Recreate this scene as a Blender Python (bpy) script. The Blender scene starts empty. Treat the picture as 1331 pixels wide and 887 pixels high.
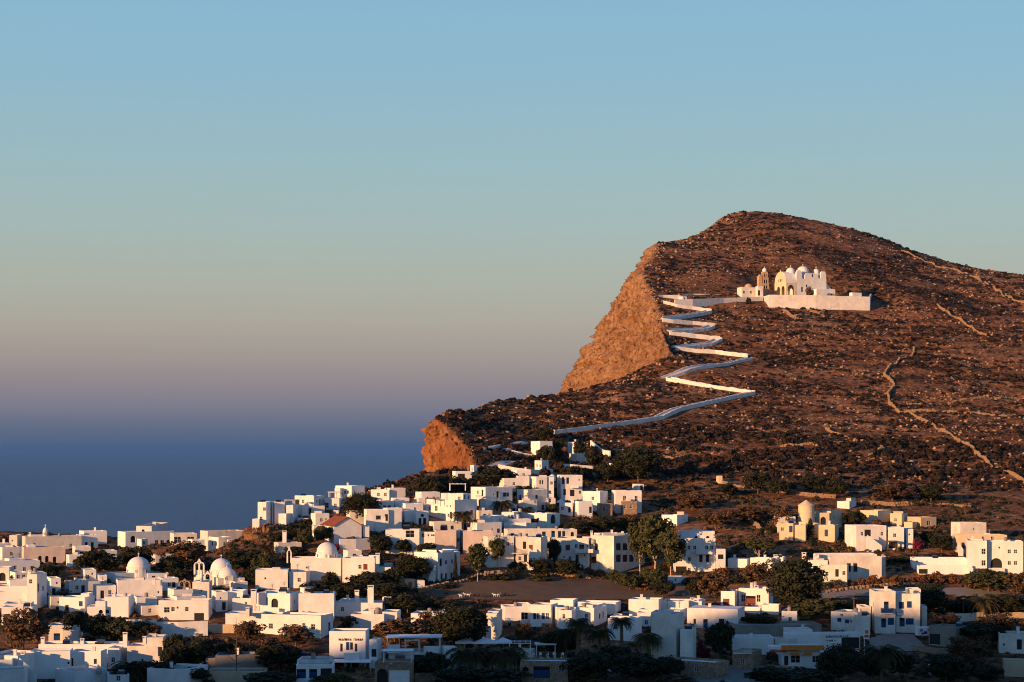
import bpy, math, random
import numpy as np
from mathutils import Vector, Matrix

random.seed(7)
RNG = np.random.default_rng(7)
SC = bpy.context.scene
COL = SC.collection
R = math.radians

# ------------------------------------------------------------------ camera
F = 2500.0            # focal length in photograph pixels (photo 1331 x 887)
CX, YH = 665.5, 585.0  # optical axis column, eye level row
ZC = 250.0            # camera height above the sea
cam = bpy.data.cameras.new('camera')
cam.sensor_width = 36.0
cam.lens = F / 1331.0 * 36.0
cam.shift_y = (YH - 443.5) / 1331.0
cam.clip_start = 1.0
cam.clip_end = 200000.0
cam_o = bpy.data.objects.new('camera', cam)
cam_o.location = (0, 0, ZC)
cam_o.rotation_euler = (R(90), 0, 0)
COL.objects.link(cam_o)
SC.camera = cam_o

# ------------------------------------------------------------------ light
SUN_AZ, SUN_EL = 50.0, 8.5   # degrees left of straight behind the camera, elevation
sdir = Vector((-math.sin(R(SUN_AZ)) * math.cos(R(SUN_EL)), -math.cos(R(SUN_AZ)) * math.cos(R(SUN_EL)), math.sin(R(SUN_EL))))
sun = bpy.data.lights.new('sun', 'SUN')
sun.energy = 5.0
sun.angle = R(0.5)
sun.color = (1.0, 0.52, 0.225)
sun_o = bpy.data.objects.new('sun', sun)
sun_o.rotation_euler = sdir.to_track_quat('Z', 'Y').to_euler()
sun_o.location = (0, 0, 600)
COL.objects.link(sun_o)

def lin(r, g, b):
    f = lambda c: (c / 255.0) / 12.92 if c <= 10 else ((c / 255.0 + 0.055) / 1.055) ** 2.4
    return (f(r), f(g), f(b), 1.0)

world = bpy.data.worlds.new('World')
SC.world = world
world.use_nodes = True
wn = world.node_tree.nodes
wl = world.node_tree.links
wn.clear()
w_out = wn.new('ShaderNodeOutputWorld')
w_bg = wn.new('ShaderNodeBackground')
w_sky = wn.new('ShaderNodeTexSky')
w_sky.sky_type = 'NISHITA'
w_sky.sun_disc = False
w_sky.sun_elevation = R(SUN_EL)
w_sky.sun_rotation = math.atan2(sdir.x, sdir.y)
w_sky.altitude = 250
w_sky.air_density = 1.0
w_sky.dust_density = 1.0
w_sky.ozone_density = 2.0
w_tc = wn.new('ShaderNodeTexCoord')
w_sep = wn.new('ShaderNodeSeparateXYZ')
w_ramp = wn.new('ShaderNodeValToRGB')
w_map = wn.new('ShaderNodeMapRange')
w_map.inputs['From Min'].default_value = -0.05
w_map.inputs['From Max'].default_value = 0.95
cr = w_ramp.color_ramp
stops = [(-0.05, (52, 78, 112)), (0.0, (74, 96, 132)), (0.012, (98, 110, 140)), (0.022, (126, 124, 145)),
         (0.036, (152, 138, 146)), (0.050, (170, 155, 150)), (0.068, (180, 173, 160)), (0.088, (180, 183, 170)), (0.115, (172, 191, 187)),
         (0.15, (161, 193, 200)), (0.19, (150, 192, 212)), (0.235, (141, 189, 217)), (0.33, (108, 160, 206)), (0.55, (78, 130, 190)), (0.95, (52, 98, 164))]
while len(cr.elements) < len(stops):
    cr.elements.new(0.5)
for e, (p, c) in zip(cr.elements, stops):
    e.position = p + 0.05
    e.color = lin(*c)
w_mix = wn.new('ShaderNodeMix')
w_mix.data_type = 'RGBA'
w_mix.inputs['Factor'].default_value = 0.15
w_str = wn.new('ShaderNodeVectorMath')
w_str.operation = 'SCALE'
w_str.inputs['Scale'].default_value = 0.10
wl.new(w_tc.outputs['Generated'], w_sep.inputs[0])
wl.new(w_sep.outputs['Z'], w_map.inputs['Value'])
wl.new(w_map.outputs[0], w_ramp.inputs[0])
wl.new(w_sky.outputs[0], w_str.inputs[0])
wl.new(w_ramp.outputs[0], w_mix.inputs['A'])
wl.new(w_str.outputs[0], w_mix.inputs['B'])
wl.new(w_mix.outputs['Result'], w_bg.inputs['Color'])
w_bg.inputs['Strength'].default_value = 0.66
wl.new(w_bg.outputs[0], w_out.inputs['Surface'])

vs = SC.view_settings
vs.view_transform = 'Standard'
vs.look = 'None'
vs.exposure = 0.6
vs.gamma = 1.0
vs.use_curve_mapping = False
SC.render.engine = 'CYCLES'
SC.cycles.use_denoising = True
SC.cycles.pixel_filter_type = 'BLACKMAN_HARRIS'
SC.cycles.filter_width = 1.05
SC.cycles.max_bounces = 6
SC.cycles.diffuse_bounces = 2
SC.cycles.glossy_bounces = 2
SC.cycles.transmission_bounces = 2
SC.cycles.volume_bounces = 0
SC.cycles.caustics_reflective = False
SC.cycles.caustics_refractive = False

# ------------------------------------------------------------------ helpers
def at(px, py, D):
    return Vector(((px - CX) / F * D, D, ZC - (py - YH) / F * D))

def link(o, parent=None):
    COL.objects.link(o)
    if parent is not None:
        o.parent = parent
    return o

def tag(o, label=None, cat=None, group=None, kind=None):
    if label: o['label'] = label
    if cat: o['category'] = cat
    if group: o['group'] = group
    if kind: o['kind'] = kind
    return o

def empty(name, loc, rz=0.0, parent=None):
    o = bpy.data.objects.new(name, None)
    o.location = loc
    o.rotation_euler = (0, 0, rz)
    o.empty_display_size = 0.5
    return link(o, parent)

class MB:
    """collects polygons of one part"""
    def __init__(s):
        s.v = []; s.f = []; s.m = []
    def add(s, verts, faces, mi=0):
        b = len(s.v)
        s.v += [tuple(p) for p in verts]
        for f in faces:
            s.f.append(tuple(b + i for i in f)); s.m.append(mi)
    def quad(s, a, b, c, d, mi=0):
        s.add([a, b, c, d], [(0, 1, 2, 3)], mi)
    def box(s, x0, x1, y0, y1, z0, z1, mi=0, M=None):
        p = [(x0, y0, z0), (x1, y0, z0), (x1, y1, z0), (x0, y1, z0), (x0, y0, z1), (x1, y0, z1), (x1, y1, z1), (x0, y1, z1)]
        if M is not None: p = [M @ Vector(q) for q in p]
        s.add(p, [(0, 3, 2, 1), (4, 5, 6, 7), (0, 1, 5, 4), (1, 2, 6, 5), (2, 3, 7, 6), (3, 0, 4, 7)], mi)
    def lathe(s, prof, n=16, c=(0, 0), mi=0, a0=0.0, a1=2 * math.pi):
        """prof: list of (r, z)"""
        full = abs(a1 - a0 - 2 * math.pi) < 1e-6
        cols = n if full else n + 1
        b = len(s.v)
        for r, z in prof:
            for i in range(cols):
                a = a0 + (a1 - a0) * i / n
                s.v.append((c[0] + r * math.cos(a), c[1] + r * math.sin(a), z))
        for j in range(len(prof) - 1):
            for i in range(n):
                i2 = (i + 1) % cols
                s.f.append((b + j * cols + i, b + j * cols + i2, b + (j + 1) * cols + i2, b + (j + 1) * cols + i)); s.m.append(mi)
    def tube(s, pts, rad, n=6, mi=0):
        b = len(s.v)
        pts = [Vector(p) for p in pts]
        for k, p in enumerate(pts):
            d = (pts[min(k + 1, len(pts) - 1)] - pts[max(k - 1, 0)]).normalized()
            up = Vector((0, 0, 1)) if abs(d.z) < 0.9 else Vector((1, 0, 0))
            u = d.cross(up).normalized(); w = d.cross(u).normalized()
            r = rad[k] if hasattr(rad, '__len__') else rad
            for i in range(n):
                a = 2 * math.pi * i / n
                s.v.append(tuple(p + u * (r * math.cos(a)) + w * (r * math.sin(a))))
        for k in range(len(pts) - 1):
            for i in range(n):
                i2 = (i + 1) % n
                s.f.append((b + k * n + i, b + k * n + i2, b + (k + 1) * n + i2, b + (k + 1) * n + i)); s.m.append(mi)
        s.f.append(tuple(b + i for i in range(n))); s.m.append(mi)
        s.f.append(tuple(b + (len(pts) - 1) * n + i for i in range(n))); s.m.append(mi)
    def mesh(s, name, mats, smooth=False):
        me = bpy.data.meshes.new(name)
        me.from_pydata(s.v, [], s.f)
        for m in (mats if isinstance(mats, (list, tuple)) else [mats]):
            me.materials.append(m)
        if any(s.m):
            me.polygons.foreach_set('material_index', s.m)
        if smooth:
            me.polygons.foreach_set('use_smooth', [True] * len(s.f))
        me.update()
        return me
    def build(s, name, mats, parent=None, smooth=False, loc=(0, 0, 0)):
        o = bpy.data.objects.new(name, s.mesh(name, mats, smooth))
        o.location = loc
        return link(o, parent)

def np_mesh(name, V, Fc, mat, smooth=False):
    """V (n,3), Fc (m,k) arrays"""
    me = bpy.data.meshes.new(name)
    V = np.ascontiguousarray(V, dtype=np.float32)
    Fc = np.ascontiguousarray(Fc, dtype=np.int32)
    k = Fc.shape[1]
    me.vertices.add(len(V)); me.vertices.foreach_set('co', V.ravel())
    me.loops.add(Fc.size); me.loops.foreach_set('vertex_index', Fc.ravel())
    me.polygons.add(len(Fc))
    me.polygons.foreach_set('loop_start', np.arange(len(Fc), dtype=np.int32) * k)
    try: me.polygons.foreach_set('loop_total', np.full(len(Fc), k, dtype=np.int32))
    except Exception: pass
    if smooth: me.polygons.foreach_set('use_smooth', np.ones(len(Fc), dtype=bool))
    me.update(calc_edges=True)
    me.validate()
    for m in (mat if isinstance(mat, (list, tuple)) else [mat]): me.materials.append(m)
    return me

# numpy value noise
def _hash(i, j, seed):
    h = (i.astype(np.int64) * 374761393 + j.astype(np.int64) * 668265263 + seed * 1442695041) & 0xFFFFFFFF
    h = ((h ^ (h >> 13)) * 1274126177) & 0xFFFFFFFF
    h = h ^ (h >> 16)
    return (h & 0xFFFFFF) / float(0xFFFFFF)
def vnoise(x, y, seed=0):
    xi = np.floor(x); yi = np.floor(y)
    fx = x - xi; fy = y - yi
    fx = fx * fx * (3 - 2 * fx); fy = fy * fy * (3 - 2 * fy)
    a = _hash(xi, yi, seed); b = _hash(xi + 1, yi, seed); c = _hash(xi, yi + 1, seed); d = _hash(xi + 1, yi + 1, seed)
    return (a + (b - a) * fx) * (1 - fy) + (c + (d - c) * fx) * fy
def fbm(x, y, seed=0, oct=4):
    t = 0; amp = 0.5; f = 1.0
    for k in range(oct):
        t = t + amp * (vnoise(x * f, y * f, seed + k * 17) - 0.5); amp *= 0.5; f *= 2.03
    return t

# ------------------------------------------------------------------ materials
MATS = {}
def new_mat(name):
    m = bpy.data.materials.new(name)
    m.use_nodes = True
    nt = m.node_tree
    bs = nt.nodes['Principled BSDF']
    MATS[name] = m
    return m, nt, bs
def noise_node(nt, scale, detail=4, rough=0.6, vec=None):
    n = nt.nodes.new('ShaderNodeTexNoise')
    n.inputs['Scale'].default_value = scale
    n.inputs['Detail'].default_value = detail
    n.inputs['Roughness'].default_value = rough
    if vec is not None: nt.links.new(vec, n.inputs['Vector'])
    return n
def ramp_node(nt, src, stops):
    r = nt.nodes.new('ShaderNodeValToRGB')
    el = r.color_ramp.elements
    while len(el) < len(stops): el.new(0.5)
    for e, (p, c) in zip(el, stops):
        e.position = p; e.color = (c[0], c[1], c[2], 1)
    nt.links.new(src, r.inputs[0])
    return r
def mapped(nt, scale=(1, 1, 1)):
    g = nt.nodes.new('ShaderNodeNewGeometry')
    mp = nt.nodes.new('ShaderNodeMapping')
    mp.inputs['Scale'].default_value = scale
    nt.links.new(g.outputs['Position'], mp.inputs['Vector'])
    return mp.outputs[0]
def bump(nt, bs, src, strength=0.3, dist=0.1):
    b = nt.nodes.new('ShaderNodeBump')
    b.inputs['Strength'].default_value = strength
    b.inputs['Distance'].default_value = dist
    nt.links.new(src, b.inputs['Height'])
    nt.links.new(b.outputs[0], bs.inputs['Normal'])
    return b
def mixc(nt, fac, a, b, blend='MIX'):
    m = nt.nodes.new('ShaderNodeMix'); m.data_type = 'RGBA'; m.blend_type = blend
    for key, v in (('Factor', fac), ('A', a), ('B', b)):
        if hasattr(v, 'is_output') or hasattr(v, 'links'): nt.links.new(v, m.inputs[key])
        else: m.inputs[key].default_value = v if key == 'Factor' else (v[0], v[1], v[2], 1)
    return m.outputs['Result']

def surf(name, c1, c2, scale=0.6, rough=0.85, bstr=0.2, bdist=0.05, streak=0.0, spec=0.25):
    """two-tone weathered surface"""
    m, nt, bs = new_mat(name)
    p = mapped(nt)
    n = noise_node(nt, scale, 5, 0.65, p)
    r = ramp_node(nt, n.outputs['Fac'], [(0.3, c1), (0.7, c2)])
    col = r.outputs[0]
    if streak > 0:
        ps = mapped(nt, (0.5, 0.5, 0.3))
        n2 = noise_node(nt, 0.9, 6, 0.7, ps)
        r2 = ramp_node(nt, n2.outputs['Fac'], [(0.38, (1 - streak, 1 - streak, 1 - streak * 1.05)), (0.62, (1, 1, 1))])
        col = mixc(nt, 1.0, col, r2.outputs[0], 'MULTIPLY')
    nt.links.new(col, bs.inputs['Base Color'])
    n3 = noise_node(nt, scale * 6, 4, 0.6, p)
    bump(nt, bs, n3.outputs['Fac'], bstr, bdist)
    bs.inputs['Roughness'].default_value = rough
    bs.inputs['Specular IOR Level'].default_value = spec
    return m

surf('white', (0.70, 0.69, 0.67), (0.82, 0.81, 0.79), 0.35, 0.9, 0.35, 0.06, 0.14)
surf('white_fresh', (0.78, 0.77, 0.75), (0.85, 0.84, 0.83), 0.35, 0.9, 0.3, 0.05, 0.06)
surf('white_warm', (0.66, 0.62, 0.56), (0.79, 0.76, 0.70), 0.3, 0.9, 0.4, 0.06, 0.2)
surf('offwhite', (0.58, 0.55, 0.50), (0.70, 0.67, 0.62), 0.4, 0.9, 0.35, 0.06, 0.18)
surf('cream', (0.62, 0.50, 0.34), (0.70, 0.59, 0.42), 0.4, 0.9, 0.3, 0.05, 0.12)
surf('sand', (0.50, 0.38, 0.25), (0.60, 0.47, 0.32), 0.5, 0.9, 0.35, 0.06, 0.14)
surf('pinkwash', (0.56, 0.46, 0.42), (0.66, 0.56, 0.51), 0.4, 0.9, 0.3, 0.05, 0.14)
surf('roofdeck', (0.26, 0.24, 0.22), (0.44, 0.42, 0.40), 0.45, 0.95, 0.3, 0.05)
surf('concrete', (0.20, 0.18, 0.16), (0.30, 0.27, 0.24), 0.5, 0.95, 0.3, 0.05, 0.1)
surf('terracotta', (0.17, 0.045, 0.026), (0.25, 0.075, 0.042), 1.2, 0.85, 0.3, 0.04)
surf('wood', (0.13, 0.065, 0.035), (0.22, 0.11, 0.06), 2.0, 0.7, 0.2, 0.02)
surf('redwood', (0.14, 0.03, 0.02), (0.20, 0.05, 0.03), 2.0, 0.6, 0.2, 0.02)
surf('bluepaint', (0.008, 0.034, 0.12), (0.014, 0.05, 0.165), 2.0, 0.5, 0.1, 0.02)
surf('bluecloth', (0.03, 0.10, 0.30), (0.05, 0.15, 0.40), 2.0, 0.9, 0.1, 0.02)
surf('frame', (0.60, 0.60, 0.58), (0.72, 0.72, 0.70), 2.0, 0.6, 0.1, 0.02)
surf('metal', (0.30, 0.30, 0.31), (0.42, 0.42, 0.43), 2.0, 0.45, 0.1, 0.02)
surf('darkmetal', (0.03, 0.03, 0.033), (0.06, 0.06, 0.065), 2.0, 0.5, 0.1, 0.02)
surf('orange', (0.62, 0.16, 0.02), (0.75, 0.24, 0.03), 1.0, 0.5, 0.05, 0.02)
surf('signred', (0.55, 0.05, 0.02), (0.65, 0.07, 0.03), 1.0, 0.5, 0.05, 0.02)
surf('canvas', (0.70, 0.68, 0.66), (0.80, 0.79, 0.77), 1.0, 0.9, 0.1, 0.02)
surf('bark', (0.09, 0.06, 0.04), (0.16, 0.11, 0.08), 3.0, 0.95, 0.5, 0.05)
surf('palebark', (0.35, 0.27, 0.20), (0.48, 0.38, 0.29), 2.0, 0.9, 0.4, 0.04)
surf('palmbark', (0.14, 0.085, 0.05), (0.24, 0.15, 0.09), 4.0, 0.95, 0.7, 0.08)
surf('path', (0.40, 0.37, 0.34), (0.55, 0.52, 0.48), 0.8, 0.95, 0.4, 0.06)
surf('drystone', (0.24, 0.155, 0.09), (0.38, 0.26, 0.165), 1.3, 0.95, 0.8, 0.15)
surf('limewall', (0.60, 0.57, 0.53), (0.80, 0.78, 0.75), 0.45, 0.92, 0.7, 0.15, 0.12)
surf('towerstone', (0.38, 0.25, 0.15), (0.52, 0.36, 0.23), 0.9, 0.9, 0.5, 0.08)
m, nt, bs = new_mat('glass')
bs.inputs['Base Color'].default_value = (0.012, 0.014, 0.018, 1); bs.inputs['Roughness'].default_value = 0.15
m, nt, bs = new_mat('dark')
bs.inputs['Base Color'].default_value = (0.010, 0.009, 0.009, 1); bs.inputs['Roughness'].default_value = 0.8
m, nt, bs = new_mat('solar')
bs.inputs['Base Color'].default_value = (0.012, 0.016, 0.03, 1); bs.inputs['Roughness'].default_value = 0.2

# rubble stone for houses and garden walls: voronoi joints as fine relief
m, nt, bs = new_mat('rubble')
p = mapped(nt)
vo = nt.nodes.new('ShaderNodeTexVoronoi'); vo.inputs['Scale'].default_value = 2.4
nt.links.new(p, vo.inputs['Vector'])
r = ramp_node(nt, vo.outputs['Color'], [(0.0, (0.17, 0.11, 0.07)), (0.5, (0.28, 0.19, 0.12)), (1.0, (0.38, 0.28, 0.19))])
vd = nt.nodes.new('ShaderNodeTexVoronoi'); vd.inputs['Scale'].default_value = 2.4; vd.feature = 'DISTANCE_TO_EDGE'
nt.links.new(p, vd.inputs['Vector'])
nt.links.new(r.outputs[0], bs.inputs['Base Color'])
bump(nt, bs, vd.outputs['Distance'], 0.8, 0.2)
bs.inputs['Roughness'].default_value = 0.95

def foliage(name, c1, c2, c3):
    m, nt, bs = new_mat(name)
    p = mapped(nt)
    n = noise_node(nt, 0.55, 3, 0.6, p)
    n2 = noise_node(nt, 7.0, 2, 0.6, p)
    add = nt.nodes.new('ShaderNodeMath'); add.operation = 'ADD'
    mul = nt.nodes.new('ShaderNodeMath'); mul.operation = 'MULTIPLY'; mul.inputs[1].default_value = 0.6
    sub = nt.nodes.new('ShaderNodeMath'); sub.operation = 'SUBTRACT'; sub.inputs[1].default_value = 0.3
    nt.links.new(n2.outputs['Fac'], mul.inputs[0]); nt.links.new(n.outputs['Fac'], add.inputs[0]); nt.links.new(mul.outputs[0], add.inputs[1])
    nt.links.new(add.outputs[0], sub.inputs[0])
    r = ramp_node(nt, sub.outputs[0], [(0.3, c1), (0.5, c2), (0.72, c3)])
    nt.links.new(r.outputs[0], bs.inputs['Base Color'])
    bs.inputs['Roughness'].default_value = 0.8
    bs.inputs['Specular IOR Level'].default_value = 0.2
    return m
foliage('leaf_dark', (0.014, 0.017, 0.008), (0.025, 0.028, 0.012), (0.044, 0.042, 0.018))
foliage('leaf_green', (0.034, 0.040, 0.014), (0.055, 0.060, 0.020), (0.088, 0.085, 0.030))
foliage('leaf_brown', (0.055, 0.034, 0.018), (0.095, 0.056, 0.028), (0.15, 0.088, 0.042))
foliage('leaf_rust', (0.085, 0.042, 0.02), (0.14, 0.065, 0.032), (0.20, 0.10, 0.05))
foliage('leaf_grey', (0.055, 0.055, 0.042), (0.085, 0.085, 0.065), (0.13, 0.125, 0.095))
foliage('leaf_palm', (0.035, 0.034, 0.014), (0.072, 0.062, 0.024), (0.125, 0.10, 0.038))
foliage('bloom', (0.10, 0.010, 0.022), (0.17, 0.018, 0.035), (0.24, 0.03, 0.05))
foliage('scrub', (0.010, 0.007, 0.005), (0.025, 0.0155, 0.009), (0.062, 0.034, 0.018))

# bare hillside earth: soil, pale rock patches
m, nt, bs = new_mat('earth')
p = mapped(nt)
na = noise_node(nt, 0.035, 6, 0.65, p)
nb = noise_node(nt, 0.45, 5, 0.7, p)
ra = ramp_node(nt, na.outputs['Fac'], [(0.32, (0.11, 0.052, 0.026)), (0.5, (0.21, 0.10, 0.048)), (0.68, (0.31, 0.165, 0.085))])
rb = ramp_node(nt, nb.outputs['Fac'], [(0.36, (0.35, 0.33, 0.30)), (0.52, (0.95, 0.95, 0.95)), (0.66, (1.75, 1.65, 1.55))])
nt.links.new(mixc(nt, 1.0, ra.outputs[0], rb.outputs[0], 'MULTIPLY'), bs.inputs['Base Color'])
nc = noise_node(nt, 0.9, 6, 0.75, p)
bump(nt, bs, nc.outputs['Fac'], 1.0, 0.9)
bs.inputs['Roughness'].default_value = 0.97
bs.inputs['Specular IOR Level'].default_value = 0.1

surf('rock', (0.25, 0.14, 0.075), (0.48, 0.30, 0.18), 0.8, 0.95, 0.7, 0.15, 0, 0.15)
surf('field_soil', (0.115, 0.075, 0.047), (0.165, 0.112, 0.072), 0.25, 0.97, 0.5, 0.12, 0, 0.1)
surf('road', (0.19, 0.165, 0.14), (0.26, 0.225, 0.19), 0.4, 0.95, 0.3, 0.05, 0, 0.15)

for cname, cols in (('cliff', ((0.27, 0.10, 0.04), (0.40, 0.165, 0.065), (0.50, 0.25, 0.115))), ('cliff_tan', ((0.27, 0.135, 0.065), (0.39, 0.215, 0.11), (0.50, 0.31, 0.175)))):
    m, nt, bs = new_mat(cname)
    p = mapped(nt, (1, 1, 0.55))
    na = noise_node(nt, 0.10, 6, 0.65, p)
    nb = noise_node(nt, 0.55, 6, 0.72, p)
    ra = ramp_node(nt, na.outputs['Fac'], [(0.3, cols[0]), (0.5, cols[1]), (0.7, cols[2])])
    rb = ramp_node(nt, nb.outputs['Fac'], [(0.36, (0.26, 0.22, 0.20)), (0.48, (0.9, 0.88, 0.85)), (0.68, (1.25, 1.25, 1.25))])  # lowest stop darkens scattered patches, painting the shade of crevices into the rock
    nt.links.new(mixc(nt, 1.0, ra.outputs[0], rb.outputs[0], 'MULTIPLY'), bs.inputs['Base Color'])
    nc = noise_node(nt, 0.5, 8, 0.8, p)
    bump(nt, bs, nc.outputs['Fac'], 1.0, 2.2)
    bs.inputs['Roughness'].default_value = 0.95
    bs.inputs['Specular IOR Level'].default_value = 0.15

m, nt, bs = new_mat('sea_water')
bs.inputs['Base Color'].default_value = (0.002, 0.036, 0.15, 1)
bs.inputs['Roughness'].default_value = 0.3
bs.inputs['IOR'].default_value = 1.33
bs.inputs['Specular IOR Level'].default_value = 0.06
p = mapped(nt, (1, 1, 1))
n1 = noise_node(nt, 0.05, 4, 0.6, p)
bump(nt, bs, n1.outputs['Fac'], 1.0, 9.0)

# ------------------------------------------------------------------ terrain
# ground control points: (photo column, row, distance m) read from the scale of the houses standing there
CP = []
for px in (-250, -100, 40, 180, 320, 460, 600, 740, 880, 1020, 1160, 1300, 1440):
    CP += [(px, 895, 392), (px, 850, 424), (px, 820, 448), (px, 790, 474)]
for px in (-250, -100, 0, 100, 200):
    CP += [(px, 760, 503), (px, 738, 535), (px, 717, 595), (px, 707, 640)]
CP += [(300, 760, 503), (300, 735, 530), (300, 712, 570), (300, 703, 590),
       (400, 760, 500), (400, 722, 530), (400, 700, 552), (340, 684, 572), (390, 684, 575), (400, 662, 592), (455, 655, 600), (470, 700, 552), (470, 672, 585),
       (520, 752, 508), (520, 720, 538), (510, 690, 562), (520, 665, 585), (510, 645, 612),
       (600, 752, 508), (600, 718, 540), (600, 690, 564), (600, 665, 586), (600, 640, 612), (570, 622, 648), (620, 606, 664),
       (700, 752, 508), (690, 732, 530), (690, 700, 562), (690, 675, 588), (690, 650, 616), (700, 625, 650), (700, 600, 690),
       (780, 770, 496), (780, 746, 530), (780, 700, 578), (780, 672, 606), (780, 652, 632), (780, 600, 692), (780, 560, 750), (790, 530, 800), (800, 505, 850),
       (860, 770, 495), (860, 748, 520), (870, 690, 585), (870, 660, 620), (870, 600, 695), (870, 550, 775), (880, 520, 828), (890, 496, 872), (900, 470, 915), (905, 440, 960), (900, 410, 1002), (880, 395, 1022), (880, 370, 1062), (880, 345, 1110), (890, 320, 1160),
       (960, 770, 494), (960, 745, 516), (960, 700, 565), (960, 650, 630), (960, 600, 695), (960, 550, 778), (970, 512, 842), (980, 470, 918), (980, 430, 980), (980, 398, 1032), (1000, 395, 1038),
       (1050, 770, 494), (1050, 735, 525), (1060, 697, 566), (1060, 675, 592), (1060, 640, 640), (1060, 600, 698), (1060, 550, 782), (1060, 500, 872), (1060, 450, 955), (1060, 410, 1022),
       (1150, 770, 492), (1150, 748, 512), (1150, 714, 546), (1150, 690, 574), (1150, 665, 604), (1150, 640, 645), (1150, 600, 702), (1150, 550, 785), (1150, 500, 878), (1150, 450, 962), (1150, 405, 1040),
       (1280, 770, 490), (1280, 744, 515), (1280, 715, 542), (1260, 695, 565), (1280, 660, 615), (1280, 600, 710), (1280, 550, 795), (1280, 500, 890), (1280, 450, 975), (1280, 400, 1080), (1280, 370, 1160),
       (1420, 744, 520), (1420, 660, 620), (1420, 600, 715), (1420, 500, 900), (1420, 400, 1090),
       # lower headland and shelf
       (614, 604, 667), (607, 581, 690), (594, 567, 706), (577, 551, 722), (562, 541, 736), (600, 530, 775), (640, 521, 812), (700, 514, 865), (735, 512, 888), (820, 492, 888), (650, 560, 735), (700, 545, 780), (760, 520, 840),
       # upper hill
       (872, 460, 905), (860, 421, 968), (855, 398, 1005), (845, 384, 1026), (840, 368, 1052), (833, 352, 1082), (847, 331, 1122), (853, 316, 1152), (905, 305, 1205), (932, 290, 1235), (965, 275, 1255), (1010, 278, 1262), (1050, 285, 1265), (1110, 299, 1268),
       (1160, 318, 1265), (1240, 344, 1255), (1331, 357, 1240), (1430, 368, 1225), (960, 330, 1150), (1000, 300, 1205), (960, 360, 1085), (1060, 350, 1110), (1060, 320, 1180), (1140, 380, 1075), (1140, 350, 1150), (1200, 370, 1120)]
pts = []
for px, py, D in CP:
    v = at(px, py, D); pts.append((v.x, v.y, v.z - ZC))
# church plateau (level ground behind its terrace wall)
for px, D in ((1000, 1052), (1050, 1052), (1125, 1056), (1010, 1078), (1060, 1078), (1115, 1080)):
    pts.append(((px - CX) / F * D, D, 81.5))
# beyond the crest the land falls away
for px, dz in ((860, 95), (930, 120), (1000, 130), (1080, 130), (1160, 112), (1250, 95), (1400, 88)):
    pts.append(((px - CX) / F * 1400, 1400, dz)); pts.append(((px - CX) / F * 1540, 1540, dz - 50))
# foreground slope under the camera, outside the frame
for X, Y, Z in ((0, 0, -2.2), (0, 40, -10), (-60, 60, -14), (60, 60, -14), (-60, 150, -28), (60, 150, -28), (0, 150, -28), (-100, 260, -42), (0, 260, -42), (100, 260, -42), (170, 260, -42), (-170, 200, -34), (170, 120, -26)):
    pts.append((X, Y, Z))
P = np.array(pts)
SCL = 200.0
A = P[:, :2] / SCL
def tps_k(r2):
    return np.where(r2 > 1e-12, 0.5 * r2 * np.log(np.maximum(r2, 1e-12)), 0.0)
n = len(A)
K = tps_k(((A[:, None, :] - A[None, :, :]) ** 2).sum(-1)) + np.eye(n) * 2e-4
PP = np.hstack([np.ones((n, 1)), A])
M_ = np.zeros((n + 3, n + 3)); M_[:n, :n] = K; M_[:n, n:] = PP; M_[n:, :n] = PP.T
sol = np.linalg.solve(M_, np.concatenate([P[:, 2], np.zeros(3)]))
def tps(X, Y):
    q = np.stack([np.ravel(X), np.ravel(Y)], 1) / SCL
    out = np.empty(len(q))
    for i in range(0, len(q), 40000):
        qq = q[i:i + 40000]
        r2 = ((qq[:, None, :] - A[None, :, :]) ** 2).sum(-1)
        out[i:i + 40000] = tps_k(r2) @ sol[:n] + sol[n] + qq @ sol[n + 1:]
    return out.reshape(np.shape(X))

GX0, GX1, GY0, GY1, GS = -460.0, 520.0, -20.0, 1560.0, 10.0
gx = np.arange(GX0, GX1 + 1, GS); gy = np.arange(GY0, GY1 + 1, GS)
GXX, GYY = np.meshgrid(gx, gy)
GZ = tps(GXX, GYY)
GZ = np.clip(GZ, -60, 165)
def bil(G, x0, y0, s, X, Y):
    X = np.asarray(X, float); Y = np.asarray(Y, float)
    fx = np.clip((X - x0) / s, 0, G.shape[1] - 1.001); fy = np.clip((Y - y0) / s, 0, G.shape[0] - 1.001)
    i = np.floor(fx).astype(int); j = np.floor(fy).astype(int); a = fx - i; b = fy - j
    return (G[j, i] * (1 - a) + G[j, i + 1] * a) * (1 - b) + (G[j + 1, i] * (1 - a) + G[j + 1, i + 1] * a) * b

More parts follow.
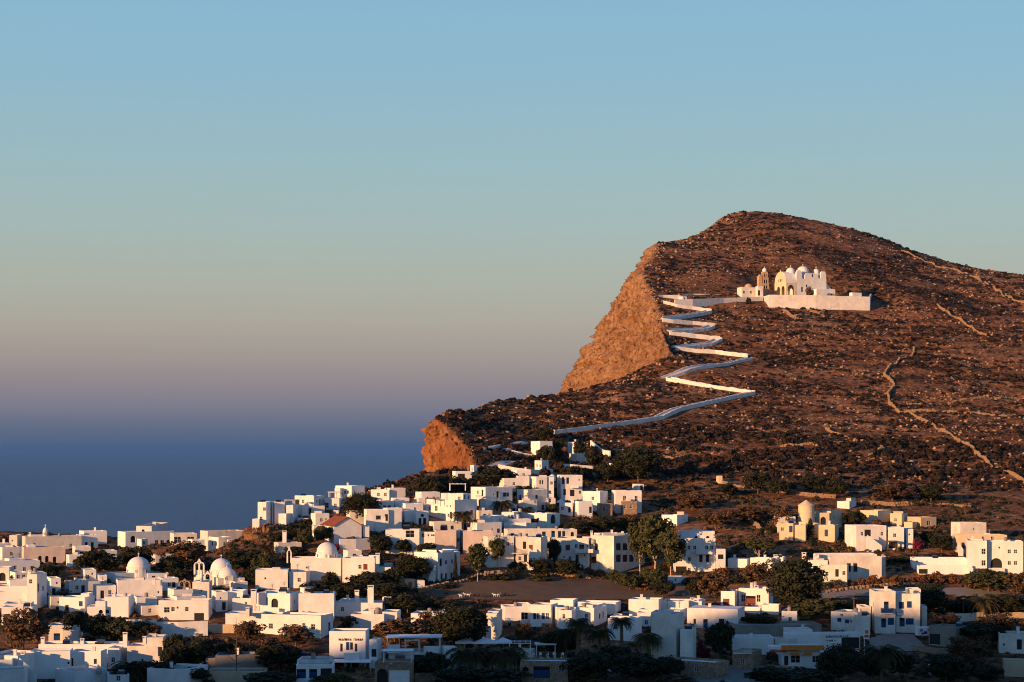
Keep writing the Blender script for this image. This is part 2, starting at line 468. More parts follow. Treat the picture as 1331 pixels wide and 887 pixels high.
# the coast: land lies to the right of / in front of this line (plan, metres)
def pl(px, D): return ((px - CX) / F * D, D)
COAST = [(-700, 700), pl(-500, 690), pl(-100, 672), pl(0, 668), pl(150, 655), pl(250, 630), pl(310, 600), pl(327, 578), (-132, 588), pl(400, 622), pl(470, 640), pl(530, 655), pl(585, 662), pl(614, 667),
         pl(607, 690), pl(594, 706), pl(577, 722), pl(562, 736), pl(575, 756), pl(600, 776), pl(640, 814), pl(700, 868), pl(735, 892), (52, 892), (73, 903), (74.5, 968), (75.5, 1005), (72.5, 1026), (72.5, 1052), (72, 1082), (81, 1122), (86, 1152), (115, 1207), (140, 1260), (170, 1400), (180, 1600)]
CO = np.array(COAST)
def coast_dist(X, Y):
    """positive outside (over the sea)"""
    X = np.asarray(X, float); Y = np.asarray(Y, float)
    best = np.full(X.shape, 1e9)
    for (ax, ay), (bx, by) in zip(CO[:-1], CO[1:]):
        dx, dy = bx - ax, by - ay
        t = np.clip(((X - ax) * dx + (Y - ay) * dy) / (dx * dx + dy * dy), 0, 1)
        best = np.minimum(best, np.hypot(X - ax - t * dx, Y - ay - t * dy))
    # inside test with the polygon closed far right / behind
    poly = np.vstack([CO, [(2000, 1600), (2000, -500), (-2000, -500), (-2000, 700)]])
    inside = np.zeros(X.shape, bool)
    j = len(poly) - 1
    for i in range(len(poly)):
        xi, yi = poly[i]; xj, yj = poly[j]
        c = ((yi > Y) != (yj > Y)) & (X < (xj - xi) * (Y - yi) / ((yj - yi) if yj != yi else 1e-9) + xi)
        inside ^= c
        j = i
    return np.where(inside, -best, best)

# fine grid with terraces and roughness
FS = 1.6
fx_ = np.arange(-420, 430, FS); fy_ = np.arange(150, 1500, FS)
FXX, FYY = np.meshgrid(fx_, fy_)
BASE = bil(GZ, GX0, GY0, GS, FXX, FYY)
hill = np.clip((BASE + 14 + fbm(FXX / 60, FYY / 60, 5) * 20) / 12.0, 0, 1)          # 0 in the town, 1 on the hill
church = np.clip(1.6 - np.hypot((FXX - 160) / 62, (FYY - 1066) / 30), 0, 1)
_Ds = np.arange(385, 1300, 0.5)
BASE_SM = BASE + ZC
def cast(px, py, dmin=385, dmax=1290):
    """where the sight line through a photo pixel meets the ground"""
    D = _Ds[(_Ds >= dmin) & (_Ds <= dmax)]
    X = (px - CX) / F * D; Z = ZC - (py - YH) / F * D
    g = bil(BASE_SM, fx_[0], fy_[0], FS, X, D)
    hit = np.nonzero(Z <= g)[0]
    return float(D[hit[0]]) if len(hit) else float(D[np.argmin(Z - g)])

LEGS = [([(720, 565), (760, 560), (820, 552), (862, 545), (885, 534), (940, 522), (981, 513)], 2.3, 'lowest long leg of the zigzag, its white wall in shade'),
        ([(976, 512), (930, 505.5), (890, 499), (866, 495)], 2.0, 'second sunlit white wall of the zigzag, above the lowest leg'),
        ([(866, 494), (890, 487), (925, 478.5), (960, 472), (978, 468)], 1.9, 'third shaded white wall of the zigzag'),
        ([(972, 465), (930, 460), (895, 457.5), (878, 456)], 2.8, 'fourth broad sunlit wall of the zigzag'),
        ([(880, 455.5), (905, 452.5), (925, 450), (939, 443.5)], 2.0, 'fifth short shaded wall of the zigzag'),
        ([(938, 442.5), (905, 440), (885, 437.5), (870, 435.5)], 2.4, 'sixth sunlit wall of the zigzag'),
        ([(872, 435), (895, 433), (920, 430.5), (929, 427)], 2.2, 'seventh mottled grey white wall of the zigzag'),
        ([(929, 425), (900, 422), (875, 420), (861, 418.5)], 2.6, 'eighth bright white wall of the zigzag'),
        ([(862, 418), (880, 416), (905, 411.5), (925, 407.5)], 2.4, 'ninth shaded wall of the zigzag'),
        ([(925, 406), (900, 402.5), (880, 400), (862, 395)], 2.4, 'tenth uppermost sunlit wall of the zigzag below the hut')]
near = np.full(FXX.shape, 1e9)
for pts_, h, lab in LEGS:
    W2 = [at(q[0], q[1], cast(*q)) for q in pts_]
    for a_, b_ in zip(W2[:-1], W2[1:]):
        dx, dy = b_.x - a_.x, b_.y - a_.y
        t_ = np.clip(((FXX - a_.x) * dx + (FYY - a_.y) * dy) / (dx * dx + dy * dy), 0, 1)
        near = np.minimum(near, np.hypot(FXX - a_.x - t_ * dx, FYY - a_.y - t_ * dy))
rough_amt = hill * (1 - church) * np.clip((near - 3.5) / 9.0, 0.0, 1)
Zf = BASE.copy()
warp = fbm(FXX / 55, FYY / 55, 11, 4) * 9
tz = (BASE + warp) / 4.6
fr = tz - np.floor(tz)
step = np.where(fr < 0.72, fr * 0.55, 0.55 * 0.72 + (fr - 0.72) * (1 - 0.55 * 0.72) / 0.28) - fr
strength = np.clip(0.5 + fbm(FXX / 90, FYY / 90, 23, 3) * 1.8, 0.05, 1)
Zf += step * 4.6 * 1.2 * strength * rough_amt
Zf += rough_amt * (fbm(FXX / 26, FYY / 26, 3, 5) * 3.4 + fbm(FXX / 6, FYY / 6, 31, 3) * 2.0)
cd = coast_dist(FXX, FYY)
Zf += (1 - rough_amt) * fbm(FXX / 20, FYY / 20, 41, 3) * 0.5
drop = np.clip(cd + 1.0, 0, None)
Zf = np.where(cd > -1.0, Zf - drop * 7.0, Zf)
Zf = np.maximum(Zf, -252.0)
def ground(X, Y):
    return bil(Zf, fx_[0], fy_[0], FS, X, Y) + ZC
def gz(X, Y): return float(ground(np.array([X]), np.array([Y]))[0])
# terrain sheet
wedge = (np.abs(FXX) < 0.36 * FYY + 45) & (cd < 60)
idx = np.arange(FXX.size).reshape(FXX.shape)
ok = wedge[:-1, :-1] & wedge[1:, 1:] & wedge[1:, :-1] & wedge[:-1, 1:]
quads = np.stack([idx[:-1, :-1][ok], idx[:-1, 1:][ok], idx[1:, 1:][ok], idx[1:, :-1][ok]], 1)
used = np.unique(quads); remap = np.full(FXX.size, -1); remap[used] = np.arange(len(used))
V = np.stack([FXX.ravel()[used], FYY.ravel()[used], Zf.ravel()[used] + ZC], 1)
o = link(bpy.data.objects.new('hillside', np_mesh('hillside', V, remap[quads], MATS['earth'], True)))
tag(o, 'terraced brown hillside rising to a rounded summit behind the white village', 'hillside', kind='structure')

# land outside the frame: the near slope and an added unseen ridge to the left behind the camera, shaped to shade the low gardens
cgx = np.arange(-1500, 1501, 10.0); cgy = np.arange(-1200, 1601, 10.0)
CXX, CYY = np.meshgrid(cgx, cgy)
inside = (np.abs(CXX) < 0.36 * CYY + 20) & (CYY > 175) & (CYY < 1480)
zt = np.where((CYY < 200) & (np.abs(CXX) < 160), bil(GZ, GX0, GY0, GS, CXX, CYY), -34.0)
zt = np.where(CXX > 300, -20 + np.clip(CYY - 600, 0, 700) * 0.16, zt)

sh = (-math.sin(R(SUN_AZ)), -math.cos(R(SUN_AZ)))
Wc = CXX * sh[0] + CYY * sh[1]
Qc = CXX * (-sh[1]) + CYY * sh[0]
crest = np.interp(Qc, [-900, -440, -400, -372, -365, -348, -338, -323, -312, -300, -285, -255, -100, 150, 500], [-45, -42, -17, -4, 2, 8, 12, 25, 31, 33, 35, 36, 34, 10, -20])
zt = np.maximum(zt, crest + 0 * Wc - 0.0035 * (Wc - 140) ** 2)
zt = np.maximum(zt, -44.0)
# keep it under every sight line of the frame
lim = np.where((CYY > 5) & (np.abs(CXX) < 0.30 * CYY + 15), -0.135 * CYY - 2.5, 1e9)
zt = np.minimum(zt, lim)
ccd = coast_dist(CXX, CYY)
zt = np.where(ccd > -15, np.maximum(-252, zt - np.clip(ccd + 15, 0, None) * 4), zt)
zt = np.where(inside, zt - 12, zt)
cidx = np.arange(CXX.size).reshape(CXX.shape)
oin = ~(inside[:-1, :-1] & inside[1:, 1:] & inside[1:, :-1] & inside[:-1, 1:])
cq = np.stack([cidx[:-1, :-1][oin], cidx[:-1, 1:][oin], cidx[1:, 1:][oin], cidx[1:, :-1][oin]], 1)
o = link(bpy.data.objects.new('outer_terrain', np_mesh('outer_terrain', np.stack([CXX.ravel(), CYY.ravel(), zt.ravel() + ZC], 1), cq, MATS['earth'], True)))
tag(o, 'bare brown land around the village valley with an unseen ridge shaped to cast shade', 'terrain', kind='structure')

# sea
mb = MB(); S_ = 90000.0
mb.quad((-S_, -3000, 0), (S_, -3000, 0), (S_, S_, 0), (-S_, S_, 0))
tag(mb.build('sea', MATS['sea_water']), 'calm dark blue sea fading into haze at the horizon', 'sea', kind='structure')

# ------------------------------------------------------------------ cliffs (rock faces swept from the coast edge)
def resample(pts, step):
    pts = [Vector(p) for p in pts]; out = [pts[0]]
    for a, b in zip(pts[:-1], pts[1:]):
        k = max(1, int((b - a).length / step))
        for i in range(1, k + 1): out.append(a.lerp(b, i / k))
    return out
def cliff(name, label, top, out_dir, slope_deg, height, step, seed, inset, amp, mat='cliff'):
    line = resample(top, step)
    line = np.array([tuple(p) for p in line])
    # smooth the plan line a little
    for _ in range(3):
        l2 = line.copy(); l2[1:-1] = (line[:-2] + 2 * line[1:-1] + line[2:]) / 4; line = l2
    nI = len(line)
    t = np.gradient(line[:, :2], axis=0); t /= np.linalg.norm(t, axis=1)[:, None] + 1e-9
    nrm = np.stack([-t[:, 1], t[:, 0]], 1)
    flip = np.sign((nrm * np.array(out_dir)).sum(1)); flip[flip == 0] = 1
    nrm *= flip[:, None]
    s = np.concatenate([[0], np.cumsum(np.linalg.norm(np.diff(line, axis=0), axis=1))])
    rows = [(-inset, 'in'), (-inset * 0.5, 'in'), (0, 'in')]
    nv = int(height / step)
    V = []
    cs, sn = math.cos(R(slope_deg)), math.sin(R(slope_deg))
    nrows = 3 + nv
    for j in range(nrows):
        if j < 3:
            off = -inset * (1 - j / 2.0); h = 0.0
        else:
            h = (j - 2) * step; off = h * cs / sn * (0.55 + 0.45 * min(1, h / (height * 0.25)))
        x = line[:, 0] + nrm[:, 0] * off; y = line[:, 1] + nrm[:, 1] * off
        if j < 3:
            z = ground(x - nrm[:, 0] * 2.6, y - nrm[:, 1] * 2.6) - 0.1 * (2 - j) - 0.15 + fbm(s / 3.0 + j * 9, s * 0 + j, seed, 3) * 1.5
        else:
            z = line[:, 2] - h
            u = s
            rid = 1 - 2 * np.abs(vnoise(u / 9 + fbm(u / 14, z / 20, seed + 3) * 2.5, z / 26, seed + 1) - 0.5)
            rid2 = 1 - 2 * np.abs(vnoise(u / 3.4 + fbm(u / 5, z / 7, seed + 5) * 2, z / 8, seed + 2) - 0.5)
            fine = fbm(u / 2.2, z / 2.6, seed + 9, 3)
            ledge = np.abs(((z + fbm(u / 20, z / 20, seed + 12) * 10) / 7.5) % 1 - 0.5)
            crack = -np.clip(1 - 6 * np.abs(vnoise(u / 7 + fbm(u / 9, z / 12, seed + 21) * 3, z / 18, seed + 20) - 0.5), 0, 1)
            d = amp * ((rid - 0.5) * 1.0 + (rid2 - 0.5) * 0.75 + fine * 1.5 + (ledge - 0.25) * 0.35 + crack * 0.55) * min(1, h / 4)
            x = x + nrm[:, 0] * d; y = y + nrm[:, 1] * d; z = z + fine * 0.8
        V.append(np.stack([x, y, z], 1))
    V = np.concatenate(V)
    q = []
    I, J = np.meshgrid(np.arange(nI - 1), np.arange(nrows - 1))
    a = (J * nI + I).ravel()
    quads = np.stack([a, a + 1, a + nI + 1, a + nI], 1)
    o = link(bpy.data.objects.new(name, np_mesh(name, V, quads, MATS[mat])))
    tag(o, label, 'cliff', kind='structure')
def tp(x, y): return (x, y, gz(x + 2.0, y - 0.5))
low = [pl(628, 655), pl(614, 667), pl(607, 690), pl(594, 706), pl(577, 722), pl(562, 736), pl(573, 754), pl(598, 776)]
cliff('cliff', 'short sheer orange rock face at the end of the lower headland', [tp(x + 0.3, y) for x, y in low], (-1, -0.3), 80, 60, 0.45, 3, 3.0, 4.2)
up = [(88, 893), (76, 903), (74.5, 968), (75.5, 1005), (72.5, 1026), (72.5, 1052), (72, 1082), (81, 1122), (86, 1152), (115, 1207), (138, 1255)]
cliff('cliff', 'tall sloping orange sea cliff below the hilltop church', [tp(x + 0.3, y) for x, y in up], (-1, 0.15), 59, 150, 0.7, 8, 4.0, 7.0, 'cliff_tan')

# ------------------------------------------------------------------ houses
FOOT = []     # footprints (x, y, radius) kept clear of undergrowth
WIN_CACHE = {}
WT = {  # type: (width, height, leaf material, panel style)
    'w': (0.85, 1.10, 'glass', 'cross'), 'W': (1.35, 1.35, 'glass', 'cross'), 's': (0.5, 0.6, 'glass', 'plain'),
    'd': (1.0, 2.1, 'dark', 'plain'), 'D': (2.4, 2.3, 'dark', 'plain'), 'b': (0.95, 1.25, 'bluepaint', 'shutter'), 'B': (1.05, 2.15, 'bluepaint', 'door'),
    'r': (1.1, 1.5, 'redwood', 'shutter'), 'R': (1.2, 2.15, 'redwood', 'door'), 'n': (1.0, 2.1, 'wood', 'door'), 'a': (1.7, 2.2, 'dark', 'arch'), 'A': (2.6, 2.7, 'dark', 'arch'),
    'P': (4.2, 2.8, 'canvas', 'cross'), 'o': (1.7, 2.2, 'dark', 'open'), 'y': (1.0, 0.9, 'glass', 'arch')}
def window_mesh(t, w, h, wallmat):
    key = (t, round(w, 1), round(h, 1), wallmat)
    if key in WIN_CACHE: return WIN_CACHE[key]
    leaf, style = WT[t][2], WT[t][3]
    mb = MB(); x = w / 2; y = h / 2
    mats = [MATS[leaf], MATS['frame'], MATS[wallmat], MATS['glass']]
    if style in ('arch', 'open'):
        # spandrels flush with the wall leave a round head
        N = 8; r = x; zc = y - r
        arc = [(-r * math.cos(math.pi * i / N), zc + r * math.sin(math.pi * i / N)) for i in range(N + 1)]
        for yy in (0.0,):
            for i in range(N // 2):
                mb.add([(-x, yy, y), (arc[i][0], yy, arc[i][1]), (arc[i + 1][0], yy, arc[i + 1][1])], [(0, 1, 2)], 2)
            for i in range(N // 2, N):
                mb.add([(x, yy, y), (arc[i][0], yy, arc[i][1]), (arc[i + 1][0], yy, arc[i + 1][1])], [(0, 1, 2)], 2)
        for i in range(N):
            a, b = arc[i], arc[i + 1]
            mb.quad((a[0], 0, a[1]), (b[0], 0, b[1]), (b[0], 0.3, b[1]), (a[0], 0.3, a[1]), 2)
        if style == 'arch': mb.quad((-x, 0.3, -y), (x, 0.3, -y), (x, 0.3, y), (-x, 0.3, y), 0)
    else:
        fm = 1 if style in ('cross', 'plain') else 0
        fw = 0.07; yd = 0.12
        mb.box(-x, -x + fw, yd - 0.06, yd, -y, y, fm); mb.box(x - fw, x, yd - 0.06, yd, -y, y, fm)
        mb.box(-x + fw, x - fw, yd - 0.06, yd, y - fw, y, fm); mb.box(-x + fw, x - fw, yd - 0.06, yd, -y, -y + fw, fm)
        if style == 'cross':
            mb.box(-0.03, 0.03, yd - 0.05, yd, -y + fw, y - fw, 1); mb.box(-x + fw, -0.03, yd - 0.05, yd, 0.0, 0.05, 1); mb.box(0.03, x - fw, yd - 0.05, yd, 0.0, 0.05, 1)
    kids = []
    if style in ('cross', 'plain', 'shutter', 'door'):
        pb = MB(); pb.quad((-x, .13, -y), (x, .13, -y), (x, .13, y), (-x, .13, y))
        kids.append(('pane', pb.mesh('pane', MATS[leaf] if leaf in ('glass', 'dark') or t == 'P' else MATS['glass'])))
    if style == 'shutter':
        for x0_, x1_ in ((-x + .07, -.02), (.02, x - .07)):
            k = MB(); k.box(x0_, x1_, .08, .12, -y + .07, y - .07); kids.append(('shutter', k.mesh('shutter', MATS[leaf])))
    if style == 'door':
        for x0_, x1_ in ((-x + .07, -.02), (.02, x - .07)):
            k = MB(); k.box(x0_, x1_, .09, .12, -y + .07, y * .35); kids.append(('door_leaf', k.mesh('door_leaf', MATS[leaf])))
    me = mb.mesh('window', mats)
    WIN_CACHE[key] = (me, kids)
    return WIN_CACHE[key]
def window_obj(name, t, w, h, wallmat, loc, rz, parent):
    me, kids = window_mesh(t, w, h, wallmat)
    o = bpy.data.objects.new(name, me); o.location = loc; o.rotation_euler = (0, 0, rz); link(o, parent)
    for nm, km in kids: link(bpy.data.objects.new(nm, km), o)
    return o

class Block:
    pass
def solve_block(x0, xc, x1, D, th=None, dep=None):
    k0 = (x0 - CX) / F; kc = (xc - CX) / F
    X = kc * D
    dep = dep or 7.0
    if x1 is None or x1 <= xc:
        th = R(4.0 if th is None else th)
        # right wall must not face the camera: keep it turned away
        L1 = (X - k0 * D) / (math.cos(th) + k0 * math.sin(th)); L2 = dep
    else:
        k1 = (x1 - CX) / F
        a, b = xc - x0, x1 - xc
        if th is None:
            if b <= a:
                q = (k1 * D - X) / dep
                th = math.atan(k1) + math.asin(max(-0.98, min(0.98, q / math.sqrt(1 + k1 * k1))))
            else:
                q = (X - k0 * D) / dep
                th = math.atan(k0) + math.acos(max(-0.98, min(0.98, q / math.sqrt(1 + k0 * k0))))
        else: th = R(th)
        L1 = (X - k0 * D) / (math.cos(th) + k0 * math.sin(th))
        den = math.sin(th) - k1 * math.cos(th)
        L2 = (k1 * D - X) / den if abs(den) > 0.02 else dep
        L1 = min(max(L1, 0.6), 60); L2 = min(max(L2, 0.6), 60)
    b_ = Block()
    b_.th = th; b_.L1 = L1; b_.L2 = L2
    b_.C = Vector((X, D, 0))
    b_.uL = Vector((-math.cos(th), math.sin(th), 0)); b_.uR = Vector((math.sin(th), math.cos(th), 0))
    b_.PL = b_.C + b_.uL * L1; b_.PR = b_.C + b_.uR * L2; b_.PB = b_.PL + b_.uR * L2
    return b_

def face_grid(mb, O, e, nin, L, z0, z1, rects):
    """wall face with recessed openings. rects: (u0,u1,v0,v1)"""
    us = sorted(set([0, L] + [r[0] for r in rects] + [r[1] for r in rects])); vs_ = sorted(set([z0, z1] + [r[2] for r in rects] + [r[3] for r in rects]))
    pt = lambda u, v, d=0.0: (O.x + e.x * u + nin.x * d, O.y + e.y * u + nin.y * d, v)
    for i in range(len(us) - 1):
        for j in range(len(vs_) - 1):
            um, vm = (us[i] + us[i + 1]) / 2, (vs_[j] + vs_[j + 1]) / 2
            if any(r[0] < um < r[1] and r[2] < vm < r[3] for r in rects): continue
            mb.quad(pt(us[i], vs_[j]), pt(us[i + 1], vs_[j]), pt(us[i + 1], vs_[j + 1]), pt(us[i], vs_[j + 1]))
    dd = 0.31
    for (a, b, c, d) in rects:
        mb.quad(pt(a, c), pt(a, c, dd), pt(a, d, dd), pt(a, d)); mb.quad(pt(b, c), pt(b, d), pt(b, d, dd), pt(b, c, dd))
        mb.quad(pt(a, d), pt(a, d, dd), pt(b, d, dd), pt(b, d)); mb.quad(pt(a, c), pt(b, c), pt(b, c, dd), pt(a, c, dd))

def hip_name(): pass

def make_block(root, D, x0, xc, x1, yt, zbot, th=None, dep=None, mat='white', wins=(), par=0.38, roofmat='roofdeck', wallname='wall', zt=None):
    b = solve_block(x0, xc, x1, D, th, dep)
    ztop = ZC - (yt - YH) / F * D if zt is None else zt
    rl = root.location
    mb = MB()
    C, PL, PR, PB = (p - Vector((rl.x, rl.y, 0)) for p in (b.C, b.PL, b.PR, b.PB))
    z0, z1 = zbot - rl.z, ztop - rl.z
    b.z0, b.z1 = zbot, ztop
    rectsL, rectsR = [], []
    winfo = []
    eL, eR = -b.uL, b.uR
    for w in wins:
        t, wx, wy = w[0], w[1], w[2]
        ww = w[3] if len(w) > 3 else WT[t][0]; wh = w[4] if len(w) > 4 else WT[t][1]
        k = (wx - CX) / F
        if wx <= xc or x1 is None:
            d = b.uL; face = 'L'
            Ls = (b.C.x - k * D) / (-d.x + k * d.y) if abs(-d.x + k * d.y) > 1e-6 else 0
            u = b.L1 - Ls; L = b.L1; Dh = D + Ls * d.y
        else:
            d = b.uR; face = 'R'
            Ls = (b.C.x - k * D) / (-d.x + k * d.y) if abs(-d.x + k * d.y) > 1e-6 else 0
            u = Ls; L = b.L2; Dh = D + Ls * d.y
        z = ZC - (wy - YH) / F * Dh - rl.z
        if L < 0.6: continue
        ww = min(ww, L - 0.2)
        u = min(max(u, ww / 2 + 0.08), L - ww / 2 - 0.08)
        wh = min(wh, z1 - z0 - 0.3)
        z = min(max(z, z0 + wh / 2 + 0.02), z1 - wh / 2 - 0.12)
        r = (u - ww / 2, u + ww / 2, z - wh / 2, z + wh / 2)
        lst = rectsL if face == 'L' else rectsR
        if any(not (r[1] + 0.03 < q[0] or r[0] - 0.03 > q[1] or r[3] + 0.03 < q[2] or r[2] - 0.03 > q[3]) for q in lst): continue
        lst.append(r)
        O = (PL if face == 'L' else C); e = eL if face == 'L' else eR
        winfo.append((t, ww, wh, (O.x + e.x * u, O.y + e.y * u, z), math.atan2(e.y, e.x), r, face))
    face_grid(mb, PL, eL, b.uR, b.L1, z0, z1, rectsL)
    face_grid(mb, C, eR, b.uL, b.L2, z0, z1, rectsR)
    for a, c in ((PR, PB), (PB, PL)):
        mb.quad((a.x, a.y, z0), (c.x, c.y, z0), (c.x, c.y, z1), (a.x, a.y, z1))
    # parapet with a softened, slightly uneven rim
    cen = (PL + PR) / 2
    tk = min(0.24, b.L1 * 0.2, b.L2 * 0.2)
    def ins(p, t):
        s1 = 1 if (p - cen).dot(b.uL) > 0 else -1; s2 = 1 if (p - cen).dot(b.uR) > 0 else -1
        return p - b.uL * (s1 * t) - b.uR * (s2 * t)
    ring = [PL, C, PR, PB]
    jz = [random.uniform(-0.04, 0.05) for _ in ring]
    o1 = [ins(p, 0.06) for p in ring]; i1 = [ins(p, tk) for p in ring]
    for i in range(4):
        j = (i + 1) % 4
        A_, B_ = ring[i], ring[j]
        mb.quad((A_.x, A_.y, z1), (B_.x, B_.y, z1), (o1[j].x, o1[j].y, z1 + 0.07 + jz[j]), (o1[i].x, o1[i].y, z1 + 0.07 + jz[i]))
        mb.quad((o1[i].x, o1[i].y, z1 + 0.07 + jz[i]), (o1[j].x, o1[j].y, z1 + 0.07 + jz[j]), (i1[j].x, i1[j].y, z1 + 0.05 + jz[j]), (i1[i].x, i1[i].y, z1 + 0.05 + jz[i]))
        mb.quad((i1[i].x, i1[i].y, z1 + 0.05 + jz[i]), (i1[j].x, i1[j].y, z1 + 0.05 + jz[j]), (i1[j].x, i1[j].y, z1 - par), (i1[i].x, i1[i].y, z1 - par))
    wall = mb.build(wallname, MATS[mat], root)
    rf = MB(); i2 = [ins(p, tk * 0.6) for p in ring]
    rf.add([(p.x, p.y, z1 - par + 0.01) for p in i2] + [(p.x, p.y, z1 - par - 0.1) for p in i2], [(0, 1, 2, 3), (7, 6, 5, 4), (0, 4, 5, 1), (1, 5, 6, 2), (2, 6, 7, 3), (3, 7, 4, 0)])
    rf.build('roof', MATS[roofmat], root)
    for (t, ww, wh, loc, rz, r, face) in winfo:
        nm = 'door' if t in 'dDBRnP' else ('arch' if t in 'aA' else 'window')
        window_obj(nm, t, ww, wh, mat, loc, rz, root)
    c = (b.PL + b.PR) / 2
    FOOT.append((c.x, c.y, max(b.L1, b.L2) * 0.55))
    return b

def footing(b, D):
    xs = [p.x for p in (b.C, b.PL, b.PR, b.PB)]; ys = [p.y for p in (b.C, b.PL, b.PR, b.PB)]
    g = ground(np.array(xs), np.array(ys)); h = bil(BASE_SM, fx_[0], fy_[0], FS, np.array(xs), np.array(ys))
    return float(np.maximum(g, h - 2.5).min())

REPORT = []
def house(label, blocks, extras=(), cat='house', name='house', group=None, D=None):
    root = None; D0 = None; tone = random.Random(len(label) * 31 + ord(label[4])).choice(('white', 'white', 'white_fresh', 'white_warm'))
    for i, bl in enumerate(blocks):
        x0, xc, x1, yt, yb = bl[:5]
        kw = dict(bl[5]) if len(bl) > 5 else {}
        off = kw.pop('off', 0.0)
        if i == 0:
            D0 = D if D else cast(xc, yb)
        Db = D0 + off
        b = solve_block(x0, xc, x1, Db, kw.get('th'), kw.get('dep'))
        zb = footing(b, Db) - 0.6
        if i == 0:
            c = (b.PL + b.PR) / 2
            root = empty(name, (c.x, c.y, zb))
            tag(root, label, cat, group)
            REPORT.append((label[:40], round(D0), round(ZC - (yt - YH) / F * D0 - zb - .6, 1), round(b.L1, 1), round(b.L2, 1)))
        bb = make_block(root, Db, x0, xc, x1, yt, zb, mat=(lambda q: tone if q == 'white' else q)(kw.pop('mat', 'white')), wins=kw.pop('wins', ()), **kw)
        BLOCKS.setdefault(root.name, []).append(bb)
    root['D'] = D0
    for e in extras: EXTRA[e[0]](root, D0, *e[1:])
    del root['D']
    return root

# ---- pieces that sit on houses (parts of the house)
def rel(root, v): return v - root.location
def ex_chimney(root, D, px, yt, yb, off=2.0, w=0.7, cap=True, mat='white'):
    d = D + off; t = rel(root, at(px, yt, d)); b = rel(root, at(px, yb, d))
    mb = MB(); x, y = t.x, t.y; h = t.z - b.z; zb = b.z - 0.6
    w2 = w / 2
    mb.box(x - w2, x + w2, y - w2, y + w2, zb, t.z - 0.45)
    if cap:
        for sx in (-1, 1):
            mb.box(x + sx * w2 - 0.1 * (sx > 0), x + sx * w2 + 0.1 * (sx < 0), y - w2, y + w2, t.z - 0.45, t.z - 0.15)
        mb.box(x - w2 - 0.06, x + w2 + 0.06, y - w2 - 0.06, y + w2 + 0.06, t.z - 0.15, t.z)
    else: mb.box(x - w2 * 0.8, x + w2 * 0.8, y - w2 * 0.8, y + w2 * 0.8, t.z - 0.45, t.z)
    mb.build('chimney', MATS[mat], root)
def ex_dome(root, D, px, rpx, ytop, yspring, ydrum, off=4.0, n=20, lantern=True, mat='white', cone=1.0, openings=True, drumk=1.06, octo=False):
    d = D + off; c = rel(root, at(px, yspring, d)); s = d / F
    r = rpx * s; h = (yspring - ytop) * s; zb = c.z - (ydrum - yspring) * s
    mb = MB(); mb.lathe([(r * drumk, zb - 0.8), (r * drumk, c.z - 0.12), (r * drumk * 1.04, c.z - 0.1), (r * drumk * 1.04, c.z + 0.02), (r, c.z + 0.05)], 8 if octo else n, (c.x, c.y))
    dr = mb.build('drum', MATS[mat], root)
    mb = MB(); prof = []
    for i in range(9):
        a = i / 8 * math.pi / 2
        prof.append((max(0.02, r * math.cos(a) ** cone), c.z + 0.04 + h * math.sin(a)))
    mb.lathe(prof, n, (c.x, c.y)); dm = mb.build('dome', MATS[mat], root, True)
    if lantern:
        mb = MB(); z = c.z + h
        mb.lathe([(0.16, z - 0.05), (0.2, z + 0.1), (0.05, z + 0.25)], 8, (c.x, c.y))
        mb.box(c.x - 0.05, c.x + 0.05, c.y - 0.05, c.y + 0.05, z + 0.2, z + 1.1); mb.box(c.x - 0.3, c.x - 0.05, c.y - 0.045, c.y + 0.045, z + 0.7, z + 0.8); mb.box(c.x + 0.05, c.x + 0.3, c.y - 0.045, c.y + 0.045, z + 0.7, z + 0.8)
        mb.build('cross', MATS[mat], root)
    if openings and (ydrum - yspring) * s > 0.9:
        for i in range(-1, 2):
            a = -math.pi / 2 + i * 0.9
            rr = r * drumk + 0.02
            rr += 0.1   # the leaf sits just outside the drum
            window_obj('window', 's', 0.45, min(0.9, (ydrum - yspring) * s * 0.6), mat, (c.x + rr * math.cos(a), c.y + rr * math.sin(a), c.z - (ydrum - yspring) * s * 0.5), a + math.pi / 2, root)
def ex_pergola(root, D, x0, x1, yt, yb, off=0.0, dep=3.0, roof=None, mat='white', nb=5, post=0.16):
    d = D + off
    a = rel(root, at(x0, yt, d)); b = rel(root, at(x1, yt, d)); zb = rel(root, at(x0, yb, d)).z - 0.3
    y0, y1 = a.y, a.y + dep
    for x in (a.x, b.x - post):
        for y in (y0, y1 - post):
            mb = MB(); mb.box(x, x + post, y, y + post, zb, a.z - 0.16); mb.build('post', MATS[mat], root)
    mb = MB()
    for y in (y0, y1 - post): mb.box(a.x - 0.1, b.x + 0.1, y, y + post, a.z - 0.155, a.z)
    mb.build('beam', MATS[mat], root)
    if roof:
        mb = MB(); mb.box(a.x - 0.3, b.x + 0.3, y0 - 0.3, y1 + 0.3, a.z + 0.005, a.z + 0.13); mb.build('awning', MATS[roof], root)
    else:
        for i in range(nb):
            x = a.x + (b.x - a.x) * i / (nb - 1)
            mb = MB(); mb.box(x - 0.05, x + 0.05, y0 - 0.3, y1 + 0.3, a.z + 0.005, a.z + 0.11); mb.build('slat', MATS[mat], root)
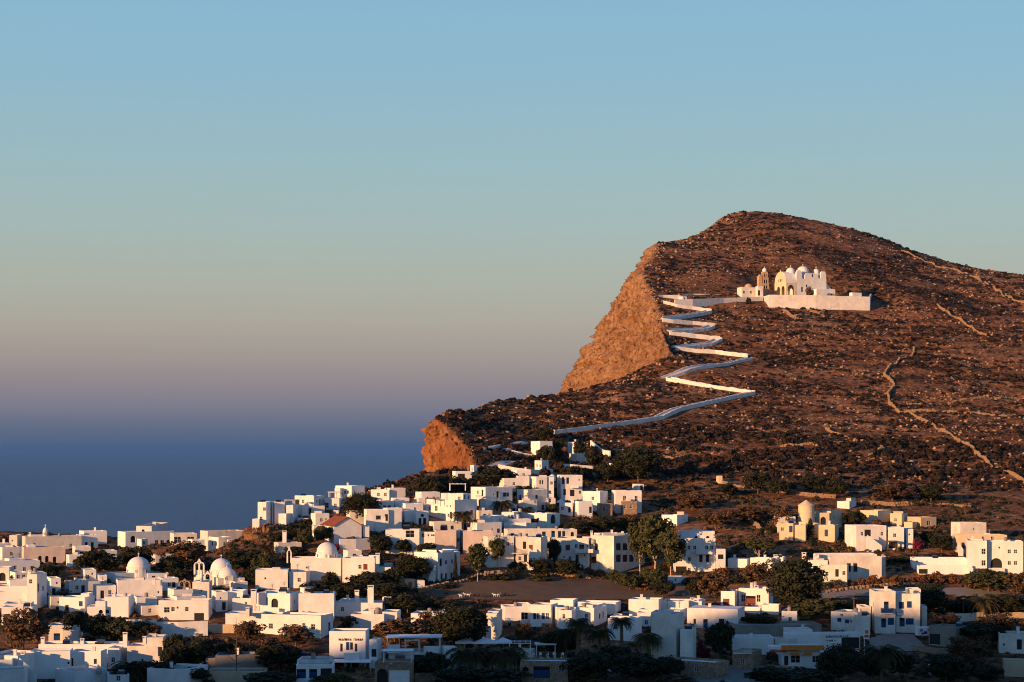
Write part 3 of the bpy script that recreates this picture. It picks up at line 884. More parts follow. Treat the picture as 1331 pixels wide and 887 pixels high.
def ex_solar(root, D, px, py, off=3.0):
    c = rel(root, at(px, py, D + off))
    mb = MB(); Mx = Matrix.Translation(c) @ Matrix.Rotation(R(-38), 4, 'X') @ Matrix.Identity(4)
    mb.box(-1.0, 1.0, -0.9, 0.9, -0.05, 0.05, 0, Mx); p_ = mb.build('solar_panel', MATS['solar'], root)
    mb = MB(); mb.tube([(c.x - 0.9, c.y + 0.8, c.z + 0.75), (c.x + 0.9, c.y + 0.8, c.z + 0.75)], 0.28, 8); mb.build('water_tank', MATS['metal'], root, True)
    mb = MB()
    for sx in (-0.8, 0.75): mb.box(c.x + sx, c.x + sx + 0.06, c.y + 0.75, c.y + 0.81, c.z - 1.2, c.z + 0.5)
    mb.build('stand', MATS['metal'], root)
def ex_tank(root, D, px, yt, yb, off=3.0, r=0.5, mat='metal'):
    d = D + off; t = rel(root, at(px, yt, d)); b = rel(root, at(px, yb, d))
    mb = MB(); mb.lathe([(0.01, b.z - 0.3), (r, b.z - 0.3), (r, t.z - 0.15), (r * 0.6, t.z), (0.01, t.z + 0.02)], 12, (t.x, t.y)); mb.build('water_tank', MATS[mat], root, True)
def ex_belfry(root, D, px, wpx, yt, yb, off=0.5, arches=1, mat='white'):
    """pierced bell gable"""
    d = D + off; s = d / F; c = rel(root, at(px, yb, d)); w = wpx * s; h = (yb - yt) * s
    mb = MB(); tk = 0.35; pw = w / (arches * 3 + 1) * 1.0
    ow = (w - pw * (arches + 1)) / arches
    x = c.x - w / 2; zt = c.z + h * 0.52
    for i in range(arches + 1):
        mb.box(x + i * (pw + ow), x + i * (pw + ow) + pw, c.y - tk, c.y + tk, c.z - 0.8, zt)
    N = 8
    for i in range(arches):
        xa = x + pw + i * (pw + ow); r = ow / 2; xm = xa + r
        for k in range(N):
            a0, a1 = math.pi * k / N, math.pi * (k + 1) / N
            p0 = (xm - r * math.cos(a0), zt + r * math.sin(a0)); p1 = (xm - r * math.cos(a1), zt + r * math.sin(a1))
            q0 = (xm - (r + pw * 0.7) * math.cos(a0), zt + (r + pw * 0.7) * math.sin(a0)); q1 = (xm - (r + pw * 0.7) * math.cos(a1), zt + (r + pw * 0.7) * math.sin(a1))
            mb.add([(p0[0], c.y - tk, p0[1]), (p1[0], c.y - tk, p1[1]), (q1[0], c.y - tk, q1[1]), (q0[0], c.y - tk, q0[1]), (p0[0], c.y + tk, p0[1]), (p1[0], c.y + tk, p1[1]), (q1[0], c.y + tk, q1[1]), (q0[0], c.y + tk, q0[1])],
                   [(0, 1, 2, 3), (7, 6, 5, 4), (0, 4, 5, 1), (3, 2, 6, 7)])
    zz = zt + ow / 2 + pw * 0.5
    mb.add([(c.x - w * 0.22, c.y - tk, zz), (c.x + w * 0.22, c.y - tk, zz), (c.x, c.y - tk, c.z + h), (c.x - w * 0.22, c.y + tk, zz), (c.x + w * 0.22, c.y + tk, zz), (c.x, c.y + tk, c.z + h)], [(0, 1, 2), (5, 4, 3), (0, 3, 4, 1), (1, 4, 5, 2), (2, 5, 3, 0)])
    mb.build('belfry', MATS[mat], root)
    for i in range(arches):
        xm = x + pw + i * (pw + ow) + ow / 2
        mb = MB(); mb.lathe([(0.03, zt + ow * 0.3), (0.12, zt + ow * 0.22), (0.16, zt - 0.05), (0.24, zt - 0.2)], 8, (xm, c.y)); mb.build('bell', MATS['darkmetal'], root)
def ex_stairs(root, D, xa, ya, xb, yb, off=-1.2, w=1.1, mat='white'):
    """outside flight from top (xa,ya) to foot (xb,yb), a stepped solid"""
    d = D + off; a = rel(root, at(xa, ya, d)); b = rel(root, at(xb, yb, d))
    n_ = max(4, int(abs(a.z - b.z) / 0.28)); mb = MB(); zb = b.z - 1.5
    for i in range(n_):
        t0, t1 = i / n_, (i + 1) / n_
        p0, p1 = a.lerp(b, t0), a.lerp(b, t1)
        z = p0.z + (p1.z - p0.z) * 0.5
        mb.box(min(p0.x, p1.x) + 0.001 * i, max(p0.x, p1.x), a.y, a.y + w, zb, z)
    mb.build('stairs', MATS[mat], root)
    mb = MB()   # solid sloping balustrade
    tk = 0.14; y0 = a.y - tk - 0.01; y1 = a.y - 0.01
    V = [(a.x, y0, zb), (b.x, y0, zb), (b.x, y0, b.z + 0.8), (a.x, y0, a.z + 0.8), (a.x, y1, zb), (b.x, y1, zb), (b.x, y1, b.z + 0.8), (a.x, y1, a.z + 0.8)]
    mb.add(V, [(0, 1, 2, 3), (7, 6, 5, 4), (3, 2, 6, 7), (1, 5, 6, 2), (0, 3, 7, 4)]); mb.build('balustrade', MATS[mat], root)
def ex_balcony(root, D, x0, x1, yt, yb, off=-1.1, dep=1.1, mat='white', solid=True, slab=True):
    """front parapet or rail between rows yt and yb"""
    d = D + off; a = rel(root, at(x0, yt, d)); b = rel(root, at(x1, yb, d))
    if slab:
        mb = MB(); mb.box(a.x, b.x, a.y, a.y + dep, b.z - 0.18, b.z); mb.build('balcony_slab', MATS['white'], root)
    mb = MB()
    if solid:
        mb.box(a.x + 0.01, b.x - 0.01, a.y + 0.01, a.y + 0.15, b.z + 0.004, a.z)
        for x in (a.x + 0.01, b.x - 0.16): mb.box(x, x + 0.15, a.y + 0.152, a.y + dep - 0.02, b.z + 0.004, a.z)
    else:
        mb.box(a.x + 0.01, b.x - 0.01, a.y + 0.02, a.y + 0.07, a.z - 0.06, a.z); k = max(3, int((b.x - a.x) / 0.18))
        for i in range(k + 1):
            x = a.x + 0.03 + (b.x - a.x - 0.1) * i / k; mb.box(x, x + 0.035, a.y + 0.025, a.y + 0.06, b.z, a.z - 0.061)
    mb.build('railing', MATS[mat], root)
def ex_gable(root, D, yridge, mat='terracotta', over=0.35):
    """pitched roof on the first block: gable walls over its right face, ridge running along the left one"""
    b = BLOCKS[root.name][0]; o = Vector((root.location.x, root.location.y, 0))
    z = b.z1 - root.location.z + 0.03; h = (ZC - (yridge - YH) / F * D) - b.z1
    C, PL, PR, PB = b.C - o, b.PL - o, b.PR - o, b.PB - o
    m1, m2 = (C + PR) / 2, (PL + PB) / 2
    for a, m_, c in ((C, m1, PR), (PL, m2, PB)):
        mb = MB(); mb.add([(a.x, a.y, z), (c.x, c.y, z), (m_.x, m_.y, z + h)], [(0, 1, 2)]); mb.build('gable', MATS['white'], root)
    for a1, a2, s_ in ((C, PL, -1), (PR, PB, 1)):
        e1, e2 = a1 + b.uR * (s_ * over) - b.uL * over, a2 + b.uR * (s_ * over) + b.uL * over
        r1, r2 = m1 - b.uL * over, m2 + b.uL * over
        ze = z - over * h / (b.L2 / 2); t = 0.16
        mb = MB()
        mb.add([(e1.x, e1.y, ze + .02), (e2.x, e2.y, ze + .02), (r2.x, r2.y, z + h + .02), (r1.x, r1.y, z + h + .02), (e1.x, e1.y, ze + t), (e2.x, e2.y, ze + t), (r2.x, r2.y, z + h + t), (r1.x, r1.y, z + h + t)],
               [(3, 2, 1, 0), (4, 5, 6, 7), (0, 1, 5, 4), (1, 2, 6, 5), (2, 3, 7, 6), (3, 0, 4, 7)])
        rs = mb.build('roof_slope', MATS[mat], root)
        # rows of roof tiles along the slope
        nrow = 9
        for k in range(nrow):
            f0 = (k + 0.1) / nrow; p1 = e1.lerp(r1, f0); p2 = e2.lerp(r2, f0); zz = ze + (z + h - ze) * f0 + t
            mt = MB(); mt.tube([(p1.x, p1.y, zz), (p2.x, p2.y, zz)], 0.07, 5); mt.build('tile_row', MATS[mat], rs)
def ex_antenna(root, D, px, yt, yb, off=3.0):
    d = D + off; t = rel(root, at(px, yt, d)); b = rel(root, at(px, yb, d))
    mb = MB(); mb.box(t.x - 0.03, t.x + 0.03, t.y - 0.03, t.y + 0.03, b.z - 0.5, t.z)
    for i in range(4): mb.box(t.x - 0.5 + i * 0.08, t.x + 0.5 - i * 0.08, t.y - 0.02, t.y + 0.02, t.z - 0.15 - i * 0.2, t.z - 0.12 - i * 0.2)
    mb.build('antenna', MATS['metal'], root)
def ex_awning(root, D, x0, x1, yt, drop=0.25, off=-2.2, dep=2.2, mat='canvas', posts=True, zb=3.0):
    d = D + off; a = rel(root, at(x0, yt, d)); b = rel(root, at(x1, yt, d))
    mb = MB(); mb.add([(a.x, a.y, a.z - 0.12), (b.x, a.y, a.z - 0.12), (b.x, a.y + dep, a.z + 0.25), (a.x, a.y + dep, a.z + 0.25), (a.x, a.y, a.z), (b.x, a.y, a.z), (b.x, a.y + dep, a.z + 0.37), (a.x, a.y + dep, a.z + 0.37)],
                      [(0, 3, 2, 1), (4, 5, 6, 7), (0, 1, 5, 4), (1, 2, 6, 5), (2, 3, 7, 6), (3, 0, 4, 7)]); mb.build('awning', MATS[mat], root)
    if posts:
        for x in (a.x + 0.05, (a.x + b.x) / 2, b.x - 0.13):
            mb = MB(); mb.box(x, x + 0.08, a.y + 0.05, a.y + 0.13, a.z - zb, a.z - 0.121); mb.build('post', MATS['frame'], root)
BLOCKS = {}
EXTRA = dict(gable=ex_gable, chimney=ex_chimney, dome=ex_dome, pergola=ex_pergola, solar=ex_solar, tank=ex_tank, belfry=ex_belfry, stairs=ex_stairs, balcony=ex_balcony, antenna=ex_antenna, awning=ex_awning)

def garden_wall(label, pts, h=1.4, tk=0.4, mat='white', name='garden_wall', group=None, step=4.0, D=None, jag=0.0):
    """wall along photo points (column,row on the ground)"""
    P3 = []
    for q in pts:
        d = q[2] if len(q) > 2 else (D or cast(q[0], q[1]))
        v = at(q[0], q[1], d); P3.append(Vector((v.x, v.y, 0)))
    line = resample(P3, step)
    o3 = Vector((line[0].x, line[0].y, gz(line[0].x, line[0].y)))
    mb = MB(); prev = None
    for k, p in enumerate(line):
        t = (line[min(k + 1, len(line) - 1)] - line[max(k - 1, 0)]).normalized(); nn = Vector((-t.y, t.x, 0)) * tk / 2
        g = gz(p.x, p.y); hh = h + (random.uniform(-jag, jag) if jag else 0)
        jx = Vector((random.uniform(-1, 1), random.uniform(-1, 1), 0)) * jag * 0.3
        a, b = p + nn + jx - o3, p - nn + jx - o3
        ring = [(a.x, a.y, g - 0.8 - o3.z), (a.x, a.y, g + hh - o3.z), (b.x, b.y, g + hh - o3.z), (b.x, b.y, g - 0.8 - o3.z)]
        base = len(mb.v); mb.v += ring
        if prev is not None:
            for i in range(3):
                mb.f.append((prev + i, prev + i + 1, base + i + 1, base + i)); mb.m.append(0)
        else: mb.f.append((base, base + 1, base + 2, base + 3)); mb.m.append(0)
        prev = base
    mb.f.append((prev + 3, prev + 2, prev + 1, prev)); mb.m.append(0)
    o = mb.build(name, MATS[mat], None, False, o3)
    tag(o, label, 'wall', group)
    return o

# ============================================================== the village, from the far clifftop row to the near gardens
# --- clifftop row on the left
house('small bright white cube house at the outer end of the clifftop row', [(12, 22, 29, 696, 713, dict(wins=[('s', 16, 703)]))])
house('long low white clifftop house carrying a small domed turret on its roof', [(28, 33, 106, 698, 714, dict(mat='offwhite', wins=[('w', 45, 708), ('w', 92, 709)])), (36, 40, 62, 696, 712, dict(off=5, dep=5))],
      [('dome', 59, 3.2, 686, 691, 697, 5), ('chimney', 39, 692, 697, 3, 0.6)])
house('white clifftop house with two dark doorways beside the domed turret house', [(99, 105, 127, 696, 713, dict(wins=[('d', 112, 709), ('d', 120, 709)])), (103, 109, 139, 691, 705, dict(off=12))])
house('flat white house with a bright rooftop room and an arched roof window on the clifftop', [(153, 163, 226, 692, 713, dict(wins=[('a', 173, 701), ('W', 204, 705), ('W', 211, 705), ('d', 219, 706)])), (177, 197, 219, 684, 693, dict(off=5, dep=4, wins=[('y', 186, 690), ('s', 211, 690)])), (178, 184, 192, 701, 713, dict(off=-6, dep=3, wins=[('w', 187, 706)]))])
house('glass fronted white pavilion beside the clifftop house with the rooftop room', [(221, 226, 256, 694, 711, dict(wins=[('W', 230, 702, 2.2, 2.0), ('W', 239, 702, 2.2, 2.0), ('W', 248, 702, 2.2, 2.0)]))])
house('low sprawling white house with a stone terrace next to the rocky outcrop', [(260, 270, 318, 691, 708, dict(mat='offwhite')), (271, 284, 302, 699, 715, dict(off=-8, wins=[('b', 276, 707), ('b', 281, 707), ('w', 292, 707)])), (295, 300, 357, 703, 720, dict(off=-14, mat='offwhite', wins=[('w', 312, 711), ('w', 338, 712)]))], [('chimney', 298, 689, 693, 4, .6)])
house('pinkish flat roofed house with three dark arched doors', [(28, 31, 85, 712, 732, dict(mat='pinkwash', wins=[('a', 52, 727, 1.0, 1.9), ('a', 61, 727, 1.0, 1.9), ('a', 71, 728, 1.0, 1.9)])), (34, 36, 46, 709, 720, dict(off=5, dep=3))])
house('white house half hidden by a dark red climber behind the pinkish house', [(94, 98, 118, 711, 728, dict(wins=[('d', 106, 722)]))])
house('shaded grey white house beside the pinkish flat roofed house', [(-6, 3, 27, 712, 729, dict(wins=[('w', 15, 720)])), (-10, 0, 14, 707, 720, dict(off=6))])
house('pale blue shaded row house with small windows in front of the pinkish house', [(-12, -4, 52, 730, 746, dict(wins=[('w', 20, 738), ('w', 32, 740), ('d', 42, 741)])), (6, 12, 32, 727, 738, dict(off=4, dep=4))])
garden_wall('long white boundary wall in front of the clifftop houses', [(126, 720), (170, 719), (214, 718)], 2.0)

# --- left middle: chapel and around
house('white chapel with a round dome on an arcaded drum', [(137, 150, 188, 746, 759, dict(wins=[('s', 160, 752), ('s', 175, 752)])), (186, 192, 220, 746, 762, dict(off=3, wins=[('w', 209, 753), ('d', 200, 757)]))],
      [('dome', 180, 14.5, 724, 737, 747, 6, 24)], 'chapel', 'chapel')
house('small shaded cube house with one window beside the round domed chapel', [(106, 110, 125, 741, 763, dict(wins=[('w', 114, 750), ('s', 120, 746)]))])
house('low shaded white annexe between the cube house and the domed chapel', [(125, 128, 139, 748, 764, dict())])
house('large plain pinkish white house with a blank front wall below the domed chapel', [(151, 153, 211, 755, 782, dict(mat='white', wins=[('s', 206, 770)])), (174, 178, 204, 777, 788, dict(off=-7, mat='white'))], [('chimney', 200, 751, 757, 1, .6)])
house('low shaded terraced house with a balustrade beside the blank pinkish house', [(84, 90, 138, 757, 772, dict(wins=[('w', 100, 764), ('d', 108, 766), ('w', 127, 764)])), (95, 99, 112, 753, 765, dict(off=5))])
house('tall white lane house with a small blue shutter and a rooftop room', [(35, 48, 61, 747, 793, dict(wins=[('d', 50, 764), ('w', 40, 756), ('b', 56, 765)])), (36, 40, 58, 744, 760, dict(off=6, dep=4, wins=[('d', 45, 751)]))], [('chimney', 39, 741, 747, 5, .7)])
house('stacked flat white house with stepped roof slabs beside the tall lane house', [(-8, 47, 51, 769, 789, dict()), (-6, 46, 50, 762, 775, dict(off=5)), (9, 13, 46, 755, 768, dict(off=9))])
house('small bright corner of a white house with a dark archway', [(-10, 12, 18, 738, 758, dict(wins=[('a', 3, 750)]))])
house('long shaded wall house with a row of dark roof openings', [(12, 20, 38, 745, 763, dict(wins=[('w', 24, 750), ('w', 31, 750)]))])
house('low white house with a brown plank door under the red bougainvillea', [(2, 42, 49, 789, 812, dict(wins=[('n', 9, 804), ('s', 30, 797)])), (5, 40, 44, 785, 798, dict(off=5))])
house('square white house with a dark door and a roof box beside pink bougainvillea', [(77, 110, 123, 777, 798, dict(wins=[('d', 87, 792), ('b', 105, 785)])), (105, 116, 121, 772, 785, dict(off=4, dep=4))])
house('white house with a sloping shoulder wall and a single round headed window', [(136, 167, 174, 776, 804, dict(wins=[('y', 131, 795)])), (113, 137, 140, 789, 806, dict(off=-1, wins=[('y', 131, 795, 1.0, .8)])), (124, 137, 141, 782, 806, dict(off=-.4))], [('chimney', 148, 770, 777, 3, .9), ('tank', 163, 771, 777, 3, .5)])
house('cream lit house with barred window and a lower garden wing', [(206, 271, 276, 781, 807, dict(mat='white', wins=[('W', 217, 793), ('w', 225, 792), ('w', 243, 792), ('D', 259, 803), ('s', 231, 790)])), (222, 230, 268, 776, 790, dict(off=5, dep=5))])
house('small upper cube on the lane behind the cream lit house', [(250, 272, 276, 757, 781, dict(wins=[('s', 262, 768)])), (251, 262, 272, 756, 765, dict(off=2))], [('tank', 262, 752, 758, 2, .4)])
garden_wall('long shaded white wall under the cream lit house', [(200, 829), (232, 829), (270, 827)], 3.4, .5)
garden_wall('short white wall topping the dark trees below the sloping shoulder house', [(157, 815), (180, 815), (203, 816)], 1.6, .4)
garden_wall('ochre plastered wall between the white wall and bare trees', [(270, 824), (290, 824), (307, 824)], 2.0, .4, 'sand')
# --- left near
house('square white rooftop room with a blue door at its left corner', [(63, 104, 108, 813, 833, dict(wins=[('B', 74, 828, 1.4, 1.6)])), (81, 103, 107, 820, 834, dict(off=-1.2))])
house('wide white house with a tall plain lit wall and a deep shaded recess', [(50, 160, 168, 838, 862, dict(dep=6)), (39, 91, 95, 847, 884, dict(off=-14, dep=6, wins=[('s', 90, 862)])), (91, 131, 139, 847, 884, dict(off=-12, dep=5, wins=[('d', 124, 860, .7, 1.2), ('d', 94, 861, .5, 1.8)]))],
      [('chimney', 56, 828, 838, 2, .8), ('chimney', 107, 830, 838, 2, .8), ('solar', 130, 838, 3)])
house('shaded white side house with a small window beside the deep recess', [(140, 155, 165, 843, 870, dict(wins=[('w', 147, 858), ('s', 158, 850)]))])
house('white two level house with a dark tall window and slim rooftop chimney', [(165, 212, 218, 840, 868, dict(wins=[('d', 209, 847), ('s', 185, 858)])), (187, 212, 217, 829, 846, dict(off=3))], [('chimney', 163, 822, 838, 1, .9), ('chimney', 188, 827, 833, 3, .7)])
house('shaded white house with an outside stair of dark edged steps', [(-20, 23, 55, 853, 893, dict(dep=10)), (-20, 16, 20, 858, 890, dict(off=-3)), (-20, 32, 36, 871, 897, dict(off=-10))], [('chimney', 30, 847, 854, 3, .8), ('stairs', 25, 860, 46, 878, -1.3)])
house('low shaded blue white house with rounded wall at the village foot', [(72, 97, 139, 873, 897, dict(dep=8)), (139, 141, 168, 878, 899, dict(off=-2, wins=[('w', 154, 880)]))], [('tank', 129, 868, 874, 3, .5)])
house('bluish white slab roofed house under the palm fronds', [(191, 240, 270, 871, 897, dict(dep=10))])
# --- churches, left centre
house('white church with two domes, one conical, above stepped white terraces', [(274, 283, 318, 752, 766, dict()), (276, 284, 310, 747, 764, dict(off=4)), (296, 306, 322, 757, 770, dict(off=-4))],
      [('dome', 287.5, 14, 726, 741, 748, 7, 20, True), ('dome', 295, 12, 737, 748, 755, 3, 8, True, 'white', 1.4), ('belfry', 270, 11, 742, 757, 1.0, 1)], 'church', 'church')
house('white triple arched bell gable standing among dark trees', [(252, 262, 268, 742, 757, dict(dep=2.0))], [('belfry', 259, 14, 726, 743, 0.5, 2)], 'chapel', 'chapel')
house('brown stone bell gable of a small chapel behind the upper cube', [(232, 246, 250, 764, 778, dict(mat='rubble', dep=3))], [('belfry', 240, 16, 752, 766, 0.5, 2, 'rubble')], 'chapel', 'chapel')
house('white church with a wide smooth dome and a slender pointed belfry', [(378, 443, 446, 726, 755, dict(dep=9, wins=[('s', 399, 738)])), (410, 428, 444, 722, 745, dict(off=3, dep=6, wins=[('s', 429, 724)]))],
      [('dome', 425, 13.5, 705, 718, 726, 6, 24, False), ('belfry', 376, 6.5, 708, 728, 0.5, 1)], 'church', 'church')
house('white flat roofed house with brown and dark windows beside the smooth domed church', [(445, 487, 493, 726, 762, dict(wins=[('w', 468, 737), ('r', 475, 737), ('w', 458, 754), ('w', 474, 748)])), (456, 486, 492, 724, 745, dict(off=4)), (488, 508, 512, 738, 758, dict(off=2))], [('chimney', 491, 719, 730, .5, 1.0)])
house('shaded white double house with a sunlit roof edge below the smooth domed church', [(332, 374, 376, 741, 766, dict(wins=[('s', 345, 752)])), (376, 398, 403, 744, 766, dict(off=1, wins=[('w', 389, 754)]))])
house('small white cube house with two dark square windows', [(294, 316, 322, 769, 793, dict(wins=[('d', 304, 780, .9, 1.4), ('d', 310, 780, .9, 1.4)]))])
house('white house with a tall square tower chimney and arched niche', [(332, 377, 389, 772, 800, dict(wins=[('a', 357, 784), ('d', 347, 782, .5, 2.0), ('w', 383, 783)])), (345, 372, 377, 768, 785, dict(off=3)), (302, 331, 334, 778, 800, dict(off=2, wins=[('s', 320, 784)]))], [('chimney', 330, 766, 782, -.2, 1.3), ('solar', 368, 769, 3), ('chimney', 335, 788, 799, -4, .8)])
house('plain white house with a roof gable and leaning solar panel', [(388, 434, 436, 772, 808, dict(wins=[('s', 398, 798)])), (390, 395, 404, 765, 780, dict(off=2, dep=4))], [('solar', 402, 768, 2)])
house('long low white house with four small dark windows', [(293, 417, 433, 801, 830, dict(wins=[('w', 352, 814, 1.1, 1.3), ('w', 371, 814), ('w', 395, 813), ('w', 407, 815, 1.1, 1.3), ('w', 304, 802), ('n', 428, 815)])), (293, 340, 346, 798, 815, dict(off=5))], [('chimney', 322, 789, 799, 3, .8), ('tank', 325, 791, 799, 4, .6)])
house('dark brown unplastered stone house with a flat slab roof', [(280, 342, 345, 852, 876, dict(mat='concrete', roofmat='concrete')), (268, 280, 283, 856, 876, dict(off=1, mat='concrete', roofmat='concrete', dep=4)), (270, 345, 348, 873, 890, dict(off=-8, mat='sand', roofmat='concrete'))])
house('low white cafe with blue framed doors and a blue triangular sun sail', [(385, 433, 435, 864, 892, dict(wins=[('B', 391, 876, 1.9, 1.9), ('B', 398, 877), ('B', 407, 876, 1.6, 1.9), ('D', 424, 876)])), (386, 428, 434, 858, 876, dict(off=5, mat='offwhite'))])
house('two storey white guesthouse with dark lettering over a balcony', [(428, 475, 480, 821, 868, dict(wins=[('d', 444, 842, .6, 1.8), ('b', 452, 840, .7, 1.7), ('d', 457, 840, .7, 1.7), ('d', 463, 842, .6, 1.8), ('D', 440, 862), ('D', 458, 862)])), (480, 490, 497, 832, 868, dict(off=-1, dep=4, wins=[('D', 488, 849, 1.2, 1.8)]))],
      [('balcony', 447, 467, 849, 857, -1.2, 1.2), ('awning', 430, 482, 861, .2, -3.5, 3.4, 'canvas', True, 3)], 'guesthouse')
house('low pale blue roofed house with two white ringed chimneys', [(434, 497, 500, 784, 802, dict(wins=[('w', 445, 792)])), (440, 478, 482, 781, 796, dict(off=4))], [('chimney', 464, 767, 783, 2, 1.0), ('chimney', 482, 761, 783, 1, 1.4), ('chimney', 480, 766, 783, 2.5, .8)])
house('small white block house with an unlit flat front below the ringed chimneys', [(456, 499, 503, 799, 819, dict(wins=[('s', 462, 807)])), (497, 516, 521, 796, 817, dict(off=2)), (470, 490, 497, 795, 812, dict(off=4))], [('tank', 491, 790, 797, 3, .7, 'concrete')])
# --- upper left cluster on the rock
house('white corner house on the rocky outcrop with two dark windows', [(335, 346, 354, 653, 684, dict(wins=[('w', 345.5, 662), ('w', 339.5, 674), ('s', 349, 661)])), (328, 337, 339, 675, 687, dict(off=-2, dep=4)), (352, 357, 370, 653, 680, dict(off=4))], D=574)
house('white house with a roof pergola frame above brown climbers', [(372, 381, 388, 657, 684, dict(wins=[('w', 385, 664)])), (364, 373, 380, 660, 684, dict(off=2, wins=[('d', 377, 665)])), (362, 372, 382, 668, 686, dict(off=-4, mat='white'))], [('pergola', 370, 381, 650, 658, 3, 3)], D=578)
house('white clifftop house with four dark windows over a shaded terrace', [(383, 408, 421, 645, 672, dict(wins=[('D', 386, 653, 1.6, 1.8), ('w', 394, 652), ('w', 411.5, 652), ('d', 416, 653)])), (387, 393, 422, 658, 676, dict(off=-4, wins=[('d', 403, 665), ('W', 410, 665, 2.4, 1.4)])), (387, 400, 403, 674, 691, dict(off=-10, wins=[('s', 396, 682)])), (402, 408, 422, 669, 684, dict(off=-7))], D=588)
house('white three step house with a small covered roof terrace', [(422, 441, 447, 648, 672, dict(wins=[('W', 424.5, 657, 1.2, 1.6), ('w', 436, 657)])), (433, 440, 444, 664, 674, dict(off=-4))], [('pergola', 427, 442, 640, 649, 2, 4, 'canvas')], D=592)
house('highest white clifftop house with paired dark windows', [(436, 457, 474, 632, 660, dict(wins=[('w', 448.5, 640), ('w', 452.5, 640), ('w', 461, 640)])), (435, 442, 446, 635, 655, dict(off=-1, dep=4))], D=606)
house('white barn like house with a red tiled gable roof', [(418, 434, 470, 684, 708, dict(dep=11, par=0.05, wins=[('d', 428.5, 693, .8, 1.8), ('d', 431.5, 693, .8, 1.8)])), (468, 472, 480, 684, 708, dict(off=4, dep=5))], [('gable', 673)])
garden_wall('curved white retaining wall under the red roofed house', [(441, 716), (462, 716), (481, 714)], 3.2, .5)
house('white house with an outside staircase and three dark windows above the red roof', [(473, 477, 505, 663, 692, dict(wins=[('r', 477, 673), ('d', 492, 673, 1.5, 1.3), ('d', 503, 673)])), (498, 503, 522, 661, 690, dict(off=2, dep=5))], [('stairs', 501, 675, 489, 690, -1.3)])
house('shaded white house on the cliff edge with three small windows', [(482, 506, 511, 637, 656, dict(wins=[('w', 492, 643), ('w', 494.5, 643), ('w', 501, 643)])), (500, 507, 527, 635, 656, dict(off=1, dep=5))], [('pergola', 527, 538, 639, 646, 2, 3, None, 'darkmetal')], D=604)
# --- centre
house('large pinkish house with a recessed balcony and a blank wing', [(501, 545, 547, 689, 722, dict(wins=[('W', 533, 694, 2.4, 2.0), ('s', 546, 703)])), (545, 566, 568, 692, 722, dict(off=1, wins=[('w', 550, 696), ('s', 557, 696), ('s', 561.5, 696), ('s', 564, 696)])), (564, 567, 593, 690, 722, dict(off=0.4, dep=7, mat='pinkwash'))], [('solar', 528, 687, 3), ('solar', 577, 687, 3)])
house('white house with a curved outside stair and arched ground floor openings', [(538, 569, 598, 719, 757, dict(dep=9, wins=[('d', 573, 731), ('w', 580, 731), ('a', 574, 749, .9, 1.6), ('a', 580, 749, .9, 1.6), ('a', 587, 748, .9, 1.6), ('w', 588, 730)])), (549, 575, 596, 716, 735, dict(off=5, dep=7))], [('stairs', 566, 737, 557, 754, -1.5)])
house('plain pinkish wall house beside the narrow lane in the centre', [(600, 602, 641, 691, 720, dict(mat='pinkwash', wins=[('s', 628, 702)])), (593, 598, 602, 690, 712, dict(off=4, wins=[('w', 597, 702)]))])
house('long white apartment house with balcony bays and dark windows', [(628, 634, 668, 698, 738, dict(dep=6, wins=[('s', 650, 704), ('w', 660, 707), ('w', 645, 722)])), (666, 671, 686, 698, 736, dict(off=1, wins=[('d', 682, 709), ('d', 685, 726), ('w', 676, 726)])), (686, 703, 711, 699, 735, dict(off=-2, wins=[('r', 690, 712), ('w', 698, 726), ('w', 706, 725)]))], [('balcony', 665, 678, 714, 719, -.9, 1.2, 'wood', False), ('stairs', 687, 716, 702, 727, -3.6)])
house('cream hotel with red shutters, a balcony and a long shaded side of balconies', [(723, 765, 772, 700, 742, dict(dep=9, wins=[('r', 738, 712, 1.3, 1.6), ('b', 742, 712), ('w', 749, 710), ('R', 756, 712, 1.4, 1.7), ('s', 763.5, 710), ('d', 750, 726), ('R', 753.5, 727), ('w', 741, 726), ('s', 760, 722), ('s', 733, 724)])), (768, 798, 836, 697, 747, dict(off=-3, dep=None, th=38, mat='white', wins=[('a', 775, 711, 1.2, 2.0), ('R', 770, 728, 1.8, 1.8)] + [('D', x, y, 2.3, 2.1) for y in (711, 726) for x in (804, 812.5, 821, 830)])), (772, 784, 812, 694, 705, dict(off=4, dep=6))],  # wide dark panels along the side paint in the shade of its loggias
      [('balcony', 748, 771, 714, 718, -1.4, 1.4), ('chimney', 769, 690, 700, 3, .6), ('tank', 771, 701, 706, 1, .7)], 'hotel', 'hotel')
# stacked terraces of houses above
house('stepped white house with a shaded middle roof and grey awnings', [(606, 620, 652, 680, 698, dict(wins=[('w', 617, 690, 1.2, .6), ('s', 640, 688), ('b', 648, 690)])), (624, 642, 655, 671, 690, dict(off=8, wins=[('w', 650, 676)]))])
house('white house with slim paired windows beside the shaded terrace bar', [(652, 668, 676, 666, 685, dict(wins=[('b', 666, 673, .8, 1.6), ('w', 662, 673, .8, 1.6)])), (655, 662, 690, 675, 692, dict(off=-5, dep=5))])
house('white terrace house with a dark arched loggia and covered terrace', [(674, 711, 728, 668, 690, dict(dep=7, wins=[('D', 680, 677, 2.6, 1.7), ('D', 695, 677, 2.8, 1.3), ('A', 719, 675)])), (660, 684, 735, 681, 700, dict(off=-7, dep=6, th=20)), (655, 684, 686, 680, 697, dict(off=-8, dep=3, mat='white'))], [('tank', 676, 661, 667, 3, .6)])
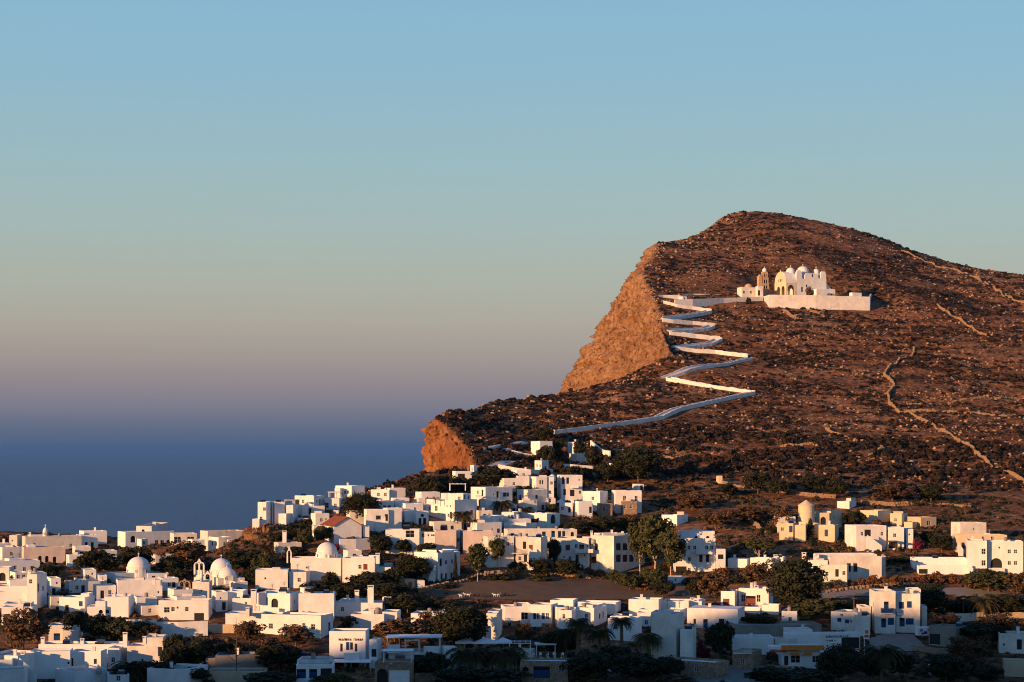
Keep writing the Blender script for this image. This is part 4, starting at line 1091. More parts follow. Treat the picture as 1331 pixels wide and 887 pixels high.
house('long low bluish white row with blue doors and an arched end door', [(655, 660, 750, 689, 706, dict(dep=7, wins=[('b', 666, 696), ('w', 676, 696), ('w', 685, 696), ('w', 701, 696), ('B', 707, 696), ('B', 719, 695), ('d', 727.5, 695), ('d', 733, 695), ('a', 744, 696, 1.0, 2.0)]))], [('chimney', 700, 685, 690, 3, .5)])
house('tall white house with a rooftop pergola and blue shuttered upper room', [(554, 591, 620, 650, 681, dict(dep=9, wins=[('w', 558.5, 661), ('w', 567, 661, 1.2, 1.6), ('s', 581, 658), ('s', 585.5, 658), ('w', 583, 670), ('d', 586, 670), ('b', 613, 666)])), (582, 602, 612, 642, 665, dict(off=4, dep=6, wins=[('b', 604, 646), ('b', 609, 647), ('w', 597, 648)])), (573, 580, 590, 642, 655, dict(off=7))], [('pergola', 584, 605, 629, 637, 6, 5), ('pergola', 553, 566, 648, 654, 1, 4, None, 'wood')])
house('white house with recessed balconies and a big lit upper wall', [(612, 631, 666, 634, 662, dict(dep=8, wins=[('w', 621, 640), ('d', 627, 641), ('d', 623, 654), ('s', 642, 643), ('d', 647, 643), ('b', 656, 643, 1.3, 1.3), ('b', 660, 643)]))], [('balcony', 618, 628, 644, 646, -1.0, 1.2, 'darkmetal', False)])
house('upper white house with narrow lit end and two little windows', [(649, 655, 688, 622, 640, dict(dep=6, wins=[('s', 652, 629), ('w', 668, 629)])), (668, 673, 688, 619, 635, dict(off=3, dep=5, wins=[('w', 684, 628)]))])
house('white cube house with paired slit windows high on its front', [(690, 697, 711, 620, 648, dict(dep=6, wins=[('d', 702.3, 627, .6, 1.4), ('d', 705.5, 627, .6, 1.4)])), (709, 711, 720, 620, 650, dict(off=1.5, dep=8, th=None, wins=[('w', 717, 628), ('w', 715, 640)]))], [('dome', 718, 4, 617, 620, 622, 5, 14, False)])
house('white house with blue furnished terrace and tall dark windows below the hillside wall', [(724, 729, 757, 618, 650, dict(dep=6, wins=[('d', 732, 625, .9, 2.4), ('d', 738, 625, 1.0, 2.2), ('s', 753, 624), ('b', 725.5, 632), ('d', 744, 641, 1.6, 2.2), ('w', 740.5, 640), ('w', 748, 640), ('w', 754, 640), ('w', 726, 640), ('d', 734, 640)]))], [('balcony', 741, 752, 631, 634, -.9, 1.1)])
house('white house with a blue window and a low curved yard wall', [(672, 686, 710, 637, 664, dict(dep=6, wins=[('b', 676, 647, 1.0, 1.6), ('b', 697.5, 646, .9, 1.2), ('b', 705.5, 660, 1.0, 1.6), ('s', 686, 642)])), (674, 680, 698, 651, 668, dict(off=-5, dep=4)), (708, 712, 722, 648, 664, dict(off=0, wins=[('w', 715, 651), ('w', 713.5, 659)]))])
house('white yard house behind the palm with small blue shuttered openings', [(632, 638, 672, 656, 670, dict(dep=5, wins=[('b', 668, 663), ('w', 646, 662)]))])
house('low sunlit white house with yellow corner beside the blank blue wall', [(727, 744, 747, 654, 672, dict(wins=[('d', 740, 663, .9, 1.8), ('w', 731, 661)])), (745, 752, 770, 652, 673, dict(off=-2, dep=5, wins=[('d', 769, 663)]))], [('chimney', 744, 648, 656, 1, .7)])
house('white cube house with a single narrow window and a stone ground floor', [(757, 780, 790, 639, 668, dict(dep=7, wins=[('w', 770.5, 648), ('w', 791, 652)])), (776, 779, 796, 655, 674, dict(off=-5, dep=5, mat='rubble', wins=[('W', 785, 662, 1.0, 1.4)]))], [('chimney', 776, 635, 641, 3, .4)])
house('white cube house with an orange stone ground floor and two windows', [(795, 800, 834, 638, 668, dict(dep=7, wins=[('w', 812, 648, 1.0, 1.6), ('w', 827, 648, 1.0, 1.6), ('w', 799, 647)])), (806, 809, 828, 652, 670, dict(off=-3, dep=5, mat='rubble', wins=[('w', 813, 659), ('w', 820.5, 659)]))])
house('small grey shed above the orange stone house', [(822, 828, 837, 630, 641, dict(wins=[('d', 834, 635)]))], cat='shed', name='shed')
house('cluster house of stacked white cubes with a bougainvillea court', [(516, 527, 550, 655, 676, dict(wins=[('w', 540, 662)])), (500, 509, 523, 661, 690, dict(off=-4, wins=[('d', 503, 671)])), (522, 526, 546, 664, 688, dict(off=-3, wins=[('w', 526, 665)])), (536, 541, 557, 665, 684, dict(off=-6, dep=4, wins=[('y', 549, 670), ('d', 546, 678), ('d', 552, 678)]))])
house('low white farm store with sunlit flat roof above the tall eucalyptus', [(860, 880, 894, 670, 684, dict(wins=[('s', 889, 676)]))])
# --- hillside compound
house('white walled hillside villa with a sloping side wall', [(690, 702, 718, 574, 595, dict(wins=[('w', 708, 583)])), (706, 711, 719, 578, 594, dict(off=4))])
house('white roofed hillside villa half hidden by dark trees', [(738, 746, 760, 575, 592, dict(wins=[('w', 752, 584)])), (740, 750, 764, 590, 602, dict(off=-8, mat='offwhite'))])
house('white stepped ruin like gatehouse with slit windows on the hillside', [(695, 704, 713, 599, 616, dict(dep=4, wins=[('d', 698, 605, .5, 1.2), ('d', 702, 606, .5, 1.2), ('d', 709, 610)]))])
garden_wall('bright white diagonal boundary wall beside the hillside villa', [(768, 580), (785, 590), (793, 594)], 3.0, .5)
garden_wall('low white terrace wall below the hillside villas', [(725, 606), (745, 607), (770, 606)], 1.5, .5)
garden_wall('small bright white wall end beside the dark hillside trees', [(788, 604), (796, 606), (803, 609)], 2.4, .5)
house('low white roadside house at the foot of the orange cliff', [(588, 592, 613, 613, 624, dict(dep=4, wins=[('D', 600, 619, 2.5, 1.6)])), (611, 616, 620, 605, 612, dict(off=6, dep=4))])
# --- right side
house('white hotel with two rows of dark windows and a balcony wing', [(875, 878, 930, 700, 746, dict(dep=10, wins=[('w', 881, 712), ('d', 888, 713), ('w', 895.5, 712), ('w', 903, 712), ('w', 918.5, 712), ('w', 925, 712), ('W', 884, 727), ('w', 896, 727), ('d', 911, 726), ('d', 915.5, 726), ('d', 919.5, 726), ('D', 884, 741, 3.0, 2.0), ('w', 896, 741)])), (882, 885, 929, 691, 705, dict(off=5, dep=6, wins=[('y', 905, 699), ('y', 920, 699)])), (926, 931, 943, 714, 742, dict(off=-1, wins=[('D', 937, 724, 1.6, 1.4)]))],
      [('chimney', 902, 685, 692, 7, .7), ('balcony', 905, 926, 716, 720, -1.3, 1.3)], 'hotel', 'hotel')
house('tiny white pump house in the dark field edge', [(863, 866, 891, 750, 759, dict(dep=4, wins=[('s', 878, 754)]))], cat='hut', name='hut')
house('tiny sunlit hut at the end of a hillside wall', [(931, 934, 939, 619, 628, dict(dep=3, mat='cream'))], cat='hut', name='hut')
house('sandy coloured house row with a blue window in front of the windmill', [(1013, 1031, 1034, 681, 703, dict(mat='cream', wins=[('w', 1017, 688), ('s', 1015, 687), ('b', 1028, 688, 1.0, 1.9)])), (1033, 1047, 1050, 683, 705, dict(off=-2, mat='cream')), (1064, 1085, 1090, 683, 704, dict(off=-3, mat='cream', wins=[('b', 1074, 693, 1.0, 2.0)])), (1048, 1053, 1066, 681, 700, dict(off=3, mat='cream')), (1006, 1012, 1034, 672, 690, dict(off=10, mat='offwhite'))])
house('sandy flat roofed house with an arched shadow behind the windmill', [(1061, 1080, 1094, 665, 690, dict(mat='cream', wins=[('A', 1068, 675), ('w', 1084, 673)])), (1060, 1066, 1078, 667, 690, dict(off=-2, mat='cream', wins=[('a', 1069, 677)]))])
house('isolated small white house with a broken parapet on the slope', [(1088, 1104, 1113, 652, 662, dict(wins=[('w', 1106, 657)])), (1100, 1106, 1112, 648, 658, dict(off=3, dep=3, mat='offwhite'))])
house('long sandy stepped house on the slope with an ornate square window', [(1118, 1141, 1158, 664, 682, dict(mat='cream')), (1157, 1172, 1180, 668, 684, dict(off=-2, mat='cream', wins=[('w', 1164, 676)])), (1178, 1197, 1217, 673, 694, dict(off=-6, mat='sand', wins=[('W', 1207, 680)])), (1175, 1186, 1197, 679, 694, dict(off=-8, mat='cream', wins=[('w', 1193, 684)]))])
house('white villa with an outside stair, arched porch and planted terrace', [(1098, 1113, 1152, 684, 717, dict(dep=9, wins=[('w', 1120.5, 694), ('D', 1128, 693, 2.0, 2.0), ('w', 1146.5, 694)])), (1151, 1155, 1175, 686, 716, dict(off=1, dep=6, wins=[('d', 1154, 693), ('w', 1163, 696), ('D', 1158, 708)])), (1174, 1178, 1187, 688, 712, dict(off=2, wins=[('s', 1182, 695)]))], [('stairs', 1127, 699, 1146, 713, -2.0), ('pergola', 1153, 1167, 704, 714, -3, 2.4, 'wood', 'wood')], 'villa', 'villa')
house('long white flat house with two tall dark doors and a low front wing', [(1077, 1079, 1146, 724, 757, dict(dep=9, th=86, wins=[('d', 1103.5, 738, 1.2, 2.4), ('d', 1112, 738, 1.2, 2.4)])), (1050, 1076, 1081, 729, 758, dict(off=0.5, wins=[])), (1065, 1101, 1103, 736, 760, dict(off=-5, dep=4, wins=[('w', 1075, 746), ('d', 1088, 745), ('w', 1097, 745)])), (1145, 1147, 1151, 723, 754, dict(off=3)), (1058, 1064, 1140, 721, 740, dict(off=6))], [('chimney', 1045, 718, 727, 5, 1.0), ('chimney', 1060, 720, 727, 4, 1.0)])
house('low white wall house running behind the pale trunked round tree', [(975, 1004, 1008, 726, 742, dict(dep=5)), (1004, 1018, 1021, 725, 740, dict(off=2, dep=5))], [('chimney', 1008, 721, 727, 2, .9)])
house('long low shaded white store beside the reddish tree', [(946, 971, 975, 727, 739, dict(dep=5))])
house('square white tower house behind the sandy stair house', [(1236, 1248, 1282, 680, 706, dict(dep=7, wins=[('s', 1266, 688), ('b', 1268, 692), ('s', 1240, 690)]))])
house('sandy house with an outside stair behind the arched white house', [(1238, 1247, 1309, 696, 722, dict(mat='cream', dep=8, wins=[('w', 1290, 700), ('d', 1252, 710), ('w', 1278, 700)]))], [('stairs', 1246, 708, 1252, 718, -1.3), ('antenna', 1286, 688, 697)])
house('large cream white house with a big arched porch and small square windows', [(1256, 1258, 1283, 703, 746, dict(dep=10, mat='white', wins=[('w', 1278.5, 717, 1.1, 1.5), ('w', 1278.5, 732, 1.1, 1.5)])), (1282, 1284, 1330, 704, 744, dict(off=0.6, dep=9, mat='white', wins=[('A', 1295, 732, 3.0, 2.6), ('w', 1312, 717), ('w', 1320, 717), ('w', 1312, 732), ('w', 1320, 732), ('s', 1299, 712)]))], [('balcony', 1286, 1306, 739, 743, -1.3, 1.3)])
house('low white porch wall building with a shaded garage front', [(1183, 1186, 1258, 726, 741, dict(dep=7, wins=[('s', 1192, 730)])), (1191, 1194, 1264, 736, 748, dict(off=-6, dep=4, wins=[('D', 1200, 743, 2.4, 1.4)])), (1257, 1260, 1265, 739, 755, dict(off=-10, dep=3, wins=[('s', 1261, 744)]))])
# --- centre near
house('white flat house with brown shutters, roof water tank and a walled terrace', [(937, 955, 962, 769, 792, dict(wins=[('r', 944, 783, 1.6, 1.7), ('r', 951, 783, 1.4, 1.7)])), (960, 999, 1005, 766, 792, dict(off=1, wins=[('w', 966, 778, 1.0, 1.8), ('R', 976, 780, 2.4, 2.0), ('w', 986, 778, 1.0, 1.8)])), (990, 1012, 1015, 787, 803, dict(off=-7, dep=4)), (962, 988, 991, 791, 803, dict(off=-6, dep=3))],
      [('tank', 982, 756, 766, 4, .5), ('chimney', 983, 761, 767, 3, .8), ('balcony', 970, 986, 784, 789, -1.5, 1.3, 'darkmetal', False)])
house('long shaded white store with a low rounded roof and small windows', [(893, 959, 968, 793, 820, dict(dep=9, par=-0.15, roofmat='white', wins=[('d', 903, 808, .7, 1.3), ('B', 917, 811), ('d', 938, 808, 1.4, 1.4)]))])
house('low sunlit white house with a little bell shaped roof finial', [(880, 912, 917, 782, 800, dict()), (894, 908, 915, 780, 796, dict(off=4, dep=4))], [('chimney', 900, 777, 783, 1, .9)])
house('white stepped house with sunlit roof edges beside the field', [(817, 856, 862, 780, 806, dict(dep=6)), (860, 895, 900, 782, 800, dict(off=3)), (829, 884, 893, 794, 820, dict(off=-6, dep=8)), (828, 847, 849, 797, 824, dict(off=-8, dep=4, wins=[('w', 840, 809)]))])
house('tall unlit bluish white house with climbing plants on its wall', [(847, 879, 889, 799, 864, dict(dep=7, wins=[('s', 884, 812), ('w', 886, 821)])), (884, 900, 905, 819, 862, dict(off=-3, dep=7)), (846, 870, 876, 797, 820, dict(off=3))])
house('low white house with a flat bluish wall behind the sunlit palms', [(790, 826, 834, 805, 834, dict(wins=[('w', 800, 815)])), (793, 818, 826, 802, 820, dict(off=5))])
house('white guesthouse wing with green shuttered windows over a stone ground floor', [(689, 716, 725, 787, 814, dict(wins=[('b', 695, 801, .8, 1.5), ('w', 699.5, 801, .8, 1.5), ('b', 706, 801, .8, 1.5), ('w', 711.5, 801, .8, 1.5)])), (690, 714, 739, 811, 842, dict(off=-1.4, dep=8, th=24, mat='rubble', wins=[('w', 698, 827), ('W', 711, 828, 1.1, 1.6), ('w', 721, 826)]))], [('balcony', 690, 704, 809, 814, -2.6, 1.2)])
house('sunlit white rounded cube beside the guesthouse wing', [(726, 743, 748, 794, 820, dict(dep=4, wins=[('w', 733, 801, .7, 1.0)])), (716, 724, 740, 790, 806, dict(off=4))])
house('white house with a sunlit end and two narrow shaded windows', [(746, 772, 789, 791, 816, dict(dep=8, wins=[('w', 762, 803, .8, 1.8), ('b', 779.5, 801), ('w', 784, 799, .8, 1.6)])), (751, 776, 787, 787, 806, dict(off=6, dep=7))])
house('long low sunlit roof slab behind the guesthouse row', [(751, 800, 807, 784, 800, dict(dep=6)), (715, 745, 751, 781, 798, dict(off=2, dep=6))])
house('white terrace house with plants on its roof edge and stone base', [(651, 656, 690, 789, 812, dict(dep=7, wins=[('W', 682, 801, 1.6, 1.6)])), (651, 654, 676, 808, 834, dict(off=-2, dep=5, mat='rubble', wins=[('d', 662, 822)])), (668, 671, 690, 786, 806, dict(off=3))])
house('white lit upper wall house with a shaded base and small window', [(632, 646, 652, 798, 832, dict(wins=[('s', 643, 820)])), (634, 648, 653, 795, 815, dict(off=4))])
house('little shaded outhouse with two blue doors', [(605, 610, 629, 814, 834, dict(dep=4, wins=[('B', 615, 826, 1.0, 1.5), ('B', 623, 826, 1.0, 1.5)]))])
house('low white house among trees beside the red flowering tree', [(534, 572, 579, 798, 818, dict(wins=[('s', 556, 806)])), (570, 588, 593, 796, 814, dict(off=3))])
house('open white restaurant terrace with a flat slab canopy on posts', [(505, 566, 573, 848, 868, dict(mat='offwhite', wins=[('D', 520, 858), ('D', 545, 858)]))], [('pergola', 503, 572, 829, 848, 1.0, 6, 'canvas'), ('pergola', 526, 545, 832, 848, .5, 4), ('balcony', 503, 520, 838, 848, -.6, .8), ('balcony', 551, 571, 840, 848, -.6, .8)], 'restaurant', 'restaurant')
house('stone gatehouse with a white panelled garage door and canopy roof', [(487, 533, 538, 861, 898, dict(mat='rubble', dep=6, wins=[('a', 497, 879, 2.2, 3.0), ('P', 519, 880, 4.2, 2.8)]))], [('pergola', 498, 535, 847, 860, .3, 4, 'canvas'), ('balcony', 507, 533, 852, 862, .3, .8, 'metal', False)], 'gatehouse', 'gatehouse')
house('stone restaurant building with an arched window and blue glass doors', [(676, 738, 741, 860, 890, dict(mat='rubble', dep=6, roofmat='white', wins=[('y', 683, 870, 1.3, 1.0), ('B', 704, 874, 3.4, 2.4), ('d', 718, 876, 1.0, 2.2), ('W', 730, 869, 1.3, 1.1)]))], cat='restaurant', name='restaurant')
# --- right near
house('white house with blue doors, blue shutters, a blue balcony and a small sign', [(1130, 1137, 1164, 769, 824, dict(dep=8, wins=[('b', 1135, 786), ('B', 1152, 788, 1.1, 2.1), ('b', 1135, 807), ('B', 1148.5, 810, 1.1, 2.1), ('b', 1158, 808, 1.4, 1.6)])), (1163, 1165, 1196, 772, 822, dict(off=1.5, dep=7, wins=[('b', 1171.5, 787, 1.2, 1.6), ('b', 1182, 786, 1.1, 1.5), ('B', 1172.5, 809, 1.2, 2.0), ('b', 1182.5, 808, 1.8, 1.5)])), (1177, 1180, 1197, 766, 800, dict(off=6, dep=5)), (1195, 1198, 1205, 789, 820, dict(off=3))],
      [('balcony', 1146, 1161, 791, 797, -1.2, 1.2, 'bluepaint', True)])
house('low white annexe with pale blue windows beside the blue door house', [(1080, 1115, 1131, 797, 824, dict(dep=8, wins=[('b', 1091, 806, 1.0, .9), ('b', 1101, 808, 1.0, .9), ('w', 1094, 800, .8, .7), ('s', 1106, 808)])), (1113, 1120, 1132, 789, 815, dict(off=4)), (1108, 1112, 1131, 801, 830, dict(off=-3, dep=5))], [('tank', 1111, 793, 799, 3, .8)])
house('small shaded white block with a single window beside the big dark tree', [(1016, 1036, 1040, 795, 812, dict(wins=[('w', 1027, 805)])), (1038, 1054, 1057, 792, 806, dict(off=6))], [('chimney', 1050, 788, 794, 6, .8)])
house('long white workshop with dark painted lettering and a dark red gateway', [(1018, 1022, 1118, 824, 850, dict(dep=9, th=84, wins=[('D', 1109, 836, 4.2, 2.6)])), (1018, 1024, 1056, 819, 835, dict(off=4, dep=6)), (951, 956, 1006, 829, 846, dict(off=-2, dep=6)), (1004, 1008, 1036, 831, 850, dict(off=-3, dep=5, mat='offwhite', wins=[]))], [], 'workshop', 'workshop')
house('low white kiosk shop under an orange fascia canopy', [(1012, 1016, 1066, 847, 870, dict(dep=5, wins=[('W', 1034, 857, 2.0, 1.6), ('W', 1046, 857, 2.0, 1.6), ('d', 1022, 859), ('w', 1060, 857, 1.4, 1.4)]))], cat='shop', name='shop')
house('plain white store with a single dark doorway below the brown scrubby tree', [(1295, 1299, 1345, 824, 850, dict(dep=7, wins=[('d', 1325, 838, 1.2, 2.4), ('s', 1305, 838)]))])
house('low sandy walled shed below the plain white store', [(1303, 1306, 1345, 860, 880, dict(mat='sand', dep=6, roofmat='concrete'))], cat='shed', name='shed')
house('open fronted brown carport with a flat concrete roof', [(1207, 1242, 1260, 816, 844, dict(mat='concrete', roofmat='concrete', dep=6, wins=[('D', 1215, 831, 3.0, 2.6), ('D', 1230, 831, 3.6, 2.6)]))], cat='carport', name='carport')
# --- houses filling the lanes between
house('narrow shaded house in the lane behind the tall white lane house', [(61, 66, 79, 752, 776, dict(wins=[('d', 70, 770), ('s', 74, 758)]))])
house('low shaded court house beside the blank pinkish house', [(121, 126, 151, 762, 782, dict(wins=[('d', 133, 773), ('w', 143, 770)]))])
house('low white yard house beneath the blank pinkish house', [(176, 184, 206, 788, 802, dict(wins=[('w', 195, 794)]))])
house('flat pale roofed house beside the upper cube', [(218, 226, 251, 767, 786, dict(wins=[('w', 236, 776), ('s', 244, 774)]))])
house('shaded house wedged between the upper cube and the two window cube', [(275, 281, 296, 770, 796, dict(wins=[('s', 287, 778), ('d', 291, 788)]))])
house('low shaded house under the red bougainvillea hedge', [(558, 564, 600, 679, 696, dict(dep=6, wins=[('w', 575, 686), ('d', 588, 688)]))])
house('long dull grey flat roofed store behind the workshop', [(947, 958, 1068, 813, 830, dict(mat='concrete', roofmat='concrete', dep=9))], cat='store', name='store')
house('small white wall house between the two wide palms and the restaurant', [(574, 580, 596, 843, 872, dict(dep=5, wins=[('w', 588, 853)]))])
house('white terrace kiosk with frames above the stone restaurant', [(664, 690, 696, 846, 862, dict(dep=5, mat='offwhite', wins=[('D', 676, 854)]))], [('pergola', 662, 690, 836, 850, 1, 5), ('pergola', 697, 722, 838, 852, 2, 4, 'canvas')], cat='kiosk', name='kiosk')
house('white cube at the back of the upper lanes below the lane wall', [(667, 672, 690, 612, 628, dict(dep=5, wins=[('s', 680, 619)]))])
house('white annexe with two small windows under the upper terraces', [(540, 548, 572, 640, 660, dict(dep=6, wins=[('s', 556, 647), ('w', 564, 648)]))])
house('low white house on the sea edge beside the shaded cliff house', [(538, 544, 556, 648, 664, dict(dep=5, wins=[('s', 550, 655)]))])
house('plain white lane house below the hotel of red shutters terrace row', [(712, 716, 728, 700, 728, dict(dep=6, wins=[('w', 722, 710)]))])
house('bright low white house between the stepped terraces and the palm', [(616, 622, 640, 664, 680, dict(dep=5, wins=[('b', 630, 671), ('s', 636, 669)]))])
house('shaded white house facing the bare trees beside the tower chimney', [(388, 394, 402, 796, 812, dict(dep=4))])
house('small flat white store on the field edge beside the round tree', [(497, 502, 518, 772, 786, dict(dep=4, wins=[('s', 510, 778)]))])
house('pale shed with a plank door in the trees under the curved stair house', [(521, 526, 540, 754, 766, dict(dep=4, mat='sand', wins=[('n', 533, 761, .9, 1.6)])), (541, 543, 552, 755, 764, dict(off=-1, dep=3))], cat='shed', name='shed')
house('low white house with a dark door by the crimson bougainvillea', [(446, 452, 470, 716, 732, dict(dep=5, wins=[('d', 461, 725)]))])
house('white house gable end beside the palm below the clifftop terraces', [(402, 408, 420, 684, 702, dict(dep=5, wins=[('w', 414, 692)]))])
house('low bright house among trees below the rocky outcrop', [(356, 362, 392, 706, 722, dict(dep=5, mat='offwhite', wins=[('w', 372, 713), ('d', 383, 715)]))], [('chimney', 370, 690, 708, 2, 1.1)])
house('low white house in the trees behind the pinkish three door house', [(86, 90, 112, 722, 738, dict(dep=5, wins=[('w', 100, 730)]))])
house('flat white court house before the bell gable of three arches', [(205, 211, 232, 752, 768, dict(dep=5, wins=[('w', 220, 760), ('d', 226, 762)]))])
house('long low white roof behind the domed chapel trees', [(196, 202, 236, 722, 736, dict(dep=6, mat='offwhite', wins=[('w', 212, 729), ('w', 226, 729)]))])
house('bright white cube beside the glass fronted pavilion', [(244, 250, 266, 702, 718, dict(dep=5, wins=[('w', 258, 710)]))])
house('small white house under the crimson climbers of the clifftop terraces', [(404, 410, 428, 668, 686, dict(dep=5, wins=[('w', 418, 676), ('s', 424, 675)]))])
house('white cube stepping down from the cliff edge pergola', [(508, 514, 532, 648, 668, dict(dep=5, wins=[('w', 522, 656), ('s', 528, 655)]))])
house('shaded white house with two blue shutters under the cliff edge house', [(486, 492, 512, 652, 672, dict(dep=5, wins=[('b', 500, 660), ('b', 506, 660)]))])
house('white lane house over the red tiled roof', [(450, 455, 474, 664, 684, dict(dep=5, wins=[('w', 464, 672)]))])
house('white house with a lit end wall beside the boundary wall of the clifftop row', [(128, 134, 152, 716, 732, dict(dep=5, wins=[('d', 144, 726), ('w', 138, 723)]))])
house('low white wash house between the lane and the yard with the grey shrub', [(62, 66, 84, 776, 792, dict(dep=4, wins=[('s', 76, 783)]))], cat='hut', name='hut')
# rocky outcrop under the clifftop corner house
def outcrop(name, label, px, py, D, rx, ry, rz, seed):
    c = at(px, py, D); N, Mr = 64, 26; V = []
    for j in range(Mr + 1):
        b = j / Mr * math.pi / 2
        for i in range(N):
            a = 2 * math.pi * i / N
            k = 1 + 1.5 * float(fbm(np.array([math.cos(a) * 5 + 7]), np.array([math.sin(a) * 5 + b * 6]), seed, 5)[0])
            V.append((c.x + rx * math.cos(a) * math.cos(b) ** .6 * k, c.y + ry * math.sin(a) * math.cos(b) ** .6 * k, c.z - 3 + rz * math.sin(b) * k))
    q = [(j * N + i, j * N + (i + 1) % N, (j + 1) * N + (i + 1) % N, (j + 1) * N + i) for j in range(Mr) for i in range(N)]
    tag(link(bpy.data.objects.new(name, np_mesh(name, np.array(V), np.array(q), MATS['cliff_tan']))), label, 'rock', kind='structure')
outcrop('rock_outcrop', 'orange rock outcrop under the clifftop corner house', 341, 702, 568, 7.0, 5, 5.6, 4)

# roof clutter: chimneys, tanks, solar heaters and aerials (parts of their houses)
rsx = random.Random(21)
for o in [o for o in COL.objects if o.type == 'EMPTY' and o.name in BLOCKS]:
    if o.get('category') in ('chapel', 'church', 'hut', 'shed', 'gatehouse') or 'gable roof' in o['label']: continue
    for b in BLOCKS[o.name][:3]:
        if b.L1 < 2.5 or b.L2 < 2.5: continue
        u = rsx.uniform(.2, .8); w = rsx.uniform(.25, .8)
        c = b.C + b.uL * (b.L1 * u) + b.uR * (b.L2 * w) - Vector((o.location.x, o.location.y, 0)); z = b.z1 - o.location.z
        k = rsx.random(); mb = MB(); nm = None
        if k < .22:
            h = rsx.uniform(.7, 1.2); mb.box(c.x - .3, c.x + .3, c.y - .3, c.y + .3, z - .5, z + h); mb.box(c.x - .36, c.x + .36, c.y - .36, c.y + .36, z + h + .004, z + h + .1); mb.build('chimney', MATS['white'], o)
        elif k < .34:
            mb.tube([(c.x - .6, c.y, z + .55), (c.x + .6, c.y, z + .55)], .27, 8); mb.build('water_tank', MATS['metal'], o, True)
            mb = MB(); mb.add([(c.x - .8, c.y - 1.1, z - .3), (c.x + .8, c.y - 1.1, z - .3), (c.x + .8, c.y - .2, z + .6), (c.x - .8, c.y - .2, z + .6), (c.x - .8, c.y - 1.05, z - .36), (c.x + .8, c.y - 1.05, z - .36), (c.x + .8, c.y - .15, z + .54), (c.x - .8, c.y - .15, z + .54)], [(0, 1, 2, 3), (7, 6, 5, 4), (0, 4, 5, 1), (1, 5, 6, 2), (2, 6, 7, 3), (3, 7, 4, 0)]); mb.build('solar_panel', MATS['solar'], o)
        elif k < .48:
            h = rsx.uniform(1.4, 2.4); mb.box(c.x - .035, c.x + .035, c.y - .035, c.y + .035, z - .45, z + h)
            for i in range(4): mb.box(c.x - .55 + i * .1, c.x + .55 - i * .1, c.y - .02, c.y + .02, z + h - .1 - i * .22, z + h - .06 - i * .22)
            mb.build('antenna', MATS['darkmetal'], o)
        elif k < .62:
            w2 = rsx.uniform(.6, 1.3); mb.box(c.x - w2, c.x + w2, c.y - w2 * .8, c.y + w2 * .8, z - .5, z + rsx.uniform(.4, 1.0)); mb.build('roof_hatch', MATS['offwhite'], o)
        elif k < .72:
            mb.lathe([(.5, z - .5), (.5, z + .7), (.3, z + .9), (.02, z + .92)], 12, (c.x, c.y)); mb.build('water_tank', MATS['concrete'], o, True)

house('low stone terrace building with a white balustrade in front of the workshop', [(952, 978, 990, 848, 872, dict(mat='rubble', dep=7, roofmat='roofdeck', wins=[('w', 965, 860)]))], [('balcony', 953, 977, 841, 849, -.3, .5, 'white', False)], cat='building', name='building')
house('low pale stone building with a flat white roof at the road corner', [(868, 930, 948, 862, 884, dict(mat='rubble', dep=6, roofmat='white', wins=[('d', 880, 871), ('w', 905, 870)]))], cat='building', name='building')
garden_wall('stone wall along the upper edge of the bottom road', [(815, 880), (850, 876), (880, 874)], 1.3, .5, 'rubble')
garden_wall('stone wall at the foot of the kiosk yard', [(985, 876), (1000, 872), (1030, 874)], 1.2, .5, 'rubble')
garden_wall('low rubble wall under the carport yard', [(1185, 846), (1215, 850), (1245, 852)], 1.2, .5, 'rubble')
garden_wall('sandy garden wall below the brown scrubby tree', [(1280, 808), (1300, 806), (1335, 804)], 1.6, .5, 'sand')
garden_wall('white coped wall below the stone restaurant palms', [(770, 876), (795, 875), (815, 874)], 1.6, .5, 'white')
garden_wall('stone wall beside the stone restaurant', [(540, 886), (600, 884), (672, 884)], 1.8, .5, 'rubble')

# ------------------------------------------------------------------ hilltop church
def arch_hole(name, parent, loc, rz, w, h, wall, t='a'):
    return window_obj(name, t, w, h, wall, loc, rz, parent)
CD = 1047.0; CTH = R(20)
cl = (1022 - CX) / F * CD
CZ = 81.5 + ZC
church_o = empty('church', (cl, CD, CZ), CTH)
tag(church_o, 'large white hilltop church with three domes, curved buttresses and an arched porch tinted sunlit yellow', 'church')
su = CD / F / math.cos(CTH)
def U(px): return (px - 1022) * su
def H(y): return (391.6 - y) * CD / F
W_ = 13.5
# porch wing with a pointed barrel vault
ue = U(1036); ze = H(369)
mb = MB()
X_ = Vector((1, 0, 0)); Y_ = Vector((0, 1, 0))
face_grid(mb, Vector((0, 0, 0)), X_, Y_, ue, -2, ze, [(0.9, ue - 1.4, 0.0, 8.4)])
holes = [(W_ - 5.6, W_ - 2.0, 0.0, 8.0), (W_ - 10.8, W_ - 7.2, 0.0, 8.0)]
face_grid(mb, Vector((0, W_, 0)), -Y_, X_, W_, -2, ze, holes)
mb.quad((ue, W_, -2), (0, W_, -2), (0, W_, ze), (ue, W_, ze))
prof = [(0, ze)]
for i in range(1, 8):
    a = i / 7.0; prof.append((W_ / 2 * (1 - math.cos(a * math.pi / 2)) , ze + (H(353) - ze) * math.sin(a * math.pi / 2) ** 0.9))
prof = prof + [(W_ - y, z) for y, z in reversed(prof[:-1])]
mb.add([(0, y, z) for y, z in prof], [tuple(range(len(prof)))])
vm = MB()
for (a, b) in zip(prof[:-1], prof[1:]):
    mb.quad((0, a[0], a[1]), (0.3, a[0], a[1]), (0.3, b[0], b[1]), (0, b[0], b[1]))
    vm.quad((0.25, a[0], a[1] + .02), (ue + 0.3, a[0], a[1] + .02), (ue + 0.3, b[0], b[1] + .02), (0.25, b[0], b[1] + .02))
